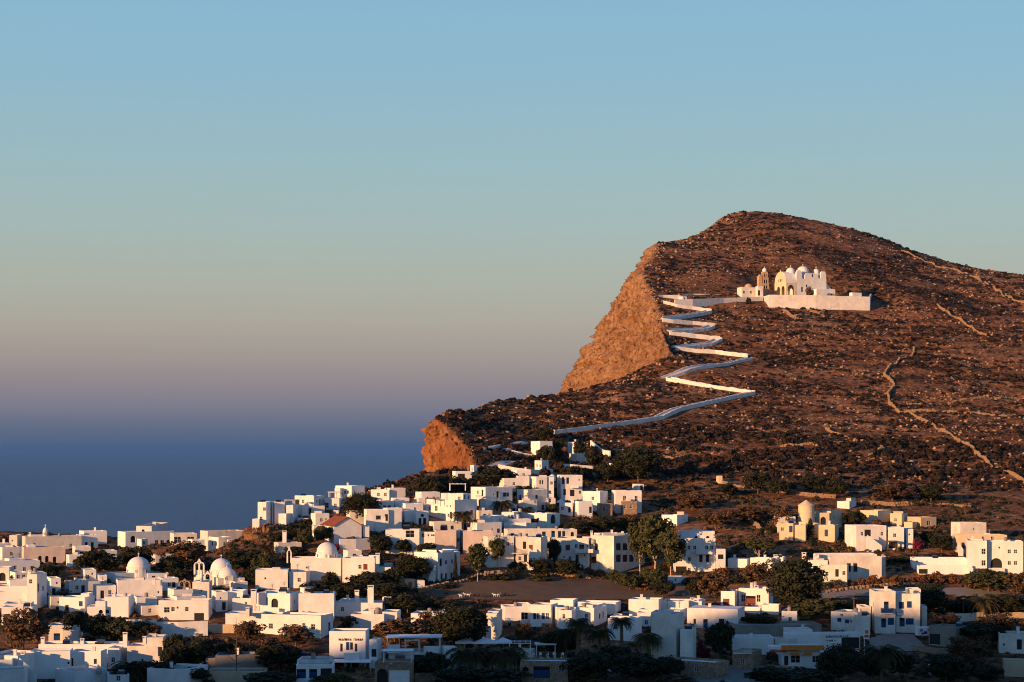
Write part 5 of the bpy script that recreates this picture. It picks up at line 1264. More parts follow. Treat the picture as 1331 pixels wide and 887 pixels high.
mb.build('porch_wing', MATS['cream'], church_o)  # cream puts the low sun's yellow into this wing of the white church
vm.build('porch_vault', MATS['white'], church_o, True)
arch_hole('arch', church_o, ((0.9 + ue - 1.4) / 2, 0, 4.2), 0, ue - 2.3, 8.4, 'cream', 'o')
for i in range(3):
    mb = MB(); mb.box(-0.02, 0.1, W_ / 2 - 2.2 + i * 1.8, W_ / 2 - 1.4 + i * 1.8, H(366.5), H(363)); mb.build('window', MATS['dark'], church_o)
for h in holes: arch_hole('arch' if h[3] < 5 else 'window', church_o, (0, W_ - (h[0] + h[1]) / 2, (h[2] + h[3]) / 2), -math.pi / 2, h[1] - h[0], h[3] - h[2], 'cream', 'o')
mb = MB(); mb.box(-0.12, 0.12, W_ / 2 - 0.12, W_ / 2 + 0.12, H(353) - 0.3, H(353) + 0.9); mb.box(-0.1, 0.1, W_ / 2 - 0.4, W_ / 2 + 0.4, H(353) + 0.4, H(353) + 0.6); mb.build('cross', MATS['white'], church_o)
# nave: long wall whose top edge runs in humps
u0, u1 = ue + 0.02, U(1077.5)
def hump(px0, px1, ytop, ybase, n_=6):
    out = []
    for i in range(n_ + 1):
        a = math.pi * i / n_; out.append(((px0 + px1) / 2 - (px1 - px0) / 2 * math.cos(a) , ybase - (ybase - ytop) * min(1, math.sin(a) * 1.35)))
    return out
top = [(1036, 360)] + hump(1034.5 + 1.6, 1043.5, 352, 359) + [(1043.8, 363), (1047.5, 363)] + [(1047.8, 358), (1050, 355.5), (1064, 355.5), (1065.5, 358), (1066.8, 362), (1069.5, 362)] + hump(1069.8, 1077, 352.5, 358) + [(1077.5, 364)]
tp_ = [(max(u0, U(x)), H(y)) for x, y in top]
def nave_wall(y0, y1, name):
    mb = MB()
    for (a, b) in zip(tp_[:-1], tp_[1:]):
        if b[0] - a[0] < 1e-4: continue
        V = [(a[0], y0, -2), (b[0], y0, -2), (b[0], y0, b[1]), (a[0], y0, a[1]), (a[0], y1, -2), (b[0], y1, -2), (b[0], y1, b[1]), (a[0], y1, a[1])]
        mb.add(V, [(0, 1, 2, 3), (7, 6, 5, 4), (3, 2, 6, 7), (0, 3, 7, 4), (1, 5, 6, 2)])
    return mb.build(name, MATS['white'], church_o)
nave_wall(0.05, 1.6, 'nave_wall')
nave_wall(W_ - 1.6, W_, 'nave_wall')
mb = MB(); mb.box(u0, u1, 1.62, W_ - 1.62, -2, H(360)); mb.build('nave', MATS['white'], church_o)
for px, y, w, h in ((1043.5, 377, 0.8, 2.6), (1058, 358.5, 0.6, 1.6), (1061, 379, 1.2, 3.0), (1050, 372, 0.7, 1.4)):
    mb = MB(); mb.box(U(px) - w / 2, U(px) + w / 2, -0.01, 0.2, H(y) - h / 2, H(y) + h / 2); mb.build('window', MATS['dark'], church_o)
def cdome(px, yloc, rpx, ytop, yspr, drum):
    c = (U(px), yloc); r = rpx * CD / F; z = H(yspr); h = (yspr - ytop) * CD / F
    mb = MB(); mb.lathe([(r * 1.06, z - drum), (r * 1.06, z), (r * 1.1, z + 0.05), (r * 1.1, z + 0.2), (r, z + 0.22)], 20, c); mb.build('drum', MATS['white'], church_o)
    mb = MB(); mb.lathe([(max(.02, r * math.cos(i / 8 * math.pi / 2)), z + 0.2 + h * math.sin(i / 8 * math.pi / 2)) for i in range(9)], 24, c); d = mb.build('dome', MATS['white'], church_o, True)
    mb = MB(); zt = z + h; mb.box(c[0] - .08, c[0] + .08, c[1] - .08, c[1] + .08, zt, zt + 1.6); mb.box(c[0] - .4, c[0] + .4, c[1] - .07, c[1] + .07, zt + .9, zt + 1.1); mb.build('cross', MATS['white'], d)
cdome(1051.5, 5.5, 8.2, 345.8, 353.2, 4.0)
cdome(1034.5, 5.5, 5.6, 348, 353, 3.5)
cdome(1070, 5.5, 4.6, 348.6, 353, 3.5)
# side chapel and buttress at the far end
mb = MB(); ul, ur = U(1060), U(1086)
face_grid(mb, Vector((ul, -3.0, 0)), X_, Y_, ur - ul, -2, H(376), [(U(1073) - .8 - ul, U(1073) + .8 - ul, 0.2, 3.0), (U(1081) - .5 - ul, U(1081) + .5 - ul, 2.6, 4.0)])
mb.quad((ul, 0.04, -2), (ul, -3, -2), (ul, -3, H(376)), (ul, 0.04, H(376)))
mb.quad((ur, -3, -2), (ur, 8, -2), (ur, 8, H(376)), (ur, -3, H(376)))
mb.quad((ul, -3, H(376)), (ur, -3, H(376)), (ur, 8, H(376)), (ul, 8, H(376)))
mb.add([(u1, 1, H(376)), (u1, 7, H(376)), (u1, 7, H(365)), (u1, 1, H(365)), (U(1085.5), 1, H(376)), (U(1085.5), 7, H(376))], [(0, 4, 3), (1, 2, 5), (3, 4, 5, 2)])
mb.build('side_chapel', MATS['white'], church_o)
arch_hole('door', church_o, (U(1073), -3.0, 1.6), 0, 1.6, 2.8, 'white'); arch_hole('window', church_o, (U(1081), -3.0, 3.3), 0, 1.0, 1.4, 'white')

# bell tower
TD = 1063.0
t_o = empty('bell_tower', ((995.5 - CX) / F * TD, TD, CZ), R(14)); tag(t_o, 'three tiered brown stone bell tower with open arches and a small cap beside the church', 'bell tower')
mb = MB(); mb.box(-2.0, 2.0, 0, 4.0, -1.5, H(374)); mb.box(-2.1, 2.1, -.1, 4.1, H(374) + .004, H(374) + .3); mb.build('base', MATS['towerstone'], t_o)
mb = MB(); mb.box(-4.0, -2.02, 0.3, 3.2, -1.5, H(357)); mb.lathe([(1.0, H(357)), (.8, H(355.5)), (.05, H(354.5))], 10, (-3.0, 1.7)); mb.build('stair_turret', MATS['towerstone'], t_o)
zs = H(374) + .3
for k, (w, yt) in enumerate(((3.7, 366.5), (3.3, 358.5), (2.8, 351))):
    z1 = H(yt); x = w / 2; c = 2.0; pw = 0.62
    mb = MB()
    for sx in (-1, 1):
        for sy in (-1, 1):
            mb.box(min(sx * x, sx * (x - pw)), max(sx * x, sx * (x - pw)), c + min(sy * x, sy * (x - pw)), c + max(sy * x, sy * (x - pw)), zs, z1 - .55)
    for s_ in (-1, 1):
        mb.box(-x + pw, -.18, c + s_ * x - (0.5 if s_ > 0 else 0), c + s_ * x + (0.5 if s_ < 0 else 0), z1 - 1.2, z1 - .552); mb.box(.18, x - pw, c + s_ * x - (0.5 if s_ > 0 else 0), c + s_ * x + (0.5 if s_ < 0 else 0), z1 - 1.2, z1 - .552)
    mb.box(-.16, .16, c - x + .02, c - x + .4, zs, z1 - .56)
    mb.box(-x - .12, x + .12, c - x - .12, c + x + .12, z1 - .55, z1); tier = mb.build('tier', MATS['towerstone'], t_o)
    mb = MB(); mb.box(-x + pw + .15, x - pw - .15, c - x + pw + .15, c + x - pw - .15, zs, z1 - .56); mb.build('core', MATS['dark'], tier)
    mb = MB(); mb.lathe([(.05, z1 - 1.2), (.25, z1 - 1.4), (.34, z1 - 2.0), (.48, z1 - 2.3)], 10, (0.0, c - x + .55)); mb.build('bell', MATS['darkmetal'], tier)
    zs = z1 + .004
mb = MB(); mb.lathe([(1.2, zs), (1.2, zs + .5), (1.35, zs + .55), (1.3, zs + .9), (1.0, zs + 1.7), (.5, zs + 2.2), (.08, zs + 2.4)], 12, (0, 2.0)); mb.box(-.06, .06, 1.94, 2.06, zs + 2.4, zs + 3.3); mb.build('cap', MATS['white'], t_o, True)

# terrace wall of the church: front and both returns
def poly_wall(name, label, pts, tk, mat, cap=True):
    """pts: (x, y, ztop); foot follows the ground"""
    o3 = Vector((pts[0][0], pts[0][1], pts[0][2] - 4)); mb = MB(); prev = None
    P3 = resample([Vector(p) for p in pts], 3.0)
    for k, p in enumerate(P3):
        t = (P3[min(k + 1, len(P3) - 1)] - P3[max(k - 1, 0)]); t.z = 0; t.normalize(); nn = Vector((-t.y, t.x, 0)) * tk / 2
        a, b = p + nn - o3, p - nn - o3; g = min(gz(p.x, p.y), gz(p.x, p.y - 2)) - 1.5 - o3.z; jz = random.uniform(-.06, .06)
        base = len(mb.v); mb.v += [(a.x, a.y, g), (a.x, a.y, a.z + jz), (b.x, b.y, b.z + jz), (b.x, b.y, g)]
        if prev is None: mb.f.append((base, base + 1, base + 2, base + 3)); mb.m.append(0)
        else:
            for i in range(3): mb.f.append((prev + i, prev + i + 1, base + i + 1, base + i)); mb.m.append(0)
        prev = base
    mb.f.append((prev + 3, prev + 2, prev + 1, prev)); mb.m.append(0)
    return tag(mb.build(name, MATS[mat], None, False, o3), label, 'wall')
def wp(px, y, D): v = at(px, y, D); return (v.x, v.y, v.z)
poly_wall('terrace_wall', 'high white terrace wall in front of the hilltop church', [wp(992, 386, 1052), wp(1000, 383.5, 1032), wp(1060, 384, 1034), wp(1130, 386, 1040), wp(1132, 382, 1075)], .8, 'limewall')
poly_wall('approach_wall', 'long white wall leading from the zigzag path to the church terrace', [wp(877, 389.5, 1018), wp(900, 389, 1022), wp(940, 387.5, 1035), wp(991, 386, 1047)], .8, 'limewall')
poly_wall('upper_wall', 'white wall of the upper church path above the dark planting', [wp(846, 386, 1030), wp(862, 383.5, 1034), wp(884, 384, 1036), wp(900, 382, 1045), wp(958, 383, 1056)], .7, 'limewall')
house('white gatehouse with a small domed roof and dark door beside the bell tower', [(958, 964, 984, 373.5, 391, dict(dep=6, wins=[('w', 967, 380, 1.2, 1.6), ('w', 976, 380, 1.2, 1.6)])), (982, 985, 992, 372, 391, dict(off=-2, dep=4, wins=[('d', 986, 381, 1.3, 3)]))], [('dome', 973, 5, 369, 373, 376, 4, 14, False, 'towerstone', 1, False)], D=1050, name='gatehouse', cat='gatehouse')
house('tiny white store on the far corner of the church terrace', [(1104, 1108, 1120, 380.5, 390, dict(dep=3, wins=[('s', 1113, 384)]))], D=1052, name='store', cat='hut')
house('small white hut where the zigzag path meets the church wall', [(882, 887, 893, 385.5, 392, dict(dep=4, wins=[('d', 890, 389, .8, 1.6)]))], D=1024, name='hut', cat='hut')

# windmill
wd = cast(1050, 694); wc = at(1050, 694, wd); wz = gz(wc.x, wc.y + 3)
wm = empty('windmill', (wc.x, wc.y + 3, wz)); tag(wm, 'round whitewashed windmill tower with a low conical cap', 'windmill')
s_ = wd / F
mb = MB(); zt = (694 - 660) * s_; mb.lathe([(2.7, -1), (2.5, zt * .5), (2.35, zt)], 20); mb.build('tower', MATS['cream'], wm, True)
mb = MB(); mb.lathe([(2.35, zt + .004), (2.6, zt + .01), (2.6, zt + .12), (0.05, zt + 1.75)], 20); mb.build('cap', MATS['cream'], wm)
for a, z in ((-1.15, zt - 1.4), (-1.75, zt - 4.6)):
    window_obj('window', 'w', .7, 1.0, 'cream', (2.5 * math.cos(a), 2.5 * math.sin(a), z), a + math.pi / 2, wm)

# ------------------------------------------------------------------ zigzag path with its white walls
pm = MB(); INNER = []
for pts_, h, lab in LEGS:
    garden_wall(lab, pts_, h * .68, 0.7, 'limewall', 'path_wall', None, 1.5, None, 0.13)
    P3 = []
    for q in pts_:
        d = cast(*q); v = at(q[0], q[1], d); P3.append(Vector((v.x, v.y, 0)))
    INNER.append((lab, P3))
    line = resample(P3, 3.0); prev = None
    for k, p in enumerate(line):
        t = (line[min(k + 1, len(line) - 1)] - line[max(k - 1, 0)]).normalized(); nn = Vector((-t.y, t.x, 0))
        if nn.y < 0: nn = -nn
        a, b = p + nn * 0.4, p + nn * 3.6
        g = gz(p.x, p.y) + h * .68 - 0.7; base = len(pm.v); pm.v += [(a.x, a.y, g), (b.x, b.y, max(g, gz(b.x, b.y) + .1)), (b.x, b.y, g - 2.5)]
        if prev is not None:
            for i in range(2): pm.f.append((prev + i, prev + i + 1, base + i + 1, base + i)); pm.m.append(0)
        prev = base
for lab, P3 in INNER:
    line = resample(P3, 1.5); mb = MB(); prev = None; o3 = Vector((line[0].x, line[0].y, gz(line[0].x, line[0].y)))
    for k, p in enumerate(line):
        t = (line[min(k + 1, len(line) - 1)] - line[max(k - 1, 0)]).normalized(); nn = Vector((-t.y, t.x, 0))
        if nn.y < 0: nn = -nn
        c = p + nn * 3.9; z = gz(c.x, c.y) + .75 + random.uniform(-.14, .14) - o3.z; a, b = c - nn * .3 - o3, c + nn * .3 - o3; base = len(mb.v)
        mb.v += [(a.x, a.y, z - 2.2), (a.x, a.y, z), (b.x, b.y, z), (b.x, b.y, z - 2.2)]
        if prev is not None:
            for i in range(3): mb.f.append((prev + i, prev + i + 1, base + i + 1, base + i)); mb.m.append(0)
        prev = base
    tag(mb.build('inner_path_wall', MATS['limewall'], None, False, o3), 'low inner kerb wall along the ' + lab.replace(', its white wall in shade', '').replace(' white wall', ' leg').replace(' wall', ' leg').replace('mottled grey white', 'mottled').split(',')[0], 'wall')
tag(pm.build('zigzag_path', MATS['path']), 'paved zigzag path climbing to the church', 'path', kind='structure')
for lab, pts_ in (('pale lane curving below the headland', [(627, 582), (655, 578), (687, 573)]), ('pale lane slanting down from the headland bend', [(636, 582), (662, 586), (695, 593)]), ('pale lane rising to the hillside villa', [(639, 606), (665, 601), (700, 594)])):
    line = resample([at(q[0], q[1], cast(*q)) for q in pts_], 3.0); mb = MB(); prev = None
    for k, p in enumerate(line):
        t = (line[min(k + 1, len(line) - 1)] - line[max(k - 1, 0)]); t.z = 0; t.normalize(); nn = Vector((-t.y, t.x, 0)) * 1.7
        a, b = p + nn, p - nn; base = len(mb.v); mb.v += [(a.x, a.y, gz(a.x, a.y) + .25), (b.x, b.y, gz(b.x, b.y) + .25)]
        if prev is not None: mb.f.append((prev, prev + 1, base + 1, base)); mb.m.append(0)
        prev = base
    tag(mb.build('lane', MATS['path']), lab, 'lane', kind='structure')
garden_wall('white wall on the bend of the lower lane', [(627, 583), (655, 579), (687, 574)], .8, .5, 'limewall', 'lane_wall', None, 3, None, .15)
garden_wall('white wall along the slanting lane', [(665, 589), (680, 591), (698, 594)], 1.1, .5, 'limewall', 'lane_wall', None, 3, None, .15)
garden_wall('long white wall beside the lane above the upper village', [(648, 611), (668, 615), (690, 618), (718, 617)], 1.9, .5, 'limewall', 'lane_wall', None, 3, None, .1)

# dry stone walls on the hillside: piled stones
def stone_wall(label, pts, h):
    line = resample([Vector((v.x, v.y, 0)) for v in (at(x, y, cast(x, y)) for x, y in pts)], .45)
    o3 = Vector((line[0].x, line[0].y, gz(line[0].x, line[0].y))); mb = MB(); rs = random.Random(len(line))
    g = ground(np.array([p.x for p in line]), np.array([p.y for p in line]))
    gap = vnoise(np.arange(len(line)) / 14.0, np.zeros(len(line)), len(line))
    for k, p in enumerate(line):
        hh = h * (.55 + .75 * gap[k])
        if gap[k] < .12: hh = h * .25
        for row in range(max(1, int(hh / .42 + .5))):
            s = rs.uniform(.24, .42); x = p.x - o3.x + rs.uniform(-.22, .22); y = p.y - o3.y + rs.uniform(-.22, .22); z = g[k] - o3.z + .12 + row * .42
            r_ = [rs.uniform(.75, 1.2) * s for _ in range(6)]
            mb.add([(x - r_[0], y - r_[1], z - .3), (x + r_[2], y - r_[3], z - .3), (x + r_[1], y + r_[0], z - .3), (x - r_[4], y + r_[5], z - .3), (x - r_[5] * .8, y - r_[0] * .8, z + r_[2] * .8), (x + r_[3] * .8, y - r_[4] * .8, z + r_[1] * .8), (x + r_[0] * .8, y + r_[2] * .8, z + r_[5] * .8), (x - r_[1] * .8, y + r_[3] * .8, z + r_[4] * .8)],
                   [(4, 5, 6, 7), (0, 1, 5, 4), (1, 2, 6, 5), (2, 3, 7, 6), (3, 0, 4, 7)])
    tag(mb.build('dry_stone_wall', MATS['drystone'], None, False, o3), label, 'wall')
for lab, pts_, h in (
    ('longest dry stone wall, winding down the hillside beyond the church', [(1149, 487), (1163, 499), (1154, 510), (1156, 524), (1170, 533), (1190, 541), (1207, 549), (1250, 572), (1276, 595), (1331, 626)], 1.7),
    ('short dry stone wall high on the hill shoulder', [(1218, 399), (1235, 410), (1253, 421), (1282, 437)], 1.5),
    ('dry stone wall following the skyline ridge beyond the summit', [(1172, 325), (1195, 335), (1216, 346), (1245, 352), (1271, 362), (1303, 383), (1331, 394)], 1.5),
    ('curved dry stone wall joining the head of the long wall', [(1188, 453), (1186, 462), (1170, 468), (1155, 480), (1149, 487)], 1.2),
    ('level dry stone terrace wall branching from the longest wall', [(1179, 532), (1220, 534), (1270, 537), (1308, 541), (1340, 538)], 1.5),
    ('low hooked dry stone wall in mid hillside', [(1074, 558), (1092, 566), (1115, 575), (1142, 577), (1148, 583), (1130, 590)], 1.3),
    ('straight terrace wall above the hooked wall', [(1180, 522), (1230, 522), (1290, 517), (1340, 515)], 1.0),
    ('broken terrace wall beside the hooked wall', [(1015, 577), (1060, 576), (1110, 577)], 1.0),
    ('dry stone wall beside the sunlit hut', [(940, 628), (962, 633), (985, 636), (1000, 637)], 1.4),
    ('slanting stone wall beside the sandy house row', [(975, 679), (985, 686), (996, 694)], 1.8),
    ('sunlit stone terrace walls under the church', [(1018, 405), (1034, 412), (1050, 409)], 2.0),
    ('small stone pen wall below the church terrace', [(1050, 404), (1064, 408), (1072, 406)], 1.6),
    ('stone retaining wall at the field head', [(620, 750), (660, 747), (720, 748), (770, 752)], 1.6),
    ('curving stone wall round the field end by the round clipped tree', [(545, 770), (580, 762), (610, 755), (622, 749)], 1.4),
    ('dry stone wall edging the pale dusty road', [(1075, 772), (1110, 766), (1160, 761), (1215, 762)], 1.0),
    ('long stone wall along the slope over the sandy stepped house', [(1120, 655), (1160, 658), (1210, 656), (1260, 660)], 1.3),
    ('stone terrace wall above the windmill', [(1010, 640), (1050, 646), (1085, 648)], 1.3),
    ('brick brown ruined pen beside the dark hillside bushes', [(860, 592), (876, 594), (890, 591)], 2.2),
    ('low stone wall along the bottom road', [(540, 884), (600, 885), (680, 884), (760, 884), (812, 882)], 1.2)):
    stone_wall(lab, pts_, h * .8)

# ------------------------------------------------------------------ fields, road
def patch(name, label, poly, mat, lift=0.12, s=3.0):
    W = [at(x, y, cast(x, y)) for x, y in poly]
    P2 = np.array([(v.x, v.y) for v in W])
    xs = np.arange(P2[:, 0].min(), P2[:, 0].max(), s); ys = np.arange(P2[:, 1].min(), P2[:, 1].max(), s)
    X, Y = np.meshgrid(xs, ys); ins = np.zeros(X.shape, bool); j = len(P2) - 1
    for i in range(len(P2)):
        xi, yi = P2[i]; xj, yj = P2[j]
        ins ^= ((yi > Y) != (yj > Y)) & (X < (xj - xi) * (Y - yi) / (yj - yi + 1e-9) + xi); j = i
    Z = ground(X, Y) + lift
    id_ = np.arange(X.size).reshape(X.shape); ok = ins[:-1, :-1]
    q = np.stack([id_[:-1, :-1][ok], id_[:-1, 1:][ok], id_[1:, 1:][ok], id_[1:, :-1][ok]], 1)
    tag(link(bpy.data.objects.new(name, np_mesh(name, np.stack([X.ravel(), Y.ravel(), Z.ravel()], 1), q, MATS[mat], True))), label, name.split('_')[-1], kind='structure')
    FIELDS.append(P2)
FIELDS = []
patch('field', 'bare ploughed brown field between the house rows', [(545, 768), (600, 758), (640, 751), (700, 750), (770, 754), (850, 757), (920, 768), (975, 775), (900, 784), (800, 781), (700, 784), (600, 783), (545, 776)], 'field_soil')
patch('road', 'pale dusty road crossing behind the blue door house', [(1060, 771), (1110, 768), (1215, 764), (1250, 766), (1340, 776), (1340, 786), (1250, 777), (1200, 774), (1110, 778), (1060, 780)], 'road', .14, 2.0)
patch('yard', 'grey sloping yard below the blue door house', [(1125, 832), (1150, 824), (1185, 826), (1200, 838), (1205, 850), (1150, 848), (1125, 842)], 'road', .16, 1.5)
patch('road', 'dusty road along the bottom of the village', [(860, 872), (900, 868), (985, 866), (1010, 876), (980, 890), (900, 890), (860, 884)], 'road', .16, 1.5)

# ------------------------------------------------------------------ street things
def place(px, py, D=None):
    d = D or cast(px, py); v = at(px, py, d); return Vector((v.x, v.y, gz(v.x, v.y))), d
# parasols on the restaurant terrace
for px, w, lab in ((604, 22, 'white parasol nearest the tall restaurant tree'), (630, 28, 'widest white parasol in the middle of the restaurant terrace'), (654, 21, 'white parasol nearest the white terrace kiosk'), (611, 10, None)):
    if lab is None: lab = 'small white parasol beside the blue furnished hillside terrace'
    if w == 10: v, d = place(729, 657); top = at(729, 648.5, d).z; w = 10
    else: v, d = place(px, 850); top = at(px, 828.5, d).z
    r = w / 2 * d / F * 1.1
    po = empty('parasol', v); tag(po, lab, 'parasol', None)
    h = top - v.z
    mb = MB(); mb.tube([(0, 0, -.1), (0, 0, h - .15)], .05, 6); mb.build('pole', MATS['frame'], po)
    mb = MB(); c = [(-r, -r, h - 1.0), (r, -r, h - 1.0), (r, r, h - 1.0), (-r, r, h - 1.0)]
    for i in range(4):
        a, b = c[i], c[(i + 1) % 4]
        mb.add([a, b, (0, 0, h)], [(0, 1, 2)]); mb.quad((a[0], a[1], a[2] - .25), (b[0], b[1], b[2] - .25), b, a)
    mb.build('canopy', MATS['canvas'], po)
    mb = MB(); mb.lathe([(.35, -.1), (.35, .1), (.06, .14)], 10); mb.build('base', MATS['concrete'], po)
# tables and chairs of the terrace
k = 0
for i in range(14):
    px = 676 + (i % 7) * 9.0 + random.uniform(-1.5, 1.5); py = 851 + (i // 7) * 6.0
    v, d = place(px, py, 409 - (i // 7) * 4)
    v.z = at(px, py + 3.0, d).z
    v.z = max(v.z, gz(v.x, v.y))
    t = empty('chair', v, random.uniform(0, 6.28)); tag(t, 'white metal chair on the stone restaurant terrace', 'chair', 'chairs on the restaurant terrace')
    mb = MB(); mb.box(-.25, .25, -.25, .25, .42, .48); mb.build('seat', MATS['canvas'], t)
    mb = MB(); mb.box(-.25, .25, .2, .25, .485, .95); mb.build('backrest', MATS['canvas'], t)
    for sx in (-.23, .19):
        for sy in (-.23, .15):
            mb = MB(); mb.box(sx, sx + .04, sy, sy + .04, 0, .418); mb.build('leg', MATS['canvas'], t)
# blue sun sail of the cafe
v, d = place(398, 862)
ss = empty('sun_sail', v); tag(ss, 'blue triangular sun sail over the low white cafe', 'sun sail')
A3, B3, C3 = (at(391, 842, d) - v), (at(408, 857, d + 1) - v), (at(389, 858, d - 2) - v)
mb = MB(); off_ = Vector((0.02, -.04, .03))
mb.add([A3, B3, C3, A3 + off_, B3 + off_, C3 + off_], [(0, 2, 1), (3, 4, 5), (0, 1, 4, 3), (1, 2, 5, 4), (2, 0, 3, 5)]); mb.build('cloth', MATS['bluecloth'], ss)
mb = MB(); mb.tube([(A3.x, A3.y, -.2), (A3.x, A3.y, A3.z)], .05); mb.build('mast', MATS['frame'], ss)
mb = MB(); mb.tube([(B3.x, B3.y, -.2), (B3.x, B3.y, B3.z)], .05); mb.build('mast', MATS['frame'], ss)
# orange canopy of the kiosk, with its red panels
v, d = place(1040, 868); kf = empty('shop_canopy', v); tag(kf, 'flat shop canopy with a long orange fascia and red corner', 'canopy')
a, b = at(1016, 839, d - 3) - v, at(1071, 845.5, d - 3) - v
mb = MB(); mb.box(a.x, b.x, a.y, a.y + .15, b.z, a.z); mb.build('fascia', MATS['orange'], kf)
mb = MB(); mb.box(a.x + .01, b.x - .01, a.y + .152, a.y + 5.0, b.z + .1, a.z - .15); mb.build('roof_slab', MATS['offwhite'], kf)
a2 = at(1000, 842, d - 2.5) - v
mb = MB(); mb.box(a2.x, a.x - .02, a2.y, a2.y + 3.5, b.z + .15, a.z - .3); mb.build('side_slab', MATS['canvas'], kf)
mb = MB(); mb.box(a2.x + .3, a.x + 1.2, a.y + .2, a.y + .3, b.z - .45, b.z - .02); mb.build('panel', MATS['signred'], kf)
for x in (a.x + .1, (a.x + b.x) / 2, b.x - .2):
    mb = MB(); mb.box(x, x + .12, a.y + .2, a.y + .32, -.3, b.z - .003); mb.build('post', MATS['frame'], kf)
for x0_, x1_ in ((1027, 1039), (1043, 1055)):
    q0, q1 = at(x0_, 848.5, d - 2.2) - v, at(x1_, 851.5, d - 2.2) - v
    mb = MB(); mb.box(q0.x, q1.x, q0.y, q0.y + .08, q1.z, q0.z); mb.build('sign_panel', MATS['orange'], kf)
# lettering too worn and far to read: short dark brush strokes in rows
def strokes(parent, px, py, D, rows, rz, mat='dark'):
    mb = MB(); z = 0.0; rs = random.Random(int(px))
    for words, h in rows:
        x = 0.0
        for wl_ in words:
            for _ in range(wl_):
                w = h * rs.uniform(.35, .55); k = rs.randint(0, 3)
                mb.box(x, x + h * .14, 0, .03, z, z + h)
                if k != 1: mb.box(x + w, x + w + h * .13, 0, .03, z, z + h * rs.uniform(.6, 1))
                if k != 2: mb.box(x + h * .14, x + w, 0, .03, z + h * .82 * rs.choice((0, .5, 1)), z + h * .82 * rs.choice((0, .5, 1)) + h * .15)
                x += w + h * .28
            x += h * .5
        z -= h * 1.5
    xm = max(v[0] for v in mb.v) / 2
    mb.v = [(v[0] - xm, v[1] - .035, v[2]) for v in mb.v]
    o = mb.build('lettering', MATS[mat], parent); o.location = at(px, py, D) - parent.location; o.rotation_euler = (0, 0, rz)
def by_label(s):
    for o in COL.objects:
        if o.get('label', '').startswith(s): return o
g = by_label('two storey white guesthouse'); b = BLOCKS[g.name][0]
dl = b.C.y + b.uL.y * b.L1 * .5 - .06
strokes(g, 456, 833, dl, [((8, 6), .5)], -b.th)
g = by_label('long white workshop'); b = BLOCKS[g.name][0]
kx = (1088 - CX) / F; Ls = (b.C.x - kx * b.C.y) / (-b.uR.x + kx * b.uR.y)
strokes(g, 1088, 829, b.C.y + Ls * b.uR.y, [((9, 3), .55), ((6, 2), .38)], math.pi / 2 - b.th)
g = by_label('white house with blue doors'); b = BLOCKS[g.name][1]; d_ = b.C.y
c = at(1170, 798, d_ - .1) - g.location
mb = MB(); mb.box(c.x - .9, c.x + .9, c.y - .1, c.y - .03, c.z - .35, c.z + .35, 0); mb.build('sign_board', MATS['bluepaint'], g)
mb = MB(); mb.box(c.x - .82, c.x + .82, c.y - .13, c.y - .102, c.z - .27, c.z + .27, 0); sb = mb.build('sign_face', MATS['canvas'], g)
# petrol style pole sign
v, d = place(1124, 868); ps = empty('pole_sign', v); tag(ps, 'tall pole sign with a white board and orange roundel beside the workshop', 'sign')
t_ = at(1124, 816, d) - v
mb = MB(); mb.tube([(-.1, 0, -.2), (-.1, 0, t_.z)], .09, 8); mb.build('pole', MATS['frame'], ps)
mb = MB(); mb.box(-.25, 1.0, -.1, .1, t_.z - 2.4, t_.z); bd = mb.build('board', MATS['canvas'], ps)
mb = MB(); mb.lathe([(.01, 0), (.42, 0), (.42, .06), (.01, .06)], 16); rd = mb.build('roundel', MATS['orange'], ps); rd.rotation_euler = (R(90), 0, 0); rd.location = (.38, -.105, t_.z - .9)
mb = MB(); mb.box(-.1, .85, -.13, -.104, t_.z - 2.1, t_.z - 1.6); mb.build('stripe', MATS['signred'], ps)
# painted panel truck by the carport
v, d = place(1200, 830); tr = empty('panel_truck', v, R(8)); tag(tr, 'small white box truck with red and blue painted panel beside the carport', 'truck')
mb = MB(); mb.box(-1.6, 1.6, -1, 1, .7, 2.6); mb.build('box_body', MATS['canvas'], tr)
mb = MB(); mb.box(1.62, 2.7, -.95, .95, .5, 1.5); mb.add([(1.62, -.95, 1.5), (2.6, -.95, 1.5), (2.2, -.9, 2.2), (1.62, -.9, 2.2), (1.62, .95, 1.5), (2.6, .95, 1.5), (2.2, .9, 2.2), (1.62, .9, 2.2)], [(0, 1, 2, 3), (7, 6, 5, 4), (3, 2, 6, 7), (1, 5, 6, 2), (0, 3, 7, 4)]); mb.build('cab', MATS['canvas'], tr)
for i, (x, z, w, h, m_) in enumerate(((-.8, 1.9, .7, .5, 'signred'), (0.2, 1.4, .8, .6, 'bluepaint'), (.9, 2.0, .5, .5, 'signred'), (-.5, 1.2, .6, .4, 'bluepaint'))):
    mb = MB(); mb.box(x - w / 2, x + w / 2, -1.02, -1.002, z - h / 2, z + h / 2); mb.build('painted_patch', MATS[m_], tr)
for x in (-1.0, 2.0):
    for y in (-.95, .75):
        mb = MB(); mb.tube([(x, y, .4), (x, y + .22, .4)], .4, 12); mb.build('wheel', MATS['darkmetal'], tr)
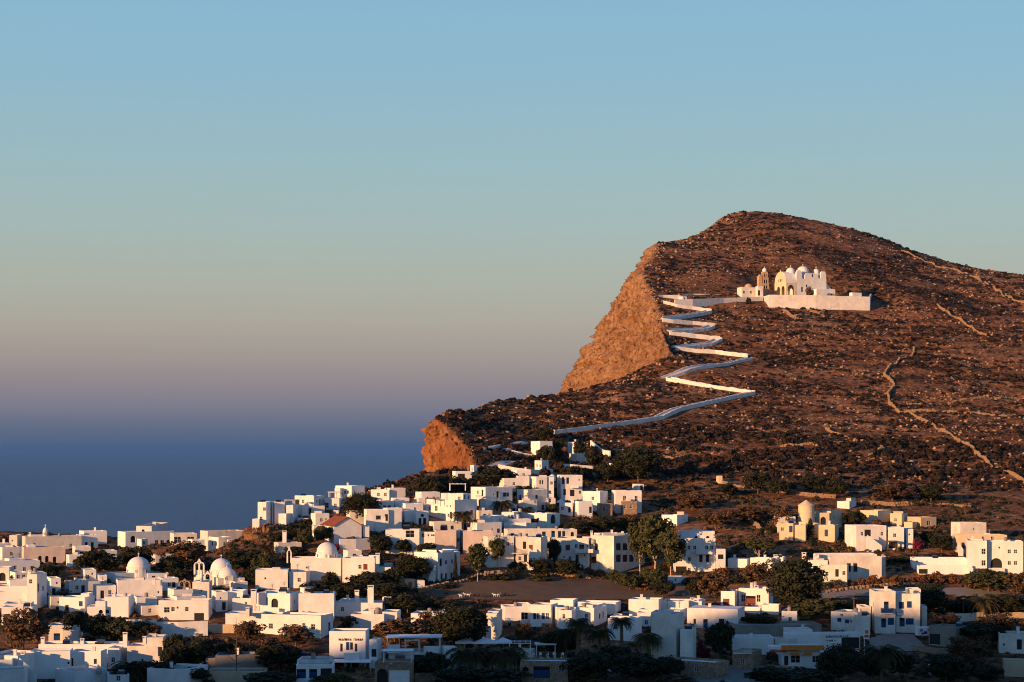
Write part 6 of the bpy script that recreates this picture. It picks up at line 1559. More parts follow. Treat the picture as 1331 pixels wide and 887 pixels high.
# parked cars half hidden on the roads
def car(px, py, rz, mat, label):
    v, d = place(px, py); c = empty('car', v, rz); tag(c, label, 'car', None)
    mb = MB(); mb.add([(-2, -.85, .35), (2, -.85, .35), (2, .85, .35), (-2, .85, .35), (-1.95, -.8, .85), (1.9, -.8, .8), (1.9, .8, .8), (-1.95, .8, .85)], [(0, 3, 2, 1), (4, 5, 6, 7), (0, 1, 5, 4), (1, 2, 6, 5), (2, 3, 7, 6), (3, 0, 4, 7)]); mb.build('body', MATS[mat], c)
    mb = MB(); mb.add([(-1.7, -.78, .852), (1.0, -.78, .83), (1.0, .78, .83), (-1.7, .78, .852), (-1.3, -.62, 1.4), (.35, -.62, 1.42), (.35, .62, 1.42), (-1.3, .62, 1.4)], [(4, 5, 6, 7), (0, 1, 5, 4), (1, 2, 6, 5), (2, 3, 7, 6), (3, 0, 4, 7)]); mb.build('cabin', MATS['glass'], c)
    for x in (-1.25, 1.3):
        for y in (-.88, .68):
            mb = MB(); mb.tube([(x, y, .32), (x, y + .2, .32)], .32, 12); mb.build('wheel', MATS['darkmetal'], c)
car(1312, 845, R(10), 'darkmetal', 'dark car parked in front of the plain white store')
car(450, 886, R(5), 'darkmetal', 'dark car at the lane side under the cafe awning')
# goats in the field
gm = MB()
gm.lathe([(.02, -.5), (.2, -.45), (.25, -.1), (.23, .25), (.16, .45), (.02, .5)], 8)
gm.v = [(z, x, y + .62) for x, y, z in gm.v]
gm.tube([(.4, 0, .72), (.62, 0, .98)], [.13, .09], 6); gm.tube([(.56, 0, .98), (.85, 0, .9)], [.1, .06], 6)
for x in (-.35, .33):
    for y in (-.12, .12): gm.tube([(x, y, .5), (x + .02, y, .25), (x, y, 0)], [.07, .045, .04], 5)
for y in (-.05, .05): gm.tube([(.6, y, 1.04), (.52, y * 2, 1.2)], [.025, .01], 4)
surf('goat_white', (.55, .52, .48), (.68, .65, .6), 3); surf('goat_black', (.02, .018, .016), (.05, .04, .035), 3)
gmesh = {m_: gm.mesh('goat', MATS[m_], True) for m_ in ('goat_white', 'goat_black')}
for i, (px, py) in enumerate(((580, 775), (599, 778), (605, 776.5), (609, 777), (616, 777.5), (622, 777), (627, 777.5), (631, 778), (643, 777), (648, 777), (655, 776.5), (659, 776.5))):
    m_ = 'goat_white' if i in (1, 2, 3, 8, 9) else 'goat_black'
    v, d = place(px, py); v.z += .1
    o = bpy.data.objects.new('goat', gmesh[m_]); o.location = v; o.rotation_euler = (0, 0, random.uniform(-.6, .6) + (math.pi if i % 3 else 0)); o.scale = (.9,) * 3; link(o)
    tag(o, ('white' if m_ == 'goat_white' else 'black') + ' goat grazing in the bare brown field', 'goat', ('white' if m_ == 'goat_white' else 'black') + ' goats in the field')
# poles
def pole(px, yt, yb, label, kind='power_pole', D=None):
    v, d = place(px, yb, D); h = at(px, yt, d).z - v.z; p = empty(kind, v); tag(p, label, 'pole')
    mb = MB(); mb.tube([(0, 0, -.5), (0, 0, h)], [.13, .09], 8); mb.build('shaft', MATS['bark'], p)
    mb = MB(); mb.box(-.7, .7, -.05, .05, h - .4, h - .28); mb.build('crossarm', MATS['bark'], p)
pole(1110, 776, 812, 'wooden pole beside the low annexe with pale blue windows')
pole(1252, 776, 806, 'pale post standing over the arched garden wall')
pole(1317, 779, 800, 'wooden pole in the hedge behind the round palm')
pole(265, 713, 742, 'slim flagpole beside the two domed church')
pole(624, 662, 690, 'dark pole between the upper village palms')
mb = MB(); v, d = place(1208, 878); mb.lathe([(.35, -.2), (.35, 1.7), (.42, 1.72), (.42, 2.0), (.1, 2.2)], 10); tag(mb.build('gate_pillar', MATS['white'], None, False, v), 'short white gate pillar among the bottom bushes', 'pillar')
garden_wall('white garden wall pierced by small arches', [(1233, 808), (1255, 808), (1278, 806)], 1.9, .4, 'offwhite')

# ------------------------------------------------------------------ vegetation
def rand_leaves(centres, radii, n_per, size, rng, flat=1.0):
    """leaf sized quads around clump centres -> verts, faces"""
    C = np.repeat(centres, n_per, 0); Rr = np.repeat(radii, n_per)[:, None]
    d = rng.normal(size=C.shape); d /= np.linalg.norm(d, axis=1)[:, None]
    d[:, 2] *= flat
    p = C + d * Rr * (0.55 + 0.45 * rng.random((len(C), 1)) ** 0.5)
    a = rng.normal(size=p.shape); a /= np.linalg.norm(a, axis=1)[:, None]
    nrm = d + rng.normal(size=p.shape) * 0.55
    b = np.cross(nrm, a); b /= np.linalg.norm(b, axis=1)[:, None] + 1e-9
    s = size * (0.6 + 0.8 * rng.random((len(p), 1)))
    a = np.cross(b, nrm); a /= np.linalg.norm(a, axis=1)[:, None] + 1e-9
    V = np.stack([p - a * s - b * s * .6, p + a * s - b * s * .45, p + a * s * .8 + b * s * .6, p - a * s * .9 + b * s * .5], 1).reshape(-1, 3)
    Fc = np.arange(len(V)).reshape(-1, 4)
    return V, Fc
CROWN = {}
def crown_mesh(kind, var):
    key = (kind, var)
    if key in CROWN: return CROWN[key]
    rng = np.random.default_rng(100 + var * 7 + sum(map(ord, kind)))
    shape, mat, n_c, n_l, size = KINDS[kind][:5]
    d = rng.normal(size=(n_c, 3)); d /= np.linalg.norm(d, axis=1)[:, None]
    r = rng.random((n_c, 1)) ** 0.45
    if shape == 'round':
        C = d * r * 0.80; C[:, 2] *= 0.85; C[:, 2] += (rng.random(n_c) - .5) * .15; rad = 0.17 + 0.17 * rng.random(n_c)
    elif shape == 'spread':
        C = d * r * np.array([.8, .8, .6]); C[:, 2] = np.abs(C[:, 2]) * 1.0 - .25; rad = 0.16 + .16 * rng.random(n_c)
    elif shape == 'tall':
        C = d * r * np.array([.62, .62, .86]); rad = .15 + .15 * rng.random(n_c)
    elif shape == 'cone':
        h = rng.random(n_c); C = np.stack([d[:, 0] * (1 - h) * .6, d[:, 1] * (1 - h) * .6, h * 1.9 - .95], 1); rad = .22 + .25 * (1 - h)
    elif shape == 'bush':
        C = d * r * np.array([.8, .8, .7]); C[:, 2] = np.abs(C[:, 2]) * 1.3 - .75; rad = .18 + .18 * rng.random(n_c)
    elif shape == 'wisp':
        C = d * r * np.array([.8, .8, .75]); rad = .14 + .16 * rng.random(n_c)
    C *= 1 + (rng.random((n_c, 1)) - .5) * .35
    V, Fc = rand_leaves(C, rad, n_l, size, rng)
    me = np_mesh('crown', V, Fc, MATS[mat])
    CROWN[key] = me
    return me
KINDS = {  # shape, leaf material, clumps, leaves per clump, leaf size (crown radius 1), variants, trunk share, bark
    'dark': ('round', 'leaf_dark', 70, 80, .06, 5, .12, 'bark'), 'green': ('round', 'leaf_green', 70, 80, .06, 4, .12, 'bark'),
    'spread': ('spread', 'leaf_green', 70, 60, .06, 2, .3, 'palebark'), 'brown': ('wisp', 'leaf_brown', 60, 44, .06, 4, .14, 'bark'),
    'rust': ('bush', 'leaf_rust', 44, 44, .08, 4, .08, 'bark'), 'bush': ('bush', 'leaf_dark', 46, 46, .085, 4, .06, 'bark'), 'gbush': ('bush', 'leaf_green', 46, 46, .085, 3, .06, 'bark'),
    'grey': ('bush', 'leaf_grey', 40, 40, .07, 2, .06, 'bark'), 'bloom': ('bush', 'bloom', 34, 40, .06, 3, .06, 'bark'), 'cypress': ('cone', 'leaf_dark', 60, 30, .06, 1, .06, 'bark'),
    'tall': ('tall', 'leaf_green', 60, 56, .06, 3, .28, 'palebark'), 'big': ('round', 'leaf_dark', 140, 90, .042, 3, .12, 'bark'), 'conifer': ('cone', 'leaf_dark', 40, 26, .07, 1, .15, 'bark')}
COUNT = {}
HOMES = [(o.location.x, o.location.y, o['label']) for o in COL.objects if o.type == 'EMPTY' and o.get('category') in ('house', 'hotel', 'villa', 'chapel', 'church', 'restaurant', 'guesthouse', 'workshop', 'shed', 'hut', 'store', 'carport', 'building')]
LOOK = {'dark': 'dark green tree', 'green': 'olive green tree', 'brown': 'thin brown tree', 'rust': 'rust coloured shrub', 'bush': 'low dark bush', 'gbush': 'low olive bush', 'grey': 'grey green shrub', 'bloom': 'dark red bougainvillea', 'tall': 'tall loose tree'}
def beside(kind, x, y):
    h = min(HOMES, key=lambda q: (q[0] - x) ** 2 + (q[1] - y) ** 2)[2].split()
    h = h[:9]
    while h[-1] in ('a', 'an', 'and', 'the', 'with', 'of', 'on', 'in', 'its', 'at', 'to', 'by', 'under', 'between', 'beside', 'over', 'whose', 'has', 'behind', 'below', 'above', 'left', 'right', 'two', 'dark', 'small', 'long', 'blue', 'white', 'front', 'under', 'one', 'that', 'flat', 'roof', 'round', 'from', 'big', 'plain', 'deep'): h = h[:-1]
    return LOOK[kind] + ' beside the ' + ' '.join(h)
TRUNK = {}
def trunk_mesh(kind, var, bark):
    key = (bark, var, KINDS[kind][0])
    if key in TRUNK: return TRUNK[key]
    rs = random.Random(var * 13 + len(bark)); mb = MB()
    mb.tube([(0, 0, -.12), (.02, .01, .3), (rs.uniform(-.05, .05), 0, .62)], [.06, .045, .035], 7)
    for i in range(5):
        a = i * 1.26 + rs.random(); r = rs.uniform(.3, .6)
        mb.tube([(0.01, 0, .45 + .05 * i), (r * .5 * math.cos(a), r * .5 * math.sin(a), .85), (r * math.cos(a), r * math.sin(a), 1.25 + rs.random() * .3)], [.03, .022, .008], 5)
    TRUNK[key] = mb.mesh('trunk', MATS[bark], True)
    return TRUNK[key]
GEN = {'dark': 'dense dark green garden tree among the white houses', 'green': 'olive green leafy garden tree among the white houses', 'brown': 'thin brown half bare tree among the houses', 'rust': 'rust coloured dry shrub in the sun', 'bush': 'low dark evergreen bush at a garden edge',
       'gbush': 'low olive green bush at a garden edge', 'grey': 'grey green wispy shrub beside a house', 'bloom': 'dark red flowering bougainvillea on a house wall', 'tall': 'tall loose crowned tree between houses'}
def tree(kind, px, wpx, yt, yb, label=None, D=None, off=0.0):
    d = (D or cast(px, yb)) + off
    v = at(px, yb, d); g = gz(v.x, v.y); s = d / F
    h = max(1.0, (yb - yt) * s + 0.0); top = ZC - (yt - YH) / F * d
    h = max(1.2, top - g); w = wpx * s
    K = KINDS[kind]; COUNT[kind] = COUNT.get(kind, 0) + 1; var = COUNT[kind] % K[5]
    nm = {'bush': 'bush', 'gbush': 'bush', 'rust': 'shrub', 'grey': 'shrub', 'bloom': 'bougainvillea', 'cypress': 'cypress_tree', 'conifer': 'conifer_tree'}.get(kind, 'tree')
    r = empty(nm, (v.x, v.y, g), random.uniform(0, 6.28))
    cat = {'bush': 'bush', 'shrub': 'shrub', 'bougainvillea': 'bougainvillea'}.get(nm, 'tree')
    if label: tag(r, label, cat)
    else:
        lb = beside(kind, v.x, v.y); tag(r, lb, cat, lb)
    tf = K[6]; ch = h * (1 - tf)
    c = bpy.data.objects.new('crown', crown_mesh(kind, var)); c.location = (0, 0, h * tf + ch / 2 - .15 * ch * (tf < .1)); c.scale = (w / 1.9, w / 1.9, ch / 1.85); link(c, r)
    t = bpy.data.objects.new('trunk', trunk_mesh(kind, var % 3, K[7])); t.scale = (w * .42, w * .42, max(h * tf, h * .45)); t.location = (0, 0, -.05); link(t, r)
    FOOT.append((v.x, v.y, w * .2))
    return r
TREES = [
 # distinctive ones
 ('brown', 240, 66, 702, 742, 'large brownish spreading tree beside the two domed church'), ('dark', 127, 58, 713, 750, 'broad dark tree between the pinkish house and the domed chapel'), ('dark', 178, 46, 710, 742, 'dark tree standing behind the round chapel dome'),
 ('brown', 30, 64, 788, 850, 'big rusty brown tree under the low house with the plank door'), ('big', 471, 54, 639, 680, 'large dense round tree below the highest clifftop house'), ('big', 535, 52, 721, 758, 'round clipped looking dark tree beside the curved stair house'),
 ('cypress', 592, 10, 718, 755, 'slim dark cypress in front of the arched stair house'), ('spread', 987, 60, 694, 733, 'round olive green tree with a pale forked trunk'), ('big', 1034, 80, 721, 800, 'huge dark tree towering beside the brown shuttered house'),
 ('big', 1207, 54, 757, 804, 'large dark round tree beside the blue door house'), ('conifer', 1053, 20, 677, 702, 'small dark conifer in front of the sandy house row'), ('big', 830, 64, 578, 626, 'wide dark thicket tree on the slope beside the hillside villas'),
 ('dark', 563, 48, 615, 650, 'dark tree at the foot of the orange cliff over the sea edge'), ('dark', 580, 44, 616, 646, 'dark tree between the cliff foot and the low roadside house'), ('dark', 598, 34, 622, 645, 'low dark tree between the cliff foot and the roof pergola'), ('dark', 640, 56, 606, 634, 'broad dark tree below the lane on the upper village edge'),
 ('big', 600, 74, 783, 848, 'tall dark tree with red blooms beside the restaurant'), ('bloom', 628, 20, 792, 806, 'red bloom at the crown of the tall restaurant tree'), ('bloom', 573, 28, 797, 828, 'red flowering bougainvillea beside the tall restaurant tree'),
 ('brown', 520, 80, 800, 842, 'brownish garden tree behind the open restaurant canopy'), ('brown', 930, 52, 742, 786, 'brown green loose tree beside the brown shuttered house'), ('rust', 939, 28, 726, 748, 'reddish tree at the end of the white hotel wing'), ('brown', 984, 46, 730, 764, 'reddish brown low tree under the pale trunked tree'),
 ('bloom', 912, 24, 812, 856, 'dark purple bougainvillea against the shaded store'), ('dark', 936, 38, 806, 858, 'dark tree in front of the shaded rounded store'), ('brown', 1260, 60, 824, 868, 'large dark brown bush tree in front of the carport'), ('big', 1090, 58, 834, 890, 'dark tree covering the workshop wall below its lettering'),
 ('brown', 1300, 60, 793, 834, 'brown scrubby tree above the plain white store'), ('bloom', 1192, 18, 686, 714, 'dark purple bougainvillea beside the white villa'), ('bloom', 436, 22, 699, 716, 'crimson bougainvillea behind the smooth church dome'), ('bloom', 336, 30, 726, 748, 'purple bougainvillea behind the two domed church'),
 ('bloom', 99, 22, 711, 732, 'dark red climber on the house behind the pinkish one'), ('bloom', 48, 14, 786, 800, 'red bougainvillea over the plank door house'), ('bloom', 95, 20, 788, 806, 'pinkish red bougainvillea beside the square house'), ('bloom', 449, 14, 648, 662, 'crimson bougainvillea beside the large round tree'),
 ('bloom', 357, 9, 653, 672, 'brown red climber on the rock outcrop house'), ('bloom', 572, 16, 670, 686, 'dark red bougainvillea in the stacked cubes court'), ('bloom', 596, 24, 677, 690, 'red bougainvillea hedge under the pergola house'),
 ('brown', 325, 46, 805, 842, 'bare brown tree before the long low house'), ('brown', 385, 54, 811, 844, 'wide bare brown tree beside the guesthouse'), ('tall', 621, 36, 706, 756, 'tall loose crowned tree beside the plain pinkish wall'), ('tall', 647, 28, 697, 738, 'tall brownish eucalyptus in front of the apartment house'),
 ('tall', 832, 44, 674, 746, 'leaning pale trunked eucalyptus at the hotel corner'), ('tall', 852, 62, 666, 748, 'tallest eucalyptus with pale trunk between the two hotels'), ('tall', 872, 46, 686, 752, 'shorter eucalyptus next to the white hotel'),
 ('green', 1055, 70, 776, 806, 'olive green hedge tree beside the huge dark tree'), ('bloom', 690, 0, 0, 0, None)]
TREES = [t for t in TREES if t[2] > 0]
for t in TREES: tree(*t)
GTREES = [('dark', 58, 36, 731, 764), ('dark', 22, 20, 746, 760), ('dark', 100, 44, 793, 830), ('dark', 128, 46, 796, 836), ('green', 155, 44, 800, 836), ('dark', 182, 40, 806, 834), ('brown', 200, 24, 810, 834), ('dark', 228, 30, 820, 864), ('dark', 250, 46, 830, 872), ('dark', 222, 30, 838, 880), ('brown', 275, 44, 826, 854),
 ('dark', 222, 40, 722, 750), ('dark', 232, 30, 738, 756), ('dark', 318, 58, 712, 746), ('green', 345, 40, 718, 752), ('dark', 330, 30, 738, 760), ('dark', 385, 34, 710, 728), ('dark', 398, 22, 733, 752), ('dark', 430, 26, 742, 772), ('dark', 412, 44, 754, 776), ('dark', 450, 50, 756, 780), ('dark', 362, 70, 836, 872), ('brown', 345, 50, 826, 858), ('dark', 300, 50, 832, 862),
 ('dark', 380, 24, 680, 704), ('green', 396, 26, 685, 714), ('green', 420, 28, 682, 708), ('rust', 455, 28, 690, 706), ('dark', 365, 30, 690, 712), ('dark', 495, 30, 694, 722), ('dark', 508, 30, 738, 768), ('dark', 480, 60, 742, 770), ('dark', 505, 66, 756, 782), ('dark', 530, 54, 770, 798), ('dark', 576, 40, 778, 796), ('brown', 458, 26, 799, 818), ('brown', 560, 40, 792, 830), ('dark', 555, 30, 705, 725), ('dark', 525, 24, 700, 722),
 ('dark', 720, 18, 698, 738), ('dark', 672, 26, 728, 748), ('dark', 702, 30, 724, 748), ('dark', 738, 40, 726, 752), ('rust', 765, 16, 730, 748), ('rust', 780, 18, 730, 752), ('green', 800, 24, 740, 760), ('green', 818, 34, 744, 768), ('green', 850, 44, 736, 766), ('dark', 862, 36, 752, 778), ('rust', 834, 30, 744, 766), ('rust', 900, 30, 744, 758), ('dark', 905, 30, 752, 780),
 ('dark', 712, 30, 577, 602), ('dark', 722, 24, 568, 590), ('dark', 753, 16, 571, 592), ('dark', 772, 26, 578, 606), ('dark', 708, 26, 555, 574), ('dark', 745, 40, 604, 624), ('dark', 790, 34, 600, 625), ('green', 717, 16, 654, 670), ('brown', 760, 40, 668, 690), ('dark', 785, 44, 670, 694), ('dark', 750, 34, 676, 696), ('brown', 815, 40, 668, 690),
 ('dark', 985, 44, 612, 642), ('dark', 1012, 36, 620, 646), ('dark', 1060, 44, 617, 642), ('dark', 1086, 34, 622, 648), ('dark', 946, 30, 628, 646), ('brown', 1020, 40, 658, 692), ('brown', 975, 60, 656, 680), ('brown', 930, 50, 662, 690), ('dark', 1112, 30, 664, 686), ('rust', 1140, 26, 668, 686), ('dark', 1205, 18, 688, 708), ('dark', 1224, 34, 694, 718), ('brown', 1160, 60, 628, 652), ('dark', 1210, 40, 630, 652), ('brown', 900, 50, 640, 664),
 ('dark', 1260, 70, 774, 800), ('dark', 1308, 70, 770, 802), ('green', 1285, 70, 738, 770), ('brown', 1322, 40, 742, 776), ('brown', 1230, 44, 795, 822), ('dark', 1275, 60, 806, 842), ('dark', 1170, 40, 846, 882), ('dark', 1230, 60, 850, 888), ('dark', 1130, 34, 850, 886), ('dark', 1280, 50, 862, 890), ('dark', 985, 50, 798, 816), ('green', 1090, 40, 778, 800),
 ('dark', 726, 54, 818, 854), ('brown', 682, 30, 808, 842), ('dark', 765, 70, 846, 888), ('dark', 832, 80, 848, 890), ('dark', 800, 50, 838, 870), ('dark', 868, 40, 850, 884), ('dark', 600, 70, 866, 895), ('dark', 648, 90, 868, 895), ('dark', 560, 44, 846, 884), ('dark', 545, 40, 855, 880), ('green', 430, 60, 874, 895), ('dark', 350, 70, 872, 895), ('rust', 762, 22, 834, 856), ('brown', 880, 60, 876, 896), ('dark', 1050, 90, 868, 896), ('dark', 1000, 60, 866, 892),
 ('dark', 170, 50, 858, 890), ('dark', 205, 44, 858, 888), ('dark', 250, 50, 866, 890)]
for t in GTREES: tree(*t)
for px, w, yt, yb in ((1118, 16, 742, 760), (1134, 22, 738, 760), (1150, 18, 740, 759), (1164, 24, 738, 760), (1181, 20, 741, 759), (1198, 26, 738, 758), (1217, 34, 734, 758), (1238, 28, 737, 757), (1104, 18, 746, 760), (1088, 20, 748, 762)):
    tree('rust', px, w, yt, yb, None)
for k, px, w, yt, yb in (('bush', 557, 22, 676, 694), ('bush', 612, 18, 650, 664), ('bush', 640, 14, 664, 672), ('gbush', 528, 22, 686, 702), ('bush', 735, 24, 672, 690), ('bush', 690, 16, 690, 704), ('grey', 82, 26, 756, 776), ('grey', 1088, 26, 744, 762), ('grey', 1070, 22, 748, 764), ('bush', 1000, 30, 676, 692), ('bush', 1215, 40, 712, 726), ('bush', 1170, 40, 716, 730),
                         ('bush', 960, 40, 740, 756), ('bush', 910, 26, 748, 762), ('gbush', 1150, 70, 776, 790), ('bush', 1105, 40, 786, 800), ('bush', 990, 60, 804, 818), ('gbush', 700, 36, 742, 754), ('bush', 660, 40, 738, 752), ('bush', 640, 24, 740, 754), ('bush', 580, 30, 752, 764), ('bush', 860, 20, 724, 742), ('bush', 470, 30, 690, 704), ('bush', 400, 30, 668, 682)):
    tree(k, px, w, yt, yb)
# planting along the upper church wall and the round tree in the church yard
tree('brown', 1052.5, 12, 371, 391.5, 'round brown tree in front of the hilltop church wall', 1040)
for px, w in ((915, 12), (928, 10), (905, 10), (942, 9)): tree('bush', px, w, 382.5, 389, 'dark bush planted between the two church approach walls', 1040)
for px in (974, 972, 1012): tree('bush', px, 6, 379, 390, 'dark bush before the church gatehouse and porch', 1036)
for o in COL.objects:
    if o.get('label', '').startswith('dark bush '): o['group'] = 'bushes around the church'

# palms: every frond its own part
def frond_mesh(seed):
    rs = random.Random(seed); mb = MB(); N = 9
    spine = []
    for i in range(N + 1):
        t = i / N; spine.append(Vector((t * .95, 0, .42 * math.sin(t * 2.0) - .55 * t * t)))
    for i in range(N):
        a, b = spine[i], spine[i + 1]; mb.add([(a.x, -.008, a.z), (a.x, .008, a.z), (b.x, .007, b.z), (b.x, -.007, b.z)], [(0, 1, 2, 3)])
        for k in range(2):
            p = a.lerp(b, .25 + k * .5); L = .34 * (1 - abs((i + k * .5) / N - .45)) * rs.uniform(.85, 1.1)
            for s_ in (-1, 1):
                tip = p + Vector((.13, s_ * L * .8, -L * .35)); mb.add([(p.x - .035, 0, p.z), (p.x + .04, 0, p.z + .004), tuple(tip)], [(0, 1, 2)])
    return mb.mesh('frond', MATS['leaf_palm'])
FR = [frond_mesh(i) for i in range(4)]
def palm(px, wpx, yt, yb, label, D=None, n=40):
    d = D or cast(px, yb); v = at(px, yb, d); g = gz(v.x, v.y); s = d / F; R_ = wpx / 2 * s * 1.2
    top = ZC - (yt - YH) / F * d; hub = max(1.0, top - g - R_ * .62)
    r = empty('palm_tree', (v.x, v.y, g)); tag(r, label, 'palm tree')
    mb = MB(); pr = []; k = 12
    for i in range(k + 1):
        z = -.3 + (hub + .3) * i / k; rr = .46 - .12 * i / k; pr += [(rr, z), (rr * .86, z + (hub + .3) / k * .6)]
    pr[-1] = (.3, hub + .15); mb.lathe(pr + [(.02, hub + .3)], 9); mb.build('trunk', MATS['palmbark'], r)
    for i in range(n):
        o = bpy.data.objects.new('frond', FR[i % 4]); el = -1.15 + 1.0 * (i / n) * 1.75
        o.location = (0, 0, hub + .1); o.rotation_euler = (random.uniform(-.2, .2), -el * .62, i * 2.39996 + random.uniform(-.15, .15)); o.scale = (R_ * random.uniform(.9, 1.1),) * 3; link(o, r)
for a in ((76, 18, 733, 762, 'small palm beside the shaded cube house'), (173, 52, 852, 890, 'dark palm crown in front of the two level house'), (653, 27, 647, 672, 'bright topped palm in the upper village yard'), (681, 24, 628, 646, 'small palm beside the cube house with slit windows'), (601, 26, 661, 694, 'brownish palm beside the pergola house'),
          (751, 30, 800, 858, 'slender palm beside the sunlit rounded cube'), (779, 34, 812, 858, 'short thick palm between the two slender palms'), (808, 27, 799, 856, 'tall slender palm in front of the bluish wall house'), (842, 34, 819, 866, 'palm at the foot of the tall unlit house'), (610, 56, 833, 880, 'wide dark palm below the parasol by the tall restaurant tree'), (656, 54, 833, 880, 'wide dark palm beside the white terrace kiosk'),
          (735, 36, 812, 856, 'dark palm behind the stone restaurant'), (1278, 38, 771, 806, 'round palm beside the pierced garden wall'), (1145, 50, 832, 886, 'dark spiky palm below the grey yard'), (397, 16, 680, 700, 'little palm below the clifftop terraces'), (682, 22, 656, 674, 'low palm in the court of the blue window house'), (20, 26, 880, 900, 'palm tips at the foot of the shaded stair house'),
          (345, 22, 705, 725, 'dusty palm beside the low sprawling house')):
    palm(*a)
# thin bare tree of the left gardens
v, d = place(307, 884); bt = empty('bare_tree', v); tag(bt, 'thin bare spindly tree in front of the brown stone house', 'tree')
h = at(307, 803, d).z - v.z; mb = MB(); mb.tube([(0, 0, -.3), (.1, 0, h * .5), (0, .1, h)], [.14, .09, .02], 6); mb.build('trunk', MATS['bark'], bt)
rs = random.Random(3)
for i in range(16):
    z = h * (.25 + .7 * i / 16); a = i * 2.4; L = (1 - i / 18) * h * .2
    mb = MB(); mb.tube([(0, 0, z), (L * .6 * math.cos(a), L * .6 * math.sin(a), z + L * .12), (L * math.cos(a), L * math.sin(a), z + L * .5)], [.07, .045, .02], 4)
    for q in range(3): mb.tube([(L * (.4 + q * .2) * math.cos(a), L * (.4 + q * .2) * math.sin(a), z + L * .1 + q * .1 * L), (L * (.5 + q * .2) * math.cos(a + .5), L * (.5 + q * .2) * math.sin(a + .5), z + L * .35 + q * .1 * L)], [.03, .012], 3)
    mb.build('branch', MATS['bark'], bt)

# ------------------------------------------------------------------ ground cover (uncountable)
def instance_soup(name, label, cat, base_V, base_F, pos, scl, mat, rng, squash=(1, 1, 1), tilt=.3):
    n = len(pos); m_ = len(base_V)
    bi = rng.integers(0, len(base_V) if isinstance(base_V, list) else 1, n)
    Vs, Fs, o = [], [], 0
    for b in range(len(base_V)):
        sel = np.nonzero(bi == b)[0]; BV, BF = base_V[b], base_F[b]
        a = rng.random(len(sel)) * 6.2832; c, s = np.cos(a), np.sin(a)
        V = np.empty((len(sel), len(BV), 3)); S = scl[sel][:, None]
        V[:, :, 0] = (BV[None, :, 0] * c[:, None] - BV[None, :, 1] * s[:, None]) * S * squash[0]
        V[:, :, 1] = (BV[None, :, 0] * s[:, None] + BV[None, :, 1] * c[:, None]) * S * squash[1]
        V[:, :, 2] = BV[None, :, 2] * S * squash[2] * (0.75 + .5 * rng.random((len(sel), 1)))
        V += pos[sel][:, None, :]
        Fi = BF[None] + (np.arange(len(sel)) * len(BV))[:, None, None] + o
        o += len(sel) * len(BV); Vs.append(V.reshape(-1, 3)); Fs.append(Fi.reshape(-1, BF.shape[1]))
    ob = link(bpy.data.objects.new(name, np_mesh(name, np.concatenate(Vs), np.concatenate(Fs), mat)))
    tag(ob, label, cat, kind='stuff')
def tuft(seed, n_=15, size=.46):
    rng = np.random.default_rng(seed); d = rng.normal(size=(n_, 3)); d[:, 2] = np.abs(d[:, 2]); d /= np.linalg.norm(d, axis=1)[:, None]
    p = d * .62 * (.7 + .5 * rng.random((n_, 1))); p[:, 2] *= .8
    V = []
    for i in range(n_):
        a = rng.normal(size=3); b = np.cross(d[i] + rng.normal(size=3) * .4, a); b /= np.linalg.norm(b); a = np.cross(b, d[i]); a /= np.linalg.norm(a) + 1e-9
        s = size * rng.uniform(.7, 1.3); V += [p[i] - a * s - b * s * .5, p[i] + a * s - b * s * .4, p[i] + b * s * .9]
    return np.array(V), np.arange(n_ * 3).reshape(-1, 3)
def stone(seed):
    rng = np.random.default_rng(seed)
    V = np.array([(1, 0, 0), (0, 1, 0), (-1, 0, 0), (0, -1, 0), (.5, .5, .75), (-.5, .4, .8), (-.3, -.6, .7), (.55, -.4, .85)], float) * (1 + (rng.random((8, 1)) - .5) * .6); V[:, 2] += -.15
    Fc = np.array([(0, 1, 4), (1, 5, 4), (1, 2, 5), (2, 6, 5), (2, 3, 6), (3, 7, 6), (3, 0, 7), (0, 4, 7), (4, 5, 6), (4, 6, 7)])
    return V, Fc
rng = np.random.default_rng(5)
def scatter(n, ymin, ymax, dens, k=.3):
    y = np.sqrt(rng.random(n) * (ymax ** 2 - ymin ** 2) + ymin ** 2); x = (rng.random(n) * 2 - 1) * (k * y + 15)
    cdv = bil(cd, fx_[0], fy_[0], FS, x, y); hl = bil(hill, fx_[0], fy_[0], FS, x, y)
    keep = (cdv < -1.5) & (rng.random(n) < dens(x, y, hl))
    x, y = x[keep], y[keep]
    return x, y, hl[keep]
PATHPTS = []
for pts_, h, lab in LEGS:
    P3 = [at(q[0], q[1], cast(*q)) for q in pts_]
    PATHPTS += [(p.x, p.y) for p in resample([Vector((p.x, p.y + 1.5, 0)) for p in P3], 2.0)]
PATHPTS = np.array(PATHPTS)
def clear_path(x, y, r=3.2):
    ok = np.ones(len(x), bool)
    for i in range(0, len(PATHPTS), 1):
        ok &= (np.abs(x - PATHPTS[i, 0]) > r) | (np.abs(y - PATHPTS[i, 1]) > r)
    # keep the church terrace free
    ok &= ~((np.abs(x - 165) < 36) & (np.abs(y - 1062) < 32) & (y > 1034))
    return ok
FT = np.array(FOOT)
def clear_foot(x, y):
    ok = np.ones(len(x), bool)
    for fx, fy, fr in FT: ok &= (x - fx) ** 2 + (y - fy) ** 2 > fr * fr
    for P2 in FIELDS:
        ins = np.zeros(len(x), bool); j = len(P2) - 1
        for i in range(len(P2)):
            xi, yi = P2[i]; xj, yj = P2[j]; ins ^= ((yi > y) != (yj > y)) & (x < (xj - xi) * (y - yi) / (yj - yi + 1e-9) + xi); j = i
        ok &= ~ins
    return ok
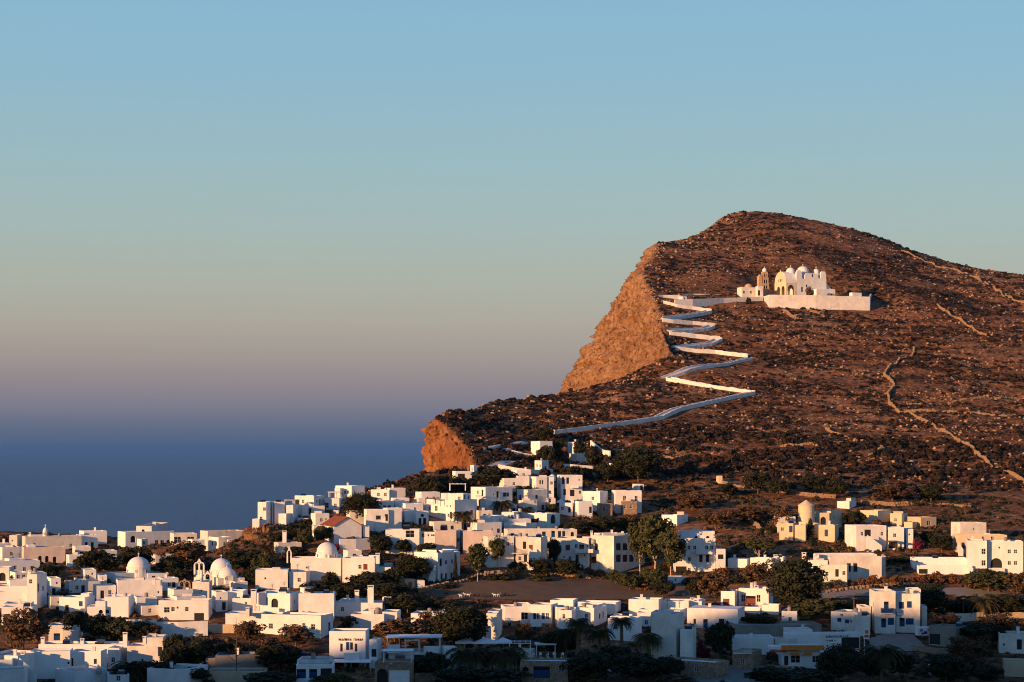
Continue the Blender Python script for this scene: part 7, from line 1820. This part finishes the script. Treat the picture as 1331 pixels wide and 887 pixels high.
# scrub on the hill
dn = lambda x, y, hl: np.clip(hl, 0, 1) * np.clip(.52 + fbm(x / 34, y / 14, 77, 4) * 3.8 + .4 * ((x < 70) & (y < 900)) + .25 * (y < 760), .08, 1)
x, y, hl = scatter(120000, 560, 1330, dn)
ok_ = clear_path(x, y) & clear_foot(x, y); x, y = x[ok_], y[ok_]
sc = .55 + .95 * rng.random(len(x)) ** 2 + .8 * (rng.random(len(x)) < .08)
sc *= np.where(y < 760, 1.45, 1.0)
tv = [tuft(i) for i in range(6)]
instance_soup('scrub', 'dark dry cushion scrub covering the hillside', 'scrub', [t[0] for t in tv], [t[1] for t in tv], np.stack([x, y, ground(x, y) - .08], 1), sc, MATS['scrub'], rng)
NSC = len(x)
# loose rocks
RISER = (fr > .66).astype(float) * np.clip(strength * 1.4, 0, 1)
dr = lambda x, y, hl: np.clip(hl, 0, 1) * np.clip(np.clip(.15 + fbm(x / 30, y / 12, 91, 4) * 3.2, .02, 1) + .5 * bil(RISER, fx_[0], fy_[0], FS, x, y), 0, 1)
x, y, hl = scatter(85000, 560, 1330, dr)
ok_ = clear_path(x, y, 2.0) & clear_foot(x, y); x, y = x[ok_], y[ok_]
cdv = bil(cd, fx_[0], fy_[0], FS, x, y)
sc = .24 + .7 * rng.random(len(x)) ** 3 + np.where(cdv > -14, .5 * rng.random(len(x)), 0)
sv = [stone(i) for i in range(6)]
instance_soup('rocks', 'scattered pale rocks and rubble on the hillside', 'rocks', [t[0] for t in sv], [t[1] for t in sv], np.stack([x, y, ground(x, y)], 1), sc, MATS['rock'], rng)
# boulders along the cliff rims
bx_, by_ = [], []
for a, b in zip(COAST[:-1], COAST[1:]):
    L = math.hypot(b[0] - a[0], b[1] - a[1])
    if a[1] < 560 or a[0] < -160: continue
    for _ in range(int(L * 1.6)):
        t = rng.random(); bx_.append(a[0] + (b[0] - a[0]) * t + rng.normal() * 1.6 + 1.2); by_.append(a[1] + (b[1] - a[1]) * t + rng.normal() * 1.6)
bx_, by_ = np.array(bx_), np.array(by_)
zz = np.maximum(ground(bx_, by_), bil(BASE_SM, fx_[0], fy_[0], FS, bx_, by_) - 2.5)
instance_soup('rim_boulders', 'weathered boulders along the cliff rims', 'boulders', [t[0] for t in sv], [t[1] for t in sv], np.stack([bx_, by_, zz - .3], 1), .3 + .8 * rng.random(len(bx_)) ** 2, MATS['cliff_tan'], rng, (1, 1, 1.1))
# dark undergrowth in the village gardens
du = lambda x, y, hl: np.clip(1 - hl * .8, 0, 1) * np.clip(.45 + fbm(x / 18, y / 18, 53, 3) * 2.4, .1, 1)
x, y, hl = scatter(24000, 385, 660, du)
ok_ = clear_foot(x, y); x, y = x[ok_], y[ok_]
cdv = bil(cd, fx_[0], fy_[0], FS, x, y); x, y = x[cdv < -4], y[cdv < -4]
uv = [tuft(40 + i, 40, .24) for i in range(5)]
half = rng.random(len(x)) < .55
for sel, mt, nm, lb in ((half, 'leaf_dark', 'undergrowth', 'dark evergreen undergrowth between the village houses'), (~half, 'leaf_brown', 'dry_undergrowth', 'dry brown undergrowth between the village houses')):
    instance_soup(nm, lb, 'undergrowth', [t[0] for t in uv], [t[1] for t in uv], np.stack([x[sel], y[sel], ground(x[sel], y[sel]) - .1], 1), .7 + 1.5 * rng.random(sel.sum()) ** 1.6, MATS[mt], rng)

# ------------------------------------------------------------------ haze
m = bpy.data.materials.new('haze_air'); m.use_nodes = True; MATS['haze_air'] = m
nt = m.node_tree; nt.nodes.clear()
ho = nt.nodes.new('ShaderNodeOutputMaterial'); hv = nt.nodes.new('ShaderNodeVolumePrincipled')
hv.inputs['Color'].default_value = (.36, .58, 1.0, 1); hv.inputs['Density'].default_value = 1.6e-5; hv.inputs['Anisotropy'].default_value = .8
nt.links.new(hv.outputs[0], ho.inputs['Volume'])
mb = MB(); mb.box(-95000, 95000, -4000, 95000, -260, ZC + 175); ho_ = mb.build('haze', m); tag(ho_, 'thin evening haze over land and sea', 'haze', kind='stuff')
